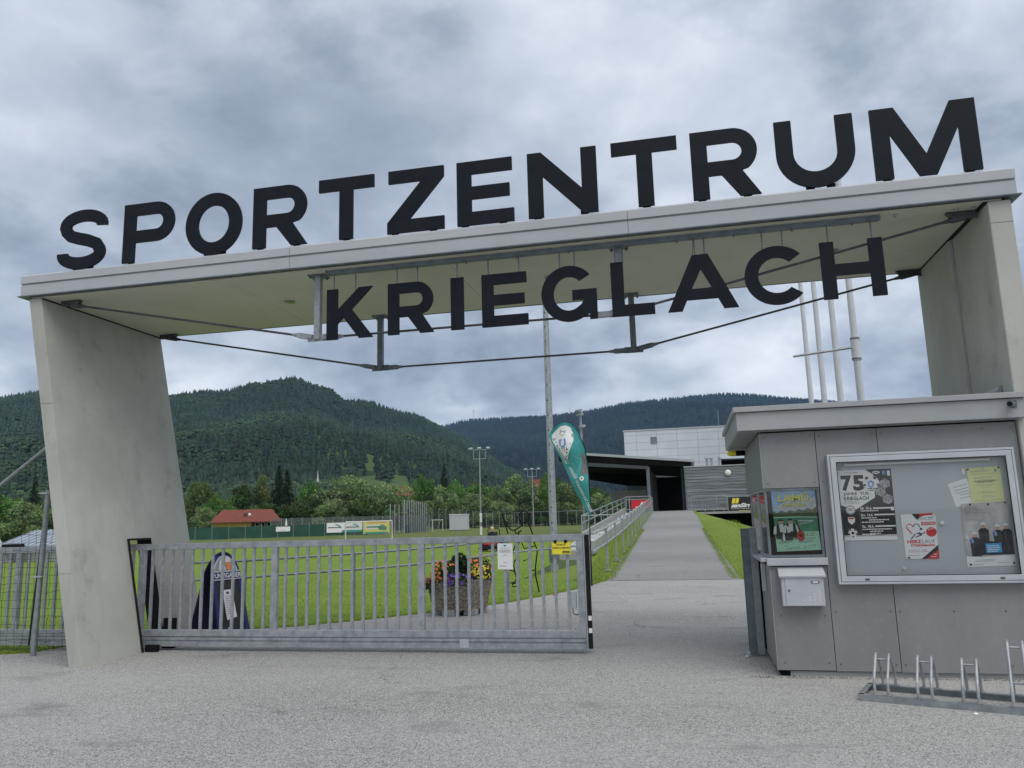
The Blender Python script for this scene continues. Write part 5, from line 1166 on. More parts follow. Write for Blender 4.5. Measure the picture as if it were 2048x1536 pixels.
# ================================================================== BEHIND THE GATE
# ---- A-board
ab = thing('pavement_board', (-6.7, 10.6, 0), 'navy folding A-board with arched top and beer emblem behind the gate', 'sandwich board')
wv = Vector((.22, .55, 0)).normalized(); nv = Vector((.93, -.37, 0)).normalized()
def board(base, tilt, front):
    """arched panel: base centre on the ground, leaning towards the hinge line"""
    topc = Vector((-6.73, 10.58, 0)); W_ = .265; Ht = 1.27
    up_ = (Vector((topc.x, topc.y, Ht))-base).normalized(); ln_ = (Vector((topc.x, topc.y, Ht))-base).length; n_ = wv.cross(up_).normalized()
    if n_.dot(nv)*tilt < 0: n_ = -n_
    def fn(u, v, d=0): return base+wv*u+up_*v*ln_/Ht+n_*d*(.004)
    out_ = [(-W_, 0), (-W_+.055, 0), (-W_+.055, .10), (W_-.055, .10), (W_-.055, 0), (W_, 0), (W_-.02, .90)]+arc(0, .90, W_-.02, Ht-.90, 0, 180, 14)[1:-1]+[(-W_+.02, .90)]
    hole = [(-W_+.06, .16), (W_-.06, .16), (W_-.075, .86), (-W_+.075, .86)]
    flip = (wv.cross(up_)).dot(n_) < 0
    def f3(u, v, d): return fn(u, v, -d)
    m_ = MB(); m_.poly(out_, [hole], fn=f3, th=7.0); p = m_.build('panel_frame', 'navy' if front else 'navy_shaded', ab)
    m_ = MB(); m_.poly(hole, fn=lambda u, v, d: fn(u, v, -2-d), th=3.0); m_.build('writing_surface', 'chalk' if front else 'navy_shaded', p)
    if front:
        m_ = MB(); ring = arc(0, .90, W_-.055, .31, 0, 180, 16)
        m_.poly(ring, fn=lambda u, v, d: fn(u, v, 1), mat='white'); m_.poly(arc(0, .905, W_-.07, .29, 0, 180, 16), fn=lambda u, v, d: fn(u, v, 1.6), mat='ink_grey')
        m_.poly([(-W_+.03, .86), (W_-.03, .86), (W_-.03, .985), (-W_+.03, .985)], fn=lambda u, v, d: fn(u, v, 2.2), mat='navy'); 
        for v0 in (.862, .975): m_.poly([(-W_+.03, v0), (W_-.03, v0), (W_-.03, v0+.010), (-W_+.03, v0+.010)], fn=lambda u, v, d: fn(u, v, 2.8), mat='white')
        vs, fs = text2d('PUNTIGAMER', .02); m_.add([fn((x-.5)*.48, .888+.07*y, 3.2) for x, y in vs], fs, 'white')
        m_.poly([(-.11, 1.0), (.0, 1.0), (-.02, 1.12), (-.05, 1.17), (-.09, 1.12)], fn=lambda u, v, d: fn(u, v, 2.6), mat='white'); m_.poly([(.01, 1.0), (.085, 1.0), (.09, 1.13), (.02, 1.13)], fn=lambda u, v, d: fn(u, v, 2.8), mat='orange'); m_.poly([(.0, 1.11), (.10, 1.11), (.08, 1.18), (.02, 1.18)], fn=lambda u, v, d: fn(u, v, 3.0), mat='white')
        m_.build('emblem', None, p)
    for u in (-W_+.027, W_-.027):
        m_ = MB(); m_.bar(fn(u, -.01, -3), fn(u, .10, -3), .05, .03, n_); m_.build('leg', 'navy', p)
    return fn
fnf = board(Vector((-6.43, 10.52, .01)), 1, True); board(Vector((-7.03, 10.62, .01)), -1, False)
m_ = MB(); 
def fs_(u, v, d): return fnf(u, v, d)
q4 = [(-.10, .30), (.07, .33), (.05, .72), (-.11, .72)]
m_.poly(q4, fn=lambda u, v, d: fnf(u, v, 2.5-d), th=.3, mat='paper'); 
for i in range(9): m_.poly([(-.08, .62-.03*i), (.02, .622-.03*i), (.02, .630-.03*i), (-.08, .628-.03*i)], fn=lambda u, v, d: fnf(u, v, 3.2), mat='ink_grey')
m_.poly([(-.05, .66), (-.01, .66), (-.01, .69), (-.05, .69)], fn=lambda u, v, d: fnf(u, v, 3.2), mat='ink'); o = m_.build('paper_note', None, None, loc=(-6.5, 10.5, .4)); tag(o, 'white paper note hanging on the navy A-board', 'notice')

# ---- planter with flowers
PC = Vector((-4.08, 13.86, 0)); ang = math.atan2(.85, .40)
pt_ = thing('flower_planter', PC, 'six-sided exposed-aggregate concrete planter behind the gate', 'planter')
def hexr(r, z): return [(PC.x+r*math.cos(ang+math.pi/2+math.pi/6+math.pi/3*i), PC.y+r*math.sin(ang+math.pi/2+math.pi/6+math.pi/3*i), z) for i in range(6)]
m_ = MB(); rg = [(.50, .10), (.61, .60), (.555, .60), (.54, .52)]; vs = [p for r_, z in rg for p in hexr(r_, z)]
m_.add(vs, [(k*6+i, k*6+(i+1) % 6, k*6+6+(i+1) % 6, k*6+6+i) for k in range(3) for i in range(6)]); m_.add(hexr(.50, .10), [(5, 4, 3, 2, 1, 0)]); m_.build('bowl', 'aggregate', pt_, .01)
m_ = MB(); m_.add(hexr(.545, .535), [(0, 1, 2, 3, 4, 5)]); m_.build('soil', 'soil', pt_)
for i in range(6):
    a = ang+math.pi/3*i+.25; c_ = PC+Vector((.37*math.cos(a), .37*math.sin(a), 0)); m_ = MB(); m_.box((c_.x-.11, c_.y-.09, 0), (c_.x+.11, c_.y+.09, .099)); m_.build('foot', 'concrete_wall', pt_, .01)
def plant(name, label, c, rx, rz, nleaf, lcol, lsize, blossoms, bmat, bsize, seed, cat='plant'):
    q = random.Random(seed); V = []; F = []; T = []; c = Vector(c)
    o = thing(name, c, label, cat, 'plants in the concrete planter')
    def leaf(p, s, tint):
        a = Vector((q.gauss(0, 1), q.gauss(0, 1), q.gauss(0, .6))).normalized(); b = a.orthogonal().normalized(); b = Matrix.Rotation(q.uniform(0, 6.28), 3, a) @ b; k = len(V); e = a.cross(b)
        for u_, v_ in ((-1, 0), (0, -.5), (1, 0), (0, .5)): V.append(p-c+b*u_*s+e*v_*s); T.append(tint)
        F.append((k, k+1, k+2, k+3))
    def pos(k=1.0):
        while True:
            p = Vector((q.uniform(-1, 1), q.uniform(-1, 1), q.uniform(-.6, 1)))
            if p.length < 1: return c+Vector((p.x*rx*k, p.y*rx*k, rz*.45+p.z*rz*.55*k))
    for i in range(nleaf):
        m = math.exp(q.gauss(0, .3)); leaf(pos(), lsize*q.uniform(.6, 1.3), tuple(v*m for v in lcol))
    lm = np_mesh('foliage', np.array([v[:] for v in V]), np.array(F), 'leaves', np.array(T)); fo = link('foliage', lm, o, c); fo['kind'] = 'stuff'
    st_ = MB()
    for i in range(7): t = pos(.6); st_.tube([c+Vector((q.uniform(-.03, .03), q.uniform(-.03, .03), -.02)), (c+t)/2, t], [.006, .005, .003], 5)
    st_.build('stem', 'bark', o)
    if blossoms:
        fl = MB()
        for i in range(blossoms):
            while True:
                d = Vector((q.gauss(0, 1), q.gauss(0, 1)-.9, q.gauss(0, 1)+.5)).normalized()
                if d.z > -.4: break
            p = c+Vector((d.x*rx*1.05, d.y*rx*1.05, rz*.45+d.z*rz*.6)); a = d.orthogonal().normalized(); b = d.cross(a); n_ = 5
            vs = [p]; 
            for j in range(2*n_): t = math.pi*j/n_; rr = bsize*(1 if j % 2 else .45)*q.uniform(.8, 1.15); vs.append(p+(a*math.cos(t)+b*math.sin(t))*rr+d*bsize*(.35 if j % 2 else .1))
            fl.add(vs, [(0, 1+j, 1+(j+1) % (2*n_)) for j in range(2*n_)], bmat)
        fo2 = fl.build('blossoms', None, o); fo2['kind'] = 'stuff'
plant('shrub', 'dark green upright shrub in the middle of the planter', (-4.06, 13.84, .54), .19, .52, 900, (.022, .050, .018), .035, 0, None, 0, 1)
plant('begonia', 'orange begonia at the left side of the planter', (-4.22, 13.47, .54), .24, .40, 420, (.04, .075, .025), .035, 46, 'orange', .034, 2)
plant('begonia', 'orange-red begonia at the right side of the planter', (-3.75, 14.02, .54), .25, .44, 420, (.06, .085, .025), .035, 44, 'orange', .034, 3)
plant('petunia', 'purple petunia spilling over the front rim of the planter', (-3.96, 13.44, .50), .26, .22, 320, (.045, .085, .03), .030, 40, 'purple', .036, 4)
plant('marguerite', 'yellow flowers at the right front of the planter', (-3.66, 13.82, .52), .22, .30, 340, (.05, .095, .03), .028, 60, 'flower_yellow', .026, 5)
plant('geranium', 'dark red trailing flower at the left rim of the planter', (-4.44, 13.34, .42), .12, .26, 150, (.04, .075, .025), .028, 14, 'crimson', .032, 6)

# ---- pitch barrier (two rails on posts)
BR = [(-9.8, 12.85, .99, .69), (-8.65, 12.8, 1.01, .71), (-7.70, 12.8, 1.03, .74), (-6.80, 13.1, 1.06, .78), (-5.93, 13.45, 1.09, .81), (-5.03, 14.0, 1.13, .85), (-4.43, 14.6, 1.16, .89), (-3.61, 15.73, 1.22, .96), (-2.40, 19.5, 1.22, .97)]
br = thing('pitch_barrier', (-5.5, 14, 0), 'low two-rail tubular barrier curving along the edge of the pitch', 'railing')
for k, nm in ((2, 'top_rail'), (3, 'lower_rail')):
    m_ = MB(); m_.tube([(p[0], p[1], p[k]) for p in BR], .021, 8); m_.build(nm, 'galv_old', br)
for p in (BR[0], BR[2], BR[4], BR[7], BR[8]):
    m_ = MB(); m_.box((p[0]-.03, p[1]-.03, -.05), (p[0]+.03, p[1]+.03, p[2]+.03)); m_.build('post', 'galv_old', br, .004)

# ---- wire footballer
wf_ = thing('wire_footballer_sculpture', (-3.6, 17.96, 0), 'black bent-rod outline figure of a footballer kicking a ball', 'sculpture')
YW = 17.96
for nm, pts, r_ in [('torso_rod', [(-4.22,1.78),(-4.18,1.61),(-4.09,1.30)], .016), ('arm_rod', [(-4.18,1.64),(-4.05,1.42),(-3.99,1.38),(-3.93,1.38),(-3.77,1.47)], .016), ('arm_rod', [(-3.93,1.38),(-3.91,1.30),(-3.85,1.32),(-3.77,1.37)], .016), ('leg_rod', [(-3.61,1.55),(-3.57,1.45),(-3.51,1.27),(-3.48,1.09),(-3.42,.93),(-3.42,.86),(-3.47,.55),(-3.48,.38),(-3.40,-.03)], .016), ('torso_rod', [(-3.83,1.32),(-3.89,1.12),(-3.98,.91)], .014), ('torso_rod', [(-3.83,1.12),(-3.91,.90)], .013), ('hip_rod', [(-3.48,1.01),(-3.72,.96),(-3.78,1.10)], .014), ('leg_rod', [(-3.85,.78),(-3.96,.68),(-3.98,.59),(-3.95,.40),(-3.88,.22),(-4.02,.17)], .015), ('knee_rod', [(-3.90,.74),(-3.84,.67)], .013), ('leg_rod', [(-3.75,.68),(-3.61,.73),(-3.62,.39),(-3.58,.22),(-3.56,-.03)], .015), ('shin_rod', [(-3.61,.47),(-3.47,.47)], .012), ('boot_rod', [(-4.02,.17),(-3.90,.20),(-3.85,.12),(-4.02,.11),(-4.02,.17)], .013)]:
    m_ = MB(); m_.tube([(a, YW, b) for a, b in pts], r_, 7); m_.build(nm, 'black', wf_)
for nm, cx, cz, r_ in (('head_ring', -3.70, 1.68, .128), ('ball_ring', -4.057, .336, .143)):
    m_ = MB(); m_.tube([(cx+r_*math.cos(2*math.pi*i/24), YW, cz+r_*math.sin(2*math.pi*i/24)) for i in range(24)], .014, 7, closed=True); m_.build(nm, 'black', wf_)

# ---- beach flag
FL = [(-2.34,1.39),(-2.34,1.54),(-2.36,1.70),(-2.51,1.98),(-2.68,2.30),(-2.86,2.75),(-3.03,3.14),(-3.16,3.39),(-3.25,3.58),(-3.28,3.70),(-3.22,3.80),(-3.08,3.92),(-2.93,3.98),(-2.85,3.99),(-2.73,3.96),(-2.61,3.85),(-2.52,3.68),(-2.44,3.50),(-2.39,3.29),(-2.35,3.01),(-2.33,2.77),(-2.33,2.43),(-2.32,2.13),(-2.32,1.84),(-2.33,1.54)]
bf = thing('beach_flag', (-2.36, 19.29, 0), 'teal drop-shaped club flag on a thin black pole beside the path', 'flag')
def yf(u, v): return 19.29+.035*math.sin(u*9+v*3.2)+.02*math.sin(v*7)
def ffl(k): return lambda u, v, d: (u, yf(u, v)-.0025*k+d, v)
# cloth as a grid clipped to the outline, gently rippled
def clip_poly(poly, a, b, keep):
    out_ = []
    for i in range(len(poly)):
        p, q_ = poly[i], poly[(i+1) % len(poly)]; fp, fq = keep(p), keep(q_)
        if fp >= 0: out_.append(p)
        if (fp >= 0) != (fq >= 0):
            t = fp/(fp-fq); out_.append((p[0]+(q_[0]-p[0])*t, p[1]+(q_[1]-p[1])*t))
    return out_
def cloth(mb, poly, k, mat, step=.09):
    z0 = min(p[1] for p in poly); z1 = max(p[1] for p in poly); z = z0
    while z < z1:
        s_ = clip_poly(poly, 0, 0, lambda p: p[1]-z); s_ = clip_poly(s_, 0, 0, lambda p: z+step-p[1])
        if len(s_) >= 3:
            x = min(p[0] for p in s_); x1 = max(p[0] for p in s_)
            while x < x1:
                c_ = clip_poly(s_, 0, 0, lambda p: p[0]-x); c_ = clip_poly(c_, 0, 0, lambda p: x+step-p[0])
                if len(c_) >= 3: mb.add([ffl(k)(u, v, 0) for u, v in c_], [tuple(range(len(c_)))], mat, True)
                x += step
        z += step
m_ = MB(); cloth(m_, FL[::-1], 0, 'teal'); ck = m_.build('cloth', None, bf)
m_ = MB(); m_.tube([(-2.36, 19.29, -.03), (-2.35, 19.295, 1.4), (-2.315, 19.30, 2.2), (-2.325, 19.30, 2.8), (-2.38, 19.30, 3.3), (-2.52, 19.30, 3.70), (-2.72, 19.30, 3.97), (-2.86, 19.30, 4.0), (-3.05, 19.30, 3.95), (-3.2, 19.30, 3.83)], [.016, .014, .012, .01, .009, .008, .007, .006, .006, .005], 7); m_.build('pole', 'black', bf)
m_ = MB()
cloth(m_, [(-2.87,2.94),(-3.07,3.31),(-3.20,3.55),(-3.21,3.68),(-3.13,3.77),(-2.98,3.89),(-2.85,3.91),(-2.73,3.86),(-2.67,3.71),(-2.66,3.53),(-2.73,3.35),(-2.80,3.19),(-2.84,3.03)], 1, 'paper')
for pg in ([(-2.98,3.79),(-2.85,3.81),(-2.86,3.73),(-2.93,3.64),(-3.01,3.70)], [(-3.20,3.59),(-3.14,3.61),(-3.13,3.55),(-3.17,3.53)], [(-2.71,3.69),(-2.67,3.71),(-2.67,3.59),(-2.71,3.62)], [(-2.92,3.36),(-2.88,3.36),(-2.90,3.24)], [(-2.99,3.36),(-2.95,3.36),(-2.93,3.22)]): m_.poly(pg, fn=ffl(2), mat='ink_grey')
m_.poly([(-3.03,3.56),(-2.86,3.58),(-2.85,3.42),(-2.93,3.34),(-3.02,3.42)], fn=ffl(3), mat='crest_blue'); m_.poly([(-2.98,3.52),(-2.90,3.54),(-2.90,3.43),(-2.94,3.39),(-2.98,3.43)], fn=ffl(4), mat='paper')
m_.poly([(-2.49,3.22),(-2.42,3.17),(-2.37,2.93),(-2.345,2.66),(-2.44,2.65),(-2.52,2.73),(-2.45,2.93)], fn=ffl(1), mat='maroon'); m_.poly([(-2.72,2.68),(-2.60,2.70),(-2.58,2.56),(-2.68,2.58)], fn=ffl(1), mat='teal_pale')
def strip(pts, w_, k, mat):
    o_ = stroke(pts, w_); n_ = len(pts)
    m_.add([ffl(k)(a, b, 0) for a, b in o_], [(i, i+1, 2*n_-2-i, 2*n_-1-i) for i in range(n_-1)], mat)
strip([(-2.85,2.97),(-2.70,3.08),(-2.71,3.18),(-2.64,3.12),(-2.50,3.05),(-2.50,2.95),(-2.53,2.84),(-2.58,2.71)], .012, 2, 'teal_pale'); strip([(-2.85,2.96),(-2.69,2.94),(-2.65,2.88),(-2.74,2.72)], .012, 2, 'teal_pale')
m_.poly(arc(-2.49, 2.57, .055, .06, 0, 360, 16)[:-1], fn=ffl(3), mat='paper'); m_.poly(arc(-2.49, 2.575, .018, .022, 0, 360, 8)[:-1], fn=ffl(4), mat='ink')
# mirrored lettering running down the left edge (seen from the back of the flag)
vs, fs = text2d('ESGRO TUS KRIEGLACH · FUSSBALL', .01)
a0 = Vector((-2.345, 1.76)); a1 = Vector((-2.83, 2.86)); dv_ = (a1-a0); nn = Vector((-dv_.y, dv_.x)).normalized()
pv_ = [a0+dv_*x-nn*(.075*(1-y)-.02) for x, y in vs]; pv_ = [a0+dv_*x+nn*(.070*(1-y)-.085) for x, y in vs]
m_.add([ffl(3)(p.x, p.y, 0) for p in pv_], fs, 'paper')
for s, c0, c1 in (('TUS', (-2.78, 3.36), (-2.84, 3.02)), ('KRIEGLACH', (-2.89, 2.98), (-3.12, 3.40))):
    vs, fs = text2d(s, .01); c0 = Vector(c0); d_ = Vector(c1)-c0; n_ = Vector((-d_.y, d_.x)).normalized(); m_.add([ffl(3)(*(c0+d_*x+n_*(.05*(1-y)-.06)), 0) for x, y in vs], fs, 'ink')
m_.build('print', None, ck)

# ---- floodlight masts
def lamp_head(mb, c, s, dirn):
    c = Vector(c); d = Vector(dirn).normalized(); mb.bar(c-d*.22*s, c+d*.22*s, .42*s, .16*s, (0, 0, 1))
mst = thing('steel_mast', (-4.28, 25.4, 0), 'tall tapering galvanised mast with climbing holes behind the gate', 'mast')
m_ = MB(); m_.tube([(-4.28, 25.4, -.05), (-4.28, 25.4, 4.6), (-4.28, 25.4, 11.3)], [.135, .115, .075], 8, smooth=False); sh = m_.build('shaft', 'galv', mst)
for i in range(20):
    z = 1.0+.5*i; m_ = MB(); rr = .135-.05*z/11; m_.tube([(-4.30, 25.4-rr*.93, z), (-4.30, 25.4-rr*.93-.012, z)], .022, 8); m_.build('climbing_hole', 'black', sh)
m_ = MB(); m_.tube([(-4.28, 25.4, .25), (-4.28, 25.4, .75)], .17, 8, smooth=False); m_.build('base_sleeve', 'galv_dark', mst)
m_ = MB(); m_.bar((-4.9, 25.4, 11.2), (-3.66, 25.4, 11.2), .08, .08); m_.build('cross_arm', 'galv', mst)
for x in (-4.8, -3.76): m_ = MB(); lamp_head(m_, (x, 25.3, 11.32), 1, (0, -1, -.3)); m_.build('floodlight', 'galv_dark', mst)
def mast(c, h, label, s=1.0, white=False):
    t_ = thing('floodlight_mast', c, label, 'mast', 'floodlight masts around the pitch'); x, y, z = c
    m_ = MB(); m_.tube([(x, y, -.05), (x, y, h-.25*s)], [.11*s, .07*s], 8); sh_ = m_.build('shaft', 'galv', t_)
    if white: m_ = MB(); m_.tube([(x, y, .0), (x, y, 1.0)], .15*s, 8); m_.tube([(x, y, 1.5), (x, y, 2.6)], .15*s, 8); m_.build('base_padding', 'white', t_)
    m_ = MB(); b = .75*s
    for p, q_ in (((-b, -.3), (-b, -1.4*s)), ((b, -.3), (b, -1.4*s)), ((-b, -1.4*s), (b, -1.4*s)), ((-1.1*s, -.3), (1.1*s, -.3))): m_.tube([(x+p[0], y, h+p[1]), (x+q_[0], y, h+q_[1])], .045*s, 6)
    m_.build('lamp_frame', 'galv', t_)
    for k in (-1, 0, 1): m_ = MB(); lamp_head(m_, (x+k*1.1*s, y-.1, h-.12*s), 1.0*s, (.4*k, -1, -.35)); m_.build('floodlight', 'alu_white', t_)
mast((-24.3, 92.2, 0), 10.5, 'slender three-lamp floodlight mast with white padded foot beyond the gate', 1, True)
mast((-37.2, 192, 0), 14.3, 'farther three-lamp floodlight mast in front of the willows', 1.5)
t_ = thing('floodlight_mast', (-9.5, 74.4, 0), 'floodlight mast with lamps stacked on its top behind the club flag', 'mast', 'floodlight masts around the pitch')
m_ = MB(); m_.tube([(-9.5, 74.4, 0), (-9.5, 74.4, 11.9)], [.17, .11], 8); m_.build('shaft', 'galv', t_)
for z, x in ((11.85, -9.65), (11.45, -9.5), (10.3, -9.35)): m_ = MB(); lamp_head(m_, (x, 74.2, z), 1.2, (-.5, -1, -.4)); m_.build('floodlight', 'galv', t_)
# ---- flagpoles
for i, (y, h, lab) in enumerate(((13.2, 7.05, 'nearest white flagpole with a banner arm behind the ticket booth'), (14.8, 7.0, 'second nearest white flagpole behind the ticket booth'), (16.4, 7.0, 'third white flagpole behind the ticket booth'), (18.0, 7.0, 'leftmost and farthest white flagpole behind the ticket booth'))):
    t_ = thing('flagpole', (2.8, y, 0), lab, 'flagpole', 'row of white flagpoles'); m_ = MB(); r0 = .054
    m_.tube([(2.8, y, -.05), (2.8, y, 3.9), (2.8, y, h)], [r0, r0, r0*.8], 14); m_.build('shaft', 'pole_paint', t_)
    m_ = MB(); m_.tube([(2.8, y, 0), (2.8, y, .25)], .09, 12); m_.build('foot', 'galv', t_)
    m_ = MB(); m_.sphere((2.8, y, h+.04), .06, 10, 6); m_.build('finial', 'pole_paint', t_)
    if not i:
        m_ = MB(); m_.tube([(2.8, y, 3.98), (2.8, y, 4.36)], .070, 14); cl_ = m_.build('collar', 'pole_paint', t_)
        for z in (4.0, 4.33): m_ = MB(); m_.tube([(2.8, y, z-.012), (2.8, y, z+.012)], .074, 14); m_.build('clamp_ring', 'galv_dark', cl_)
        m_ = MB(); m_.tube([(2.74, y, 4.19), (1.84, y, 4.11)], .020, 8); m_.build('banner_arm', 'galv', t_)

# ================================================================== RAMP RAIL, TERRACE, GRANDSTAND
hl = thing('path_handrail', (-2.4, 22, 0), 'galvanised handrail with many posts climbing along the left of the path', 'railing')
py = [19.75, 23.24]+[26.19+3.0*i for i in range(15)]+[70.6]
def hx(y): return -2.36-.62*max(0, y-30)/40.6
tp = [(hx(y), y, (zr(y) if y > 20.8 else 0)+1.22) for y in py]
for off, nm in ((0, 'top_rail'), (-.44, 'lower_rail')):
    m_ = MB(); m_.tube([(a, b, c+off) for a, b, c in tp], .028, 8); m_.build(nm, 'galv', hl)
pmh = MB(); pmh.box((-.03, -.03, -.1), (.03, .03, 1.21)); pmm = pmh.mesh('post', 'galv'); bpm = MB(); bpm.box((-.09, -.09, .0), (.09, .09, .015)); bpp = bpm.mesh('base_plate', 'galv')
for y in py[1:]:
    p = link('post', pmm, hl, (hx(y), y, zr(y))); link('base_plate', bpp, p, (hx(y), y, zr(y)))
# concrete terrace with white seats left of the path
tz = lambda y: .37+(y-30)*.0445
te = thing('concrete_terrace', (-4.4, 45, 0), 'pale concrete spectator terrace rising beside the path handrail', 'terrace')
m_ = MB(); m_.hexa([(-3.62, 30, .28), (-3.5, 30, .28), (-3.5, 68, 1.5), (-3.62, 68, 1.5), (-3.62, 30, .76), (-3.5, 30, .76), (-3.5, 68, 2.75), (-3.62, 68, 2.75)]); m_.build('side_wall', 'concrete_wall', te, .02)
m_ = MB(); m_.hexa([(-5.4, 40.5, -.1), (-5.28, 40.5, -.1), (-5.28, 69.8, -.1), (-5.4, 69.8, -.1), (-5.4, 40.5, .9), (-5.28, 40.5, .9), (-5.28, 69.8, 2.45), (-5.4, 69.8, 2.45)]); m_.build('side_wall', 'concrete_wall', te, .02)
for i in range(14):
    y0 = 40.6+i*2.08; z1 = tz(y0)-.05; m_ = MB(); m_.box((-5.27, y0, -.08), (-3.63, y0+2.079, z1)); m_.build('step', 'concrete_wall', te)
tr_ = thing('terrace_railing', (-5.34, 40.6, 0), 'galvanised railing along the left side of the concrete terrace', 'railing')
for off, nm in ((0, 'top_rail'), (-.38, 'lower_rail')):
    m_ = MB(); m_.tube([(-5.34, 40.6, 1.75+off), (-5.34, 55, 2.52+off), (-5.28, 70, 3.33+off)], .03, 8); m_.build(nm, 'galv', tr_)
m_ = MB(); m_.tube([(-5.34, 40.6, 1.75), (-3.62, 40.6, 1.75)], .03, 8); m_.build('end_rail', 'galv', tr_)
for y in (40.6, 43.5, 46.4, 50, 54, 58, 62, 66, 70):
    m_ = MB(); z = 1.75+(y-40.6)*.0537; m_.box((-5.37, y-.03, z-1.1), (-5.31, y+.03, z)); m_.build('post', 'galv', tr_)
def seat(c, lab):
    t_ = thing('stadium_seat', c, lab, 'seat', 'white seats on the terrace'); x, y, z = c
    m_ = MB(); m_.hexa([(x-.25, y-.22, z+.28), (x+.22, y-.22, z+.28), (x+.22, y+.22, z+.28), (x-.25, y+.22, z+.28), (x-.27, y-.23, z+.34), (x+.24, y-.23, z+.33), (x+.24, y+.23, z+.33), (x-.27, y+.23, z+.34)]); m_.build('pan', 'white', t_, .02)
    m_ = MB(); m_.hexa([(x+.20, y-.22, z+.30), (x+.25, y-.22, z+.30), (x+.25, y+.22, z+.30), (x+.20, y+.22, z+.30), (x+.28, y-.20, z+.72), (x+.32, y-.20, z+.72), (x+.32, y+.20, z+.72), (x+.28, y+.20, z+.72)]); m_.build('backrest', 'white', t_, .02)
    m_ = MB(); m_.box((x-.05, y-.05, z), (x+.05, y+.05, z+.28)); m_.build('pedestal', 'galv', t_)
for i, y in enumerate((33.2, 37.9, 42.8, 45.5, 48.7, 52, 55.5, 59)):
    seat((-3.95, y, tz(y)-.06 if y > 40.6 else tz(y)-.12), 'white plastic seat on the terrace, %s from its lower end' % ORD[i])
m_ = MB(); m_.hexa([(-5.2, 32, -.1), (-3.63, 32, -.1), (-3.63, 40.59, -.1), (-5.2, 40.59, -.1), (-5.2, 32, .35), (-3.63, 32, .35), (-3.63, 40.59, .78), (-5.2, 40.59, .78)]); m_.build('lower_ramp', 'concrete_wall', te)

gs = thing('grandstand', (-4, 75, 0), 'dark covered grandstand with thin sloping roof at the end of the path', 'grandstand')
YS, YE = 70.3, 89.6
def roofz(x): return 6.42+(.82-x)*.106
m_ = MB(); xa, xb = -11.2, .85
xf = -11.0; m_.hexa([(xa, YS, roofz(xa)-.22), (xb, YS, roofz(xb)-.22), (xb, YE, roofz(xb)-.22), (xf, YE, roofz(xf)-.22), (xa, YS, roofz(xa)), (xb, YS, roofz(xb)), (xb, YE, roofz(xb)), (xf, YE, roofz(xf))]); rfo = m_.build('roof', 'alu', gs)
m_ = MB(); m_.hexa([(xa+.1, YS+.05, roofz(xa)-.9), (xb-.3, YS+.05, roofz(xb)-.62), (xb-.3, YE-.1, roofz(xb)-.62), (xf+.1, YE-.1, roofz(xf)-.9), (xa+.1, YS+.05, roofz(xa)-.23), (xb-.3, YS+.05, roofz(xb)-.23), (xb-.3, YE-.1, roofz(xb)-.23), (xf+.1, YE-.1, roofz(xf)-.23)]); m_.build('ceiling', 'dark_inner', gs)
m_ = MB(); m_.hexa([(xa+.3, YS+.06, roofz(xa)-1.25), (-3.2, YS+.06, 5.75), (-3.2, YS+.3, 5.75), (xa+.3, YS+.3, roofz(xa)-1.25), (xa+.3, YS+.06, roofz(xa)-.91), (-3.2, YS+.06, 6.02), (-3.2, YS+.3, 6.02), (xa+.3, YS+.3, roofz(xa)-.91)]); m_.build('girder', 'dark_metal', gs)
for i in range(5):
    y = YS+.25+i*4.1; m_ = MB(); m_.box((-3.36, y-.14, 1.9), (-3.08, y+.14, 5.95)); m_.build('column', 'galv_dark' if not i else 'dark_metal', gs)
    m_ = MB(); m_.box((-.40, y+1.4, 1.9), (-.2, y+1.6, 5.85)); m_.build('column', 'dark_metal', gs)
m_ = MB(); m_.box((-3.5, YS-.7, 1.6), (.55, YE, zr(70)-.002)); m_.build('walkway_slab', 'concrete_wall', gs)
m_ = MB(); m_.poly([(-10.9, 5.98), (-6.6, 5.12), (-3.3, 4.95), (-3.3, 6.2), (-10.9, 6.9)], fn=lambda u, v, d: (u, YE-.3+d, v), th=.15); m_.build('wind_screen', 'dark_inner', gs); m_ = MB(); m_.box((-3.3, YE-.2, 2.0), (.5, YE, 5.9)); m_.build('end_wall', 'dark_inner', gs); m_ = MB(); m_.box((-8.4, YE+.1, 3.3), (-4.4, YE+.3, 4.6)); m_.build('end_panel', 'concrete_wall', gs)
for i in range(6):
    m_ = MB(); m_.box((-3.45-.9*(i+1), YS+.6, -.1), (-3.45-.9*i, YE-.4, 1.98-.30*i)); m_.build('tier', 'concrete_wall', gs)
rs_ = thing('red_banner', (-4, 69.9, 2.3), 'red advertising banner with white letters at the grandstand rail', 'banner')
m_ = MB(); m_.box((-4.78, 69.90, 2.31), (-3.15, 69.92, 3.05)); m_.build('cloth', 'red', rs_); fn = quadfn((-4.78, 2.31), (-3.15, 2.31), (-3.15, 3.05), (-4.78, 3.05), 69.895, .004); m_ = MB(); text(m_, 'AS', fn, .46, .45, .32, .36, 'paper', 0, .05); lines(m_, fn, [(.18, .2, .9)], 'paper', 0, .07); m_.build('lettering', None, rs_)
rl = thing('stand_railing', (-4.2, 69.95, 2), 'galvanised guard rail across the front of the grandstand', 'railing')
for z in (3.36, 3.12, 2.25): m_ = MB(); m_.tube([(-5.25, 69.97, z), (-3.05, 69.97, z)], .03, 8); m_.build('rail', 'galv', rl)
for x in (-5.22, -4.95, -3.08): m_ = MB(); m_.box((x-.035, 69.94, 1.7), (x+.035, 70.01, 3.36)); m_.build('post', 'galv', rl)
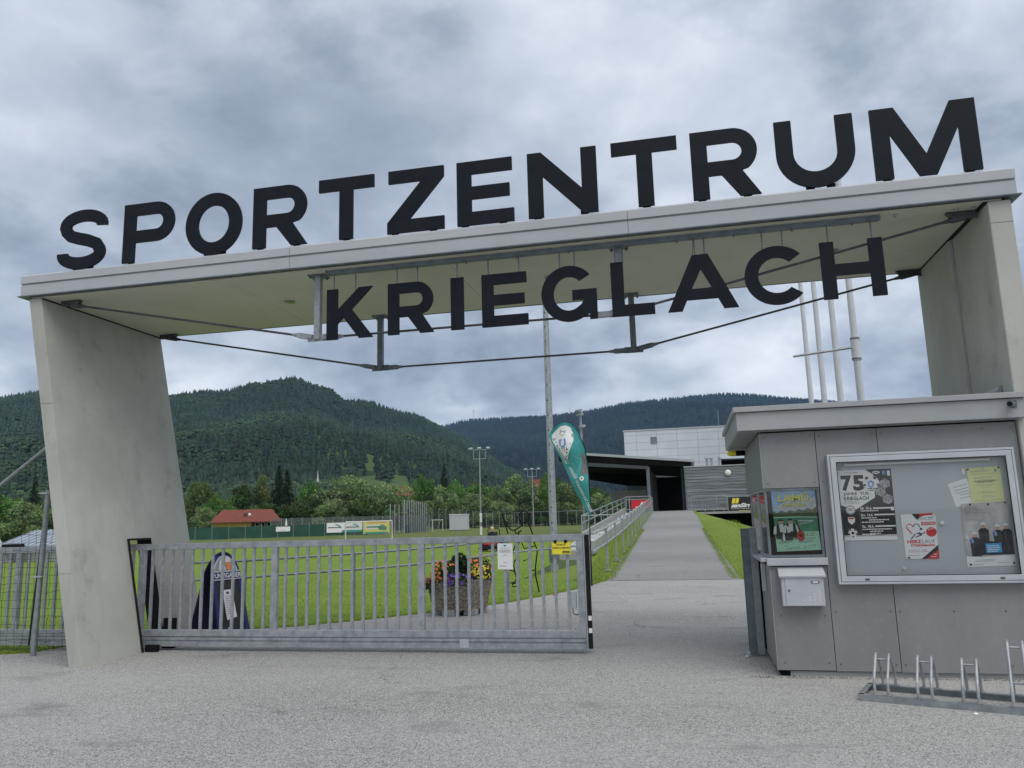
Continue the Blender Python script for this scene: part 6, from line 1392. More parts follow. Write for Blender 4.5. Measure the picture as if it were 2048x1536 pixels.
# timber-clad annex, white hall behind, slab and void below
an = thing('timber_annex', (4, 72, 0), 'grey timber-clad annex with a round white wall lamp', 'building')
NB = 14; bh = (5.76-2.0)/NB
for i in range(NB):
    z = 2.0+i*bh; m_ = MB(); m_.hexa([(.02, YS-.04, z+.004), (9.5, YS-.04, z+.004), (9.5, YS+.02, z+.004), (.02, YS+.02, z+.004), (.02, YS-.018, z+bh-.004), (9.5, YS-.018, z+bh-.004), (9.5, YS+.02, z+bh-.004), (.02, YS+.02, z+bh-.004)]); m_.build('board', 'board_wood', an)
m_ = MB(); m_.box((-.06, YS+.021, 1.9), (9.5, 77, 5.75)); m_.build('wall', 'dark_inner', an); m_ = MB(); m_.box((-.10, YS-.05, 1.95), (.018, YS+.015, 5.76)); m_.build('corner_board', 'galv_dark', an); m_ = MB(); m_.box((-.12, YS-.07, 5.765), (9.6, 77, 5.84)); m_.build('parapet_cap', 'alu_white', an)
wl_ = MB(); wl_.sphere((3.6, YS-.10, 5.14), .26, 14, 9, sc3=(1, .5, 1)); wl_.build('wall_lamp', 'white', an)
for i, x in enumerate((1.95, 2.35, 3.05)): m_ = MB(); m_.tube([(x, 72, 5.84), (x, 72, 6.5)], .10, 10); m_.tube([(x, 72, 6.5), (x, 72, 6.62)], .17, 10); m_.build('roof_vent', 'galv', an)
m_ = MB(); m_.box((.2, 69.0, 1.70), (9.5, 74, 1.88)); m_.build('terrace_slab', 'concrete_wall', an); m_ = MB(); m_.box((.2, 74, -1), (9.5, 74.2, 1.69)); m_.build('basement_wall', 'dark_inner', an)
hb = thing('white_hall', (3, 92, 0), 'large white panel-clad hall behind the grandstand', 'building')
YH = 90.0; m_ = MB(); m_.box((-6.55, YH+.03, -.1), (16, YH+22, 11.2)); m_.build('wall', 'galv_dark', hb)
cols_ = [-6.6, -5.2]+[-5.2+2.268*i for i in range(1, 10)]; rows_ = [5.5, 6.65, 7.48, 8.3, 9.12, 9.95, 10.78, 11.28]
for i in range(len(cols_)-1):
    for j in range(len(rows_)-1):
        m_ = MB(); m_.box((cols_[i]+.012, YH, rows_[j]+.012), (cols_[i+1]-.012, YH+.03, rows_[j+1]-.012)); m_.build('panel', 'white_panel', hb)
m_ = MB(); m_.box((-6.7, YH-.06, 11.29), (16, YH+22.1, 11.42)); m_.build('parapet_cap', 'alu_white', hb)
m_ = MB(); frame(m_, -3.62, -2.88, 9.72, 10.52, .05, YH-.05, YH-.001); vf = m_.build('vent_grille', 'galv_old', hb)
for i in range(7): m_ = MB(); z = 9.78+i*.10; m_.hexa([(-3.57, YH-.04, z), (-2.93, YH-.04, z), (-2.93, YH-.005, z+.06), (-3.57, YH-.005, z+.06), (-3.57, YH-.04, z+.015), (-2.93, YH-.04, z+.015), (-2.93, YH-.005, z+.075), (-3.57, YH-.005, z+.075)]); m_.build('slat', 'galv_dark', vf)
m_ = MB(); m_.tube([(4.0, YH+.2, 11.4), (4.0, YH+.2, 13.2)], .03, 6); m_.build('lightning_rod', 'galv', hb)
lo_ = thing('loggia_block', (6, 78, 5.9), 'low white upper block with a black opening above the timber annex', 'building')
m_ = MB(); m_.box((3.3, 77.2, 5.9), (12, 80, 6.1)); m_.box((3.3, 77.2, 6.85), (12, 80, 7.3)); m_.box((3.25, 77.2, 6.1), (3.4, 80, 6.85)); m_.build('wall', 'white_panel', lo_); m_ = MB(); m_.box((3.4, 79.9, 6.1), (12, 79.95, 6.85)); m_.build('opening', 'black', lo_)
cb = thing('crowd_barrier', (1.8, 69.4, 1.88), 'galvanised crowd-control barrier in front of the timber annex', 'barrier')
def barrier(t_, x0, x1, y, z0):
    m_ = MB(); m_.tube([(x0, y, z0+.12), (x0, y, z0+1.25), (x0+.12, y, z0+1.36), (x1-.12, y, z0+1.36), (x1, y, z0+1.25), (x1, y, z0+.12)], .025, 8); m_.tube([(x0, y, z0+.2), (x1, y, z0+.2)], .022, 8); m_.build('frame', 'galv', t_)
    n_ = int((x1-x0)/.14)
    for i in range(1, n_): m_ = MB(); x = x0+(x1-x0)*i/n_; m_.tube([(x, y, z0+.2), (x, y, z0+1.35)], .010, 5); m_.build('bar', 'galv', t_)
    for x in (x0+.25, x1-.25): m_ = MB(); m_.tube([(x, y-.3, z0+.02), (x, y, z0+.2), (x, y+.3, z0+.02)], .022, 6); m_.build('foot', 'galv', t_)
barrier(cb, .35, 2.45, 69.5, 1.88)
cb2 = thing('crowd_barrier', (2.6, 69.2, 1.88), 'second crowd-control barrier overlapping the first beside the black banner', 'barrier'); barrier(cb2, 1.2, 3.25, 69.15, 1.88)
sb_ = thing('sponsor_banner', (5, 69.1, 1.8), 'black sponsor banner with two yellow slanted blocks on the slab railing', 'banner')
m_ = MB(); m_.box((3.38, 69.04, 1.80), (7.0, 69.06, 3.02)); m_.build('cloth', 'ink', sb_)
fn = quadfn((3.38, 1.80), (7.0, 1.80), (7.0, 3.02), (3.38, 3.02), 69.035, .004); m_ = MB()
for u in (.075, .155): m_.add([fn(a, b, 0) for a, b in ((u, .58), (u+.068, .58), (u+.098, .94), (u+.03, .94))], [(0, 1, 2, 3)], 'flower_yellow')
text(m_, 'sanSirro', fn, .05, .30, .52, .30, 'paper', 1, .05, .15); text(m_, 'S P O R T S W E A R', fn, .06, .19, .45, .07, 'paper', 1, .02); rect(m_, fn, .22, .08, .7, .10, 'flower_yellow', 0); m_.build('lettering', None, sb_)
rl = thing('slab_railing', (5, 69.1, 1.88), 'galvanised railing along the slab edge behind the black banner', 'railing')
for z in (3.1, 2.6): m_ = MB(); m_.tube([(3.3, 69.1, z), (9.4, 69.1, z)], .025, 8); m_.build('rail', 'galv', rl)
for x in (3.34, 5.0, 6.6, 8.2): m_ = MB(); m_.box((x-.03, 69.07, 1.85), (x+.03, 69.13, 3.1)); m_.build('post', 'galv', rl)

# ================================================================== FAR SIDE OF THE PITCH
def lerp(a, b, t): return tuple(a[i]+(b[i]-a[i])*t for i in range(len(a)))
gf = thing('green_screen_fence', (-58, 112, 0), 'green windscreen fence along the far side of the pitch', 'fence')
A, B = (-72.5, 102.4), (-47.2, 118.9)
n_ = 13
for i in range(n_):
    a = lerp(A, B, i/n_); b = lerp(A, B, (i+1)/n_)
    m_ = MB(); m_.bar((*a, .95), (*b, .95), .03, 1.75+.12*((i*37) % 3-1)*.5); m_.build('windscreen', 'screen_green', gf)
for i in range(n_+1):
    a = lerp(A, B, i/n_); m_ = MB(); m_.tube([(a[0], a[1]-.05, 0), (a[0], a[1]-.05, 2.1)], .035, 6); m_.build('post', 'galv', gf)
def adboard(name, label, p0, p1, z0, z1, mat, draw):
    t_ = thing(name, (*lerp(p0, p1, .5), z0), label, 'banner'); m_ = MB(); m_.bar((*p0, (z0+z1)/2), (*p1, (z0+z1)/2), .02, z1-z0); m_.build('sheet', mat, t_)
    d = Vector((p1[0]-p0[0], p1[1]-p0[1], 0)); n_ = Vector((d.y, -d.x, 0)).normalized(); P0 = Vector((*p0, z0)); fn = lambda u, v, k=0: P0+d*u+Vector((0, 0, (z1-z0)*v))+n_*(.02+.006*k)
    m_ = MB(); draw(m_, fn); m_.build('print', None, t_)
def dr1(m_, fn):
    for o in (0, .5): lines(m_, fn, [(.46, .04+o, .38+o)], 'ink', 1, .10); m_.add([fn(a+o, b, 1) for a, b in ((.22, .88), (.30, .82), (.38, .66), (.43, .45), (.40, .45), (.34, .62), (.27, .74))], [(0, 6, 5, 4, 3, 2, 1)], 'teal'); 
    rect(m_, fn, .42, .0, 1, .22, 'teal', 1)
adboard('white_banner', 'white sponsor banner pair on the green fence beside the yellow banner', (-53.6, 111.6), (-49.1, 114.6), .55, 2.02, 'paper', dr1)
def dr2(m_, fn):
    lines(m_, fn, [(.45, .12, .66)], 'lake_print', 2, .16); rect(m_, fn, .08, .36, .70, .70, 'paper', 1); rect(m_, fn, .05, .0, .95, .14, 'teal', 1); m_.add([fn(a, b, 2) for a, b in ((.55, .5), (.72, .72), (.90, .5), (.88, .25), (.6, .3))], [(0, 4, 3, 2, 1)], 'lake_print'); lines(m_, fn, [(.84, .15, .9)], 'orange', 1, .06)
adboard('yellow_banner', 'yellow sponsor banner at the right end of the green fence', (-49.0, 114.7), (-45.6, 117.0), .18, 2.15, 'banner_yellow', dr2)
adboard('small_banner', 'small pale banner hanging low on the green fence', (-59.8, 107.6), (-58.1, 108.7), .95, 1.65, 'paper', lambda m_, fn: lines(m_, fn, [(.2, .3, .7)], 'ink_grey', 1, .05))
# clubhouse
ch = thing('clubhouse', (-69.5, 116, 0), 'low yellow clubhouse with red hipped gable roof behind the green fence', 'house')
d_ = Vector((9.3, 5.6, 0)).normalized(); n_ = Vector((-d_.y, d_.x, 0)); C0 = Vector((-74.0, 112.9, .35)); LN = 10.7
def hp(s, t_, z): return C0+d_*s+n_*t_+Vector((0, 0, z))
m_ = MB(); m_.hexa([hp(.5, .5, 0), hp(6.0, .5, 0), hp(6.0, 5.5, 0), hp(.5, 5.5, 0), hp(.5, .5, 2.3), hp(6.0, .5, 2.3), hp(6.0, 5.5, 2.3), hp(.5, 5.5, 2.3)]); m_.build('wall', 'yellow_wall', ch)
m_ = MB(); m_.hexa([hp(6.02, .5, 0), hp(9.6, .5, 0), hp(9.6, 5.5, 0), hp(6.02, 5.5, 0), hp(6.02, .5, 2.3), hp(9.6, .5, 2.3), hp(9.6, 5.5, 2.3), hp(6.02, 5.5, 2.3)]); m_.build('porch_wall', 'dark_wood', ch)
m_ = MB(); r0, r1 = hp(1.5, 3.0, 4.25), hp(9.1, 3.0, 4.25); e0, e1, e2, e3 = hp(-.3, -.4, 2.25), hp(LN, -.4, 2.25), hp(LN, 6.4, 2.25), hp(-.3, 6.4, 2.25); g1 = hp(9.3, 3.0, 4.25)
off_ = Vector((0, 0, .12)); P_ = [e0, e1, e2, e3, r0, g1]; m_.add([p-off_ for p in P_]+P_, [(6, 7, 11, 10), (8, 9, 10, 11), (9, 6, 10), (7, 8, 11), (0, 4, 5, 1), (2, 5, 4, 3), (3, 4, 0), (1, 5, 2), (0, 1, 7, 6), (1, 2, 8, 7), (2, 3, 9, 8), (3, 0, 6, 9)]); ro_ = m_.build('roof', 'roof_tile', ch)
m_ = MB(); c_ = hp(5.1, 1.2, 2.9); m_.box(c_-Vector((.25, .25, .2)), c_+Vector((.25, .25, .75))); m_.build('chimney', 'roof_tile', ro_); m_ = MB(); m_.sphere(hp(5.7, .9, 3.35), .28, 10, 6, sc3=(1, .5, 1)); m_.build('satellite_dish', 'white', ro_)
m_ = MB(); m_.add([hp(LN-.15, .9, 2.35), hp(LN-.15, 5.1, 2.35), hp(9.75, 3.0, 3.75)], [(0, 1, 2)]); m_.build('gable_panel', 'dark_wood', ro_)
for s in (6.6, 7.5, 8.4):
    m_ = MB(); m_.hexa([hp(s, .44, 1.45), hp(s+.65, .44, 1.45), hp(s+.65, .49, 1.45), hp(s, .49, 1.45), hp(s, .44, 2.1), hp(s+.65, .44, 2.1), hp(s+.65, .49, 2.1), hp(s, .49, 2.1)]); w_ = m_.build('window', 'white', ch); m_ = MB(); m_.hexa([hp(s+.08, .42, 1.53), hp(s+.57, .42, 1.53), hp(s+.57, .438, 1.53), hp(s+.08, .438, 1.53), hp(s+.08, .42, 2.02), hp(s+.57, .42, 2.02), hp(s+.57, .438, 2.02), hp(s+.08, .438, 2.02)]); m_.build('pane', 'black', w_)
# folded parasol near the clubhouse
pa = thing('folded_parasol', (-61.5, 113.8, 0), 'folded white parasol beside the clubhouse', 'parasol'); m_ = MB(); m_.tube([(-61.5, 113.8, 0), (-61.5, 113.8, 1.2)], .03, 6); m_.build('pole', 'galv', pa); m_ = MB(); m_.tube([(-61.5, 113.8, 1.1), (-61.5, 113.8, 1.7), (-61.5, 113.8, 2.7), (-61.5, 113.8, 2.9)], [.22, .20, .07, .02], 8); m_.build('canopy', 'white', pa)
# wire court fence behind
wc = thing('wire_court_fence', (-55, 122, 0), 'pale wire-mesh court fence behind the green windscreen', 'fence')
A2, B2 = (-66, 117), (-44, 132)
for i in range(16):
    a = lerp(A2, B2, i/16); b = lerp(A2, B2, (i+1)/16); m_ = MB(); m_.bar((*a, 1.5), (*b, 1.5), .01, 3.0); m_.build('mesh_panel', 'wire_screen', wc)
for i in range(17): a = lerp(A2, B2, i/16); m_ = MB(); m_.tube([(*a, 0), (*a, 3.05)], .04, 6); m_.build('post', 'galv', wc)
# ball-catch net: two rows of tall posts
bn = thing('ball_catch_net', (-49, 131, 0), 'ball-catch net on a close row of tall pale posts', 'net fence')
A3, B3 = (-46.5, 126.2), (-50.4, 149)
for i in range(11):
    a = lerp(A3, B3, i/10); m_ = MB(); m_.tube([(*a, 0), (*a, 5.55)], .065, 6); m_.build('post', 'alu_white', bn)
    if i < 10: b = lerp(A3, B3, (i+1)/10); m_ = MB(); m_.bar((*a, 3.4), (*b, 3.4), .01, 4.2); m_.build('net', 'ball_net', bn); m_ = MB(); m_.bar((*a, .75), (*b, .75), .03, 1.4); m_.build('windscreen', 'screen_blue', bn)
bn2 = thing('ball_catch_net', (-48, 124, 0), 'ball-catch net on four wide-spaced posts right of the yellow banner', 'net fence')
for i in range(4):
    a = lerp((-45.7, 117.6), (-47.6, 128.5), i/3); m_ = MB(); m_.tube([(*a, 0), (*a, 4.75)], .06, 6); m_.build('post', 'alu_white', bn2)
    if i < 3: b = lerp((-45.7, 117.6), (-47.6, 128.5), (i+1)/3); m_ = MB(); m_.bar((*a, 3.0), (*b, 3.0), .01, 3.4); m_.build('net', 'ball_net', bn2)
bn3 = thing('ball_catch_net', (-40, 165, 0), 'farther ball-catch net on thin posts behind the white container', 'net fence')
for i in range(14):
    a = lerp((-50.2, 152), (-35.5, 166), i/13); m_ = MB(); m_.tube([(*a, 0), (*a, 4.6-.12*i)], .05, 6); m_.build('post', 'galv', bn3)
    if i < 13: b = lerp((-50.2, 152), (-35.5, 166), (i+1)/13); m_ = MB(); m_.bar((*a, 2.2), (*b, 2.2), .01, 3.8); m_.build('net', 'ball_net', bn3)
# pitch-end fence
pf = thing('tall_mesh_fence', (-40, 198, 0), 'tall wire-mesh fence at the far end of the field before the willows', 'fence')
A4, B4 = (-52, 196), (-14, 200)
for i in range(18):
    a = lerp(A4, B4, i/17); m_ = MB(); m_.tube([(*a, 0), (*a, 3.65)], .06, 6); m_.build('post', 'galv', pf)
    if i < 17: b = lerp(A4, B4, (i+1)/17); m_ = MB(); m_.bar((*a, 1.8), (*b, 1.8), .01, 3.5); m_.build('mesh_panel', 'ball_net', pf)
m_ = MB(); m_.bar((*A4, 3.62), (*B4, 3.62), .09, .09); m_.build('top_rail', 'galv', pf)
# goals and container
def goal(c, w_, h, dpt, d, label, net='goal_net', r_=.048):
    t_ = thing('football_goal', c, label, 'goal', 'football goals'); c = Vector(c); d = Vector(d).normalized(); b = Vector((-d.y, d.x, 0))
    for s in (-1, 1): m_ = MB(); m_.tube([c+d*s*w_/2, c+d*s*w_/2+Vector((0, 0, h))], r_, 8); m_.build('goal_post', 'white', t_)
    m_ = MB(); m_.tube([c+d*-w_/2+Vector((0, 0, h)), c+d*w_/2+Vector((0, 0, h))], r_, 8); m_.build('crossbar', 'white', t_)
    for s in (-1, 1): m_ = MB(); m_.tube([c+d*s*w_/2+Vector((0, 0, h)), c+d*s*w_/2+b*.5+Vector((0, 0, h)), c+d*s*w_/2+b*dpt], .03, 6); m_.build('net_support', 'white', t_)
    e = [c+d*-w_/2+b*.5+Vector((0, 0, h)), c+d*w_/2+b*.5+Vector((0, 0, h)), c+d*w_/2+b*dpt, c+d*-w_/2+b*dpt]; m_ = MB(); m_.add(e, [(0, 1, 2, 3)]); m_.build('net', net, t_)
goal((-34.0, 81.2, 0), 5.0, 1.95, 1.8, (.87, .49, 0), 'white youth goal in front of the sponsor banners')
goal((-45.0, 139.6, 0), 3.0, 2.1, 1.5, (.35, .93, 0), 'small white goal beside the white container')
ct = thing('white_container', (-42.5, 145, 0), 'white corrugated container at the far end of the field', 'container')
x0, x1 = -44.1, -40.9
for i in range(16): m_ = MB(); a = x0+(x1-x0)*i/16; m_.box((a+.01, 144.0+(.05 if i % 2 else 0), .15), (a+(x1-x0)/16-.01, 146.4, 2.95)); m_.build('rib', 'pole_paint', ct)
m_ = MB(); m_.box((x0-.05, 143.95, 2.951), (x1+.05, 146.5, 3.1)); m_.build('roof', 'white', ct); m_ = MB(); m_.box((x0, 144.05, 0), (x1, 146.4, .149)); m_.build('skid', 'galv_dark', ct)
# ride-on mower and driver
mw = thing('ride_on_mower', (-10.7, 43, 0), 'red ride-on mower with roll bar driving on the pitch', 'mower')
MX, MY = -10.62, 42.6
m_ = MB(); m_.hexa([(MX-.35, MY-.6, .32), (MX+.35, MY-.6, .32), (MX+.35, MY+.7, .32), (MX-.35, MY+.7, .32), (MX-.3, MY-.5, .62), (MX+.3, MY-.5, .62), (MX+.32, MY+.6, .70), (MX-.32, MY+.6, .70)]); m_.build('body', 'mower_red', mw, .05)
m_ = MB(); m_.hexa([(MX-.58, MY-.9, .10), (MX+.58, MY-.9, .10), (MX+.58, MY-.2, .10), (MX-.58, MY-.2, .10), (MX-.52, MY-.85, .28), (MX+.52, MY-.85, .28), (MX+.52, MY-.25, .30), (MX-.52, MY-.25, .30)]); m_.build('mower_deck', 'black', mw, .03)
m_ = MB(); m_.box((MX-.24, MY-.05, .71), (MX+.24, MY+.35, .78)); m_.box((MX-.24, MY+.30, .781), (MX+.24, MY+.38, 1.0)); m_.build('seat', 'black', mw, .02)
m_ = MB(); m_.tube([(MX-.33, MY+.45, .6), (MX-.33, MY+.45, 1.12), (MX-.25, MY+.45, 1.20), (MX+.25, MY+.45, 1.20), (MX+.33, MY+.45, 1.12), (MX+.33, MY+.45, .6)], .025, 7); m_.build('roll_bar', 'black', mw)
for sx, sy, r_ in ((-1, -.45, .20), (1, -.45, .20), (-1, .5, .27), (1, .5, .27)):
    m_ = MB(); m_.tube([(MX+sx*.38, MY+sy, r_), (MX+sx*.56, MY+sy, r_)], r_, 14); w_ = m_.build('wheel', 'rubber', mw); m_ = MB(); m_.tube([(MX+sx*.561, MY+sy, r_), (MX+sx*.575, MY+sy, r_)], r_*.5, 12); m_.build('rim', 'yellow', w_)
m_ = MB(); m_.tube([(MX, MY-.42, .6), (MX, MY-.28, .88)], .015, 6); m_.tube([(MX+.14*math.cos(R(30*i)), MY-.27+.05*math.sin(R(30*i)), .89+.13*math.sin(R(30*i))) for i in range(12)], .012, 6, closed=True); m_.build('steering_wheel', 'black', mw)
def person(c):
    J = [((0, .12, .80), .15), ((0, .14, 1.0), .15), ((0, .12, 1.18), .155), ((0, .10, 1.29), .065), ((0, .09, 1.36), .075), ((0, .08, 1.45), .098), ((0, .09, 1.53), .07),
         ((-.19, .12, 1.21), .06), ((-.25, -.02, 1.02), .048), ((-.13, -.22, .93), .036), ((.19, .12, 1.21), .06), ((.25, -.02, 1.02), .048), ((.13, -.22, .93), .036),
         ((-.11, .02, .79), .09), ((-.14, -.33, .80), .07), ((-.14, -.40, .45), .05), ((-.14, -.52, .40), .045), ((.11, .02, .79), .09), ((.14, -.33, .80), .07), ((.14, -.40, .45), .05), ((.14, -.52, .40), .045)]
    E_ = [(0, 1), (1, 2), (2, 3), (3, 4), (4, 5), (5, 6), (2, 7), (7, 8), (8, 9), (2, 10), (10, 11), (11, 12), (0, 13), (13, 14), (14, 15), (15, 16), (0, 17), (17, 18), (18, 19), (19, 20)]
    me = bpy.data.meshes.new('person'); me.from_pydata([j[0] for j in J], E_, [])
    o = link('person', me, None, c); o.modifiers.new('skin', 'SKIN')
    for i, j in enumerate(J): me.skin_vertices[0].data[i].radius = (j[1], j[1])
    me.skin_vertices[0].data[0].use_root = True
    o.modifiers.new('sub', 'SUBSURF').render_levels = 1
    dg = bpy.context.evaluated_depsgraph_get(); nm = bpy.data.meshes.new_from_object(o.evaluated_get(dg)); o.modifiers.clear(); o.data = nm
    nm.materials.clear(); nm.materials.append(M['cloth_dark']); nm.materials.append(M['skin'])
    for p in nm.polygons:
        z = p.center.z; p.material_index = 1 if z > 1.30 or (p.center.y < -.16 and z > .87) else 0; p.use_smooth = True
    tag(o, 'driver in dark clothes with light hair seated on the red mower', 'person')
    m_ = MB(); m_.sphere((c[0], c[1]+.105, c[2]+1.485), .115, 12, 8, sc3=(1, 1, .95)); m_.build('hair', 'hair', o)
    m_ = MB(); m_.sphere((c[0], c[1]-.025, c[2]+1.44), .018, 8, 6); m_.build('nose', 'skin', o)
person((MX, MY, -.28))
# houses with red roofs beyond the trees, church spire, wind turbines
def far_house(c, w_, dp, h, rh, lab, wall='white'):
    t_ = thing('house', c, lab, 'house', 'red-roofed houses beyond the trees'); x, y, z = c
    m_ = MB(); m_.box((x-w_/2, y-dp/2, z), (x+w_/2, y+dp/2, z+h)); m_.build('wall', wall, t_)
    m_ = MB(); m_.add([(x-w_/2-.5, y-dp/2-.5, z+h), (x+w_/2+.5, y-dp/2-.5, z+h), (x+w_/2+.5, y+dp/2+.5, z+h), (x-w_/2-.5, y+dp/2+.5, z+h), (x-w_/2+.6, y, z+h+rh), (x+w_/2-.6, y, z+h+rh)], [(0, 1, 5, 4), (2, 3, 4, 5), (1, 2, 5), (3, 0, 4), (3, 2, 1, 0)]); r_ = m_.build('roof', 'roof_tile', t_)
    m_ = MB(); m_.box((x+w_*.2, y-.3, z+h+rh*.5), (x+w_*.2+.6, y+.3, z+h+rh+.5)); m_.build('chimney', 'roof_tile', r_)
    for i in range(3): m_ = MB(); a = x-w_/2+w_*(i+.5)/3.2; m_.box((a-.5, y-dp/2-.03, z+h-2), (a+.5, y-dp/2-.003, z+h-.7)); m_.build('window', 'black', t_)
far_house((-46, 248, 0), 6.5, 7, 10.6, 3.8, 'red-roofed house above the willows behind the rear floodlight mast')
far_house((-83, 227, 0), 5, 7, 9.5, 3.4, 'small red roof among the trees below the meadow')
sp_ = thing('church_spire', (-310, 627, 10), 'tiny pale church spire against the wooded hill', 'church'); m_ = MB(); m_.box((-311.4, 625.6, 10), (-308.6, 628.4, 36)); m_.build('tower', 'white', sp_); m_ = MB(); m_.tube([(-310, 627, 36), (-310, 627, 38), (-310, 627, 49)], [1.9, 1.3, .1], 8); m_.build('spire', 'spire', sp_)
for i, (x, y, z, h) in enumerate(((-1203, 4440, 585, 62), (-1021, 4485, 590, 60), (-640, 4520, 585, 52))):
    t_ = thing('wind_turbine', (x, y, z), ('leftmost tiny wind turbine on the far ridge', 'middle tiny wind turbine on the far ridge', 'rightmost tiny wind turbine on the far ridge near the mast')[i], 'wind turbine', 'wind turbines on the ridge')
    m_ = MB(); m_.tube([(x, y, z-20), (x, y, z+h)], [2.2, 1.4], 8); m_.build('tower', 'white', t_); m_ = MB(); m_.box((x-2, y-4, z+h), (x+2, y+3, z+h+3)); m_.build('nacelle', 'white', t_)
    for k in range(3): a = R(30+120*k+25*i); m_ = MB(); m_.tube([(x, y-5, z+h+1.5), (x+22*math.cos(a), y-5, z+h+1.5+22*math.sin(a))], [1.2, .3], 6); m_.build('blade', 'white', t_)

# ================================================================== LEFT OF THE PILLAR
nf = thing('ball_net_fence', (-9.5, 9.25, 0), 'dark green ball net on a steel post left of the leaning pillar', 'net fence')
m_ = MB(); m_.tube([(-8.635, 9.23, -.05), (-8.60, 9.25, 2.19)], [.036, .034], 10); po_ = m_.build('post', 'galv_old', nf); m_ = MB(); m_.tube([(-8.62, 9.215, .3), (-8.60, 9.235, 2.2)], .012, 6); m_.build('post_edge', 'galv_dark', po_)
m_ = MB(); m_.tube([(-8.80, 9.32, .12), (-8.68, 9.32, 2.16)], .013, 7); m_.build('net_pole', 'net_green', nf)
m_ = MB(); m_.tube([(-9.9, 9.28, 1.97), (-8.3, 9.28, 3.06)], .026, 9); m_.build('brace', 'galv_old', nf)
for z in (1.02, 2.14): m_ = MB(); m_.box((-8.68, 9.19, z), (-8.56, 9.21, z+.018)); m_.tube([(-8.72, 9.20, z+.01), (-8.54, 9.20, z+.01)], .006, 6); m_.build('wire_clip', 'alu', nf)
m_ = MB(); q = random.Random(9); NX, NZ = 34, 27; xs0, xs1 = -12.3, -8.05
P = [[None]*(NZ+1) for _ in range(NX+1)]
for i in range(NX+1):
    for j in range(NZ+1):
        u = i/NX; v = j/NZ; top = 3.05+.05*math.sin(u*17)-.10*(1-abs(2*((u*3) % 1)-1)); x = xs0+(xs1-xs0)*u+q.gauss(0, .009)+.03*math.sin(v*5+u*9)
        P[i][j] = Vector((x, 9.33+.03*math.sin(u*13+v*4), .06+(top-.06)*v+q.gauss(0, .008)))
for i in range(NX+1): m_.tube(P[i], .0028, 3, cap=False)
for j in range(NZ+1): m_.tube([P[i][j] for i in range(NX+1)], .0028 if j < NZ else .007, 3, cap=False)
o = m_.build('net', 'net_green', nf); o['kind'] = 'stuff'
sh_ = thing('low_shed', (-38.5, 41, 0), 'low shed with blue-grey metal roof behind the netting', 'shed')
m_ = MB(); m_.hexa([(-40.3, 39.5, .85), (-34.5, 39.5, .85), (-34.5, 42.5, 1.75), (-40.3, 42.5, 1.75), (-40.3, 39.5, .93), (-34.5, 39.5, .93), (-34.5, 42.5, 1.83), (-40.3, 42.5, 1.83)]); ro_ = m_.build('roof', 'metal_roof', sh_)
for i in range(12): m_ = MB(); x = -40.1+i*.5; m_.bar((x, 39.5, .95), (x, 42.5, 1.85), .05, .05); m_.build('roof_seam', 'metal_roof', ro_)
m_ = MB(); m_.box((-40.1, 39.9, 0), (-34.7, 42.3, .849)); m_.build('wall', 'concrete_wall', sh_); m_ = MB(); m_.box((-39.2, 39.0, .75), (-38.0, 39.4, 1.05)); m_.build('gutter_box', 'black', sh_)
tn = thing('grey_tent', (-43, 38, 0), 'pale grey tent slope at the left picture edge', 'tent')
m_ = MB(); m_.add([(-46, 36, 0), (-39.3, 36, 0), (-39.3, 40, 0), (-46, 40, 0), (-42.4, 36.2, 4.2), (-42.4, 39.8, 4.2)], [(0, 1, 4), (1, 2, 5, 4), (2, 3, 5), (3, 0, 4, 5), (3, 2, 1, 0)]); m_.build('canvas', 'alu_white', tn); m_ = MB(); m_.tube([(-42.4, 36, 4.21), (-42.4, 40, 4.21)], .05, 6); m_.build('ridge_pole', 'galv', tn)
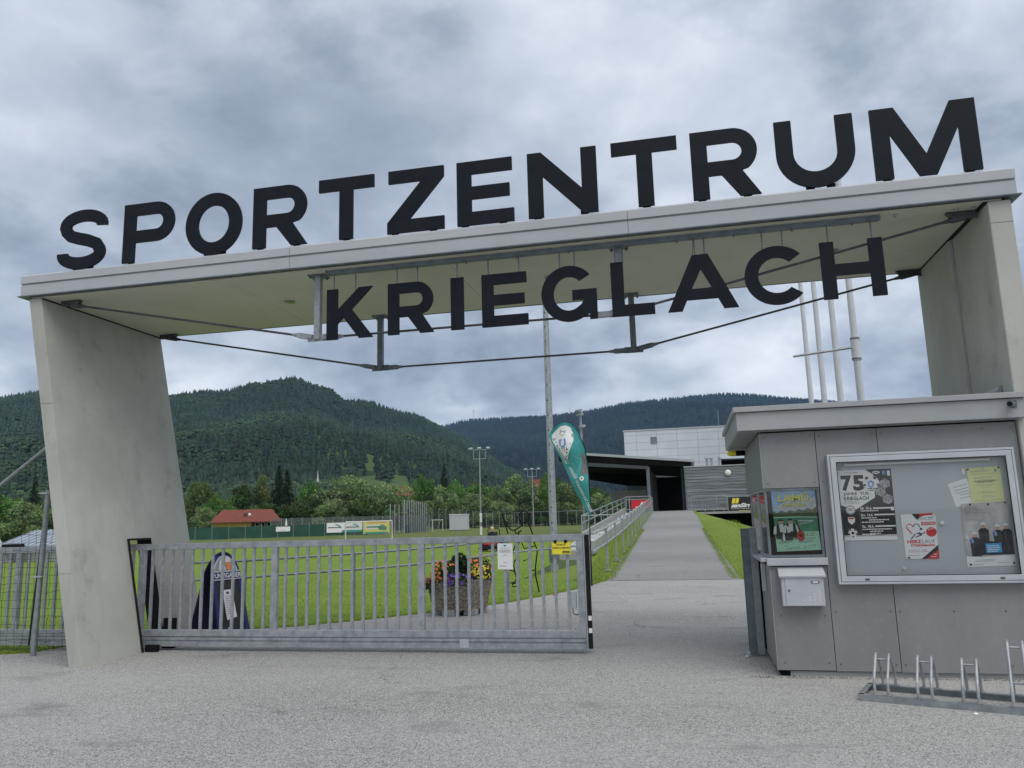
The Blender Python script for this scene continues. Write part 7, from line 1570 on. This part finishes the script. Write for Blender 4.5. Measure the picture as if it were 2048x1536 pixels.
# small litter on the forecourt
m_ = MB(); m_.hexa([(-2.93, 17.0, .0), (-2.83, 17.02, .0), (-2.84, 17.08, .0), (-2.92, 17.07, .0), (-2.92, 17.0, .03), (-2.85, 17.02, .02), (-2.85, 17.06, .035), (-2.91, 17.06, .02)]); tag(m_.build('red_scrap', 'red', None, loc=(-2.88, 17.04, 0)), 'tiny red scrap lying on the asphalt behind the gate', 'litter')
for i, (x, y, lab) in enumerate(((1.93, 7.62, 'white pebble inside the bicycle rack'), (2.10, 7.10, 'white pebble at the front of the bicycle rack'), (.55, 9.62, 'white crumb at the foot of the gate catch post'))):
    m_ = MB(); m_.sphere((x, y, .008), .016, 7, 5, sc3=(1.3, .9, .7)); tag(m_.build('pebble', 'white', None, loc=(x, y, 0)), lab, 'pebble')
m_ = MB(); q = random.Random(31)
for i in range(2400):
    t = q.random(); 
    if i % 3 == 0: x, y = q.uniform(.5, 3.1), 8.50+q.gauss(0, .04)
    elif i % 3 == 1: x, y = .66+q.gauss(0, .11), q.uniform(8.5, 9.9)
    elif i % 2: x, y = q.uniform(-14, -7.6), 9.12+q.gauss(0, .07)
    else: x, y = q.uniform(-7.2, -1.25), 9.70+q.gauss(0, .07)
    r_ = q.uniform(.003, .007); a = q.uniform(0, 6.28); c_, s_ = math.cos(a)*r_, math.sin(a)*r_
    m_.add([(x-c_, y-s_, .001), (x+c_, y+s_, .001), (x-s_, y+c_, .001), (x, y, r_*.9)], [(0, 1, 3), (1, 2, 3), (2, 0, 3)], ('soil', 'asphalt_light', 'galv_dark')[i % 3 if i % 7 else 0])
tag(m_.build('loose_grit_gravel'), 'loose grit and dirt along the booth and the grass edge', 'gravel', kind='stuff')
# ------------------------------------------------------------------ the air
hz = MB(); hz.box((-5200, -60, -1.5), (4200, 6300, 900))
hm = bpy.data.materials.new('haze_air'); hm.use_nodes = True; t = hm.node_tree; t.nodes.clear()
o_ = t.nodes.new('ShaderNodeOutputMaterial'); pv = t.nodes.new('ShaderNodeVolumePrincipled')
pv.inputs['Color'].default_value = (.36, .60, 1.0, 1); pv.inputs['Density'].default_value = .000058; pv.inputs['Anisotropy'].default_value = .2
t.links.new(pv.outputs[0], o_.inputs['Volume']); M['haze_air'] = hm
tag(hz.build('haze', 'haze_air'), 'thin blue-grey air softening the far mountain', 'haze', kind='stuff')
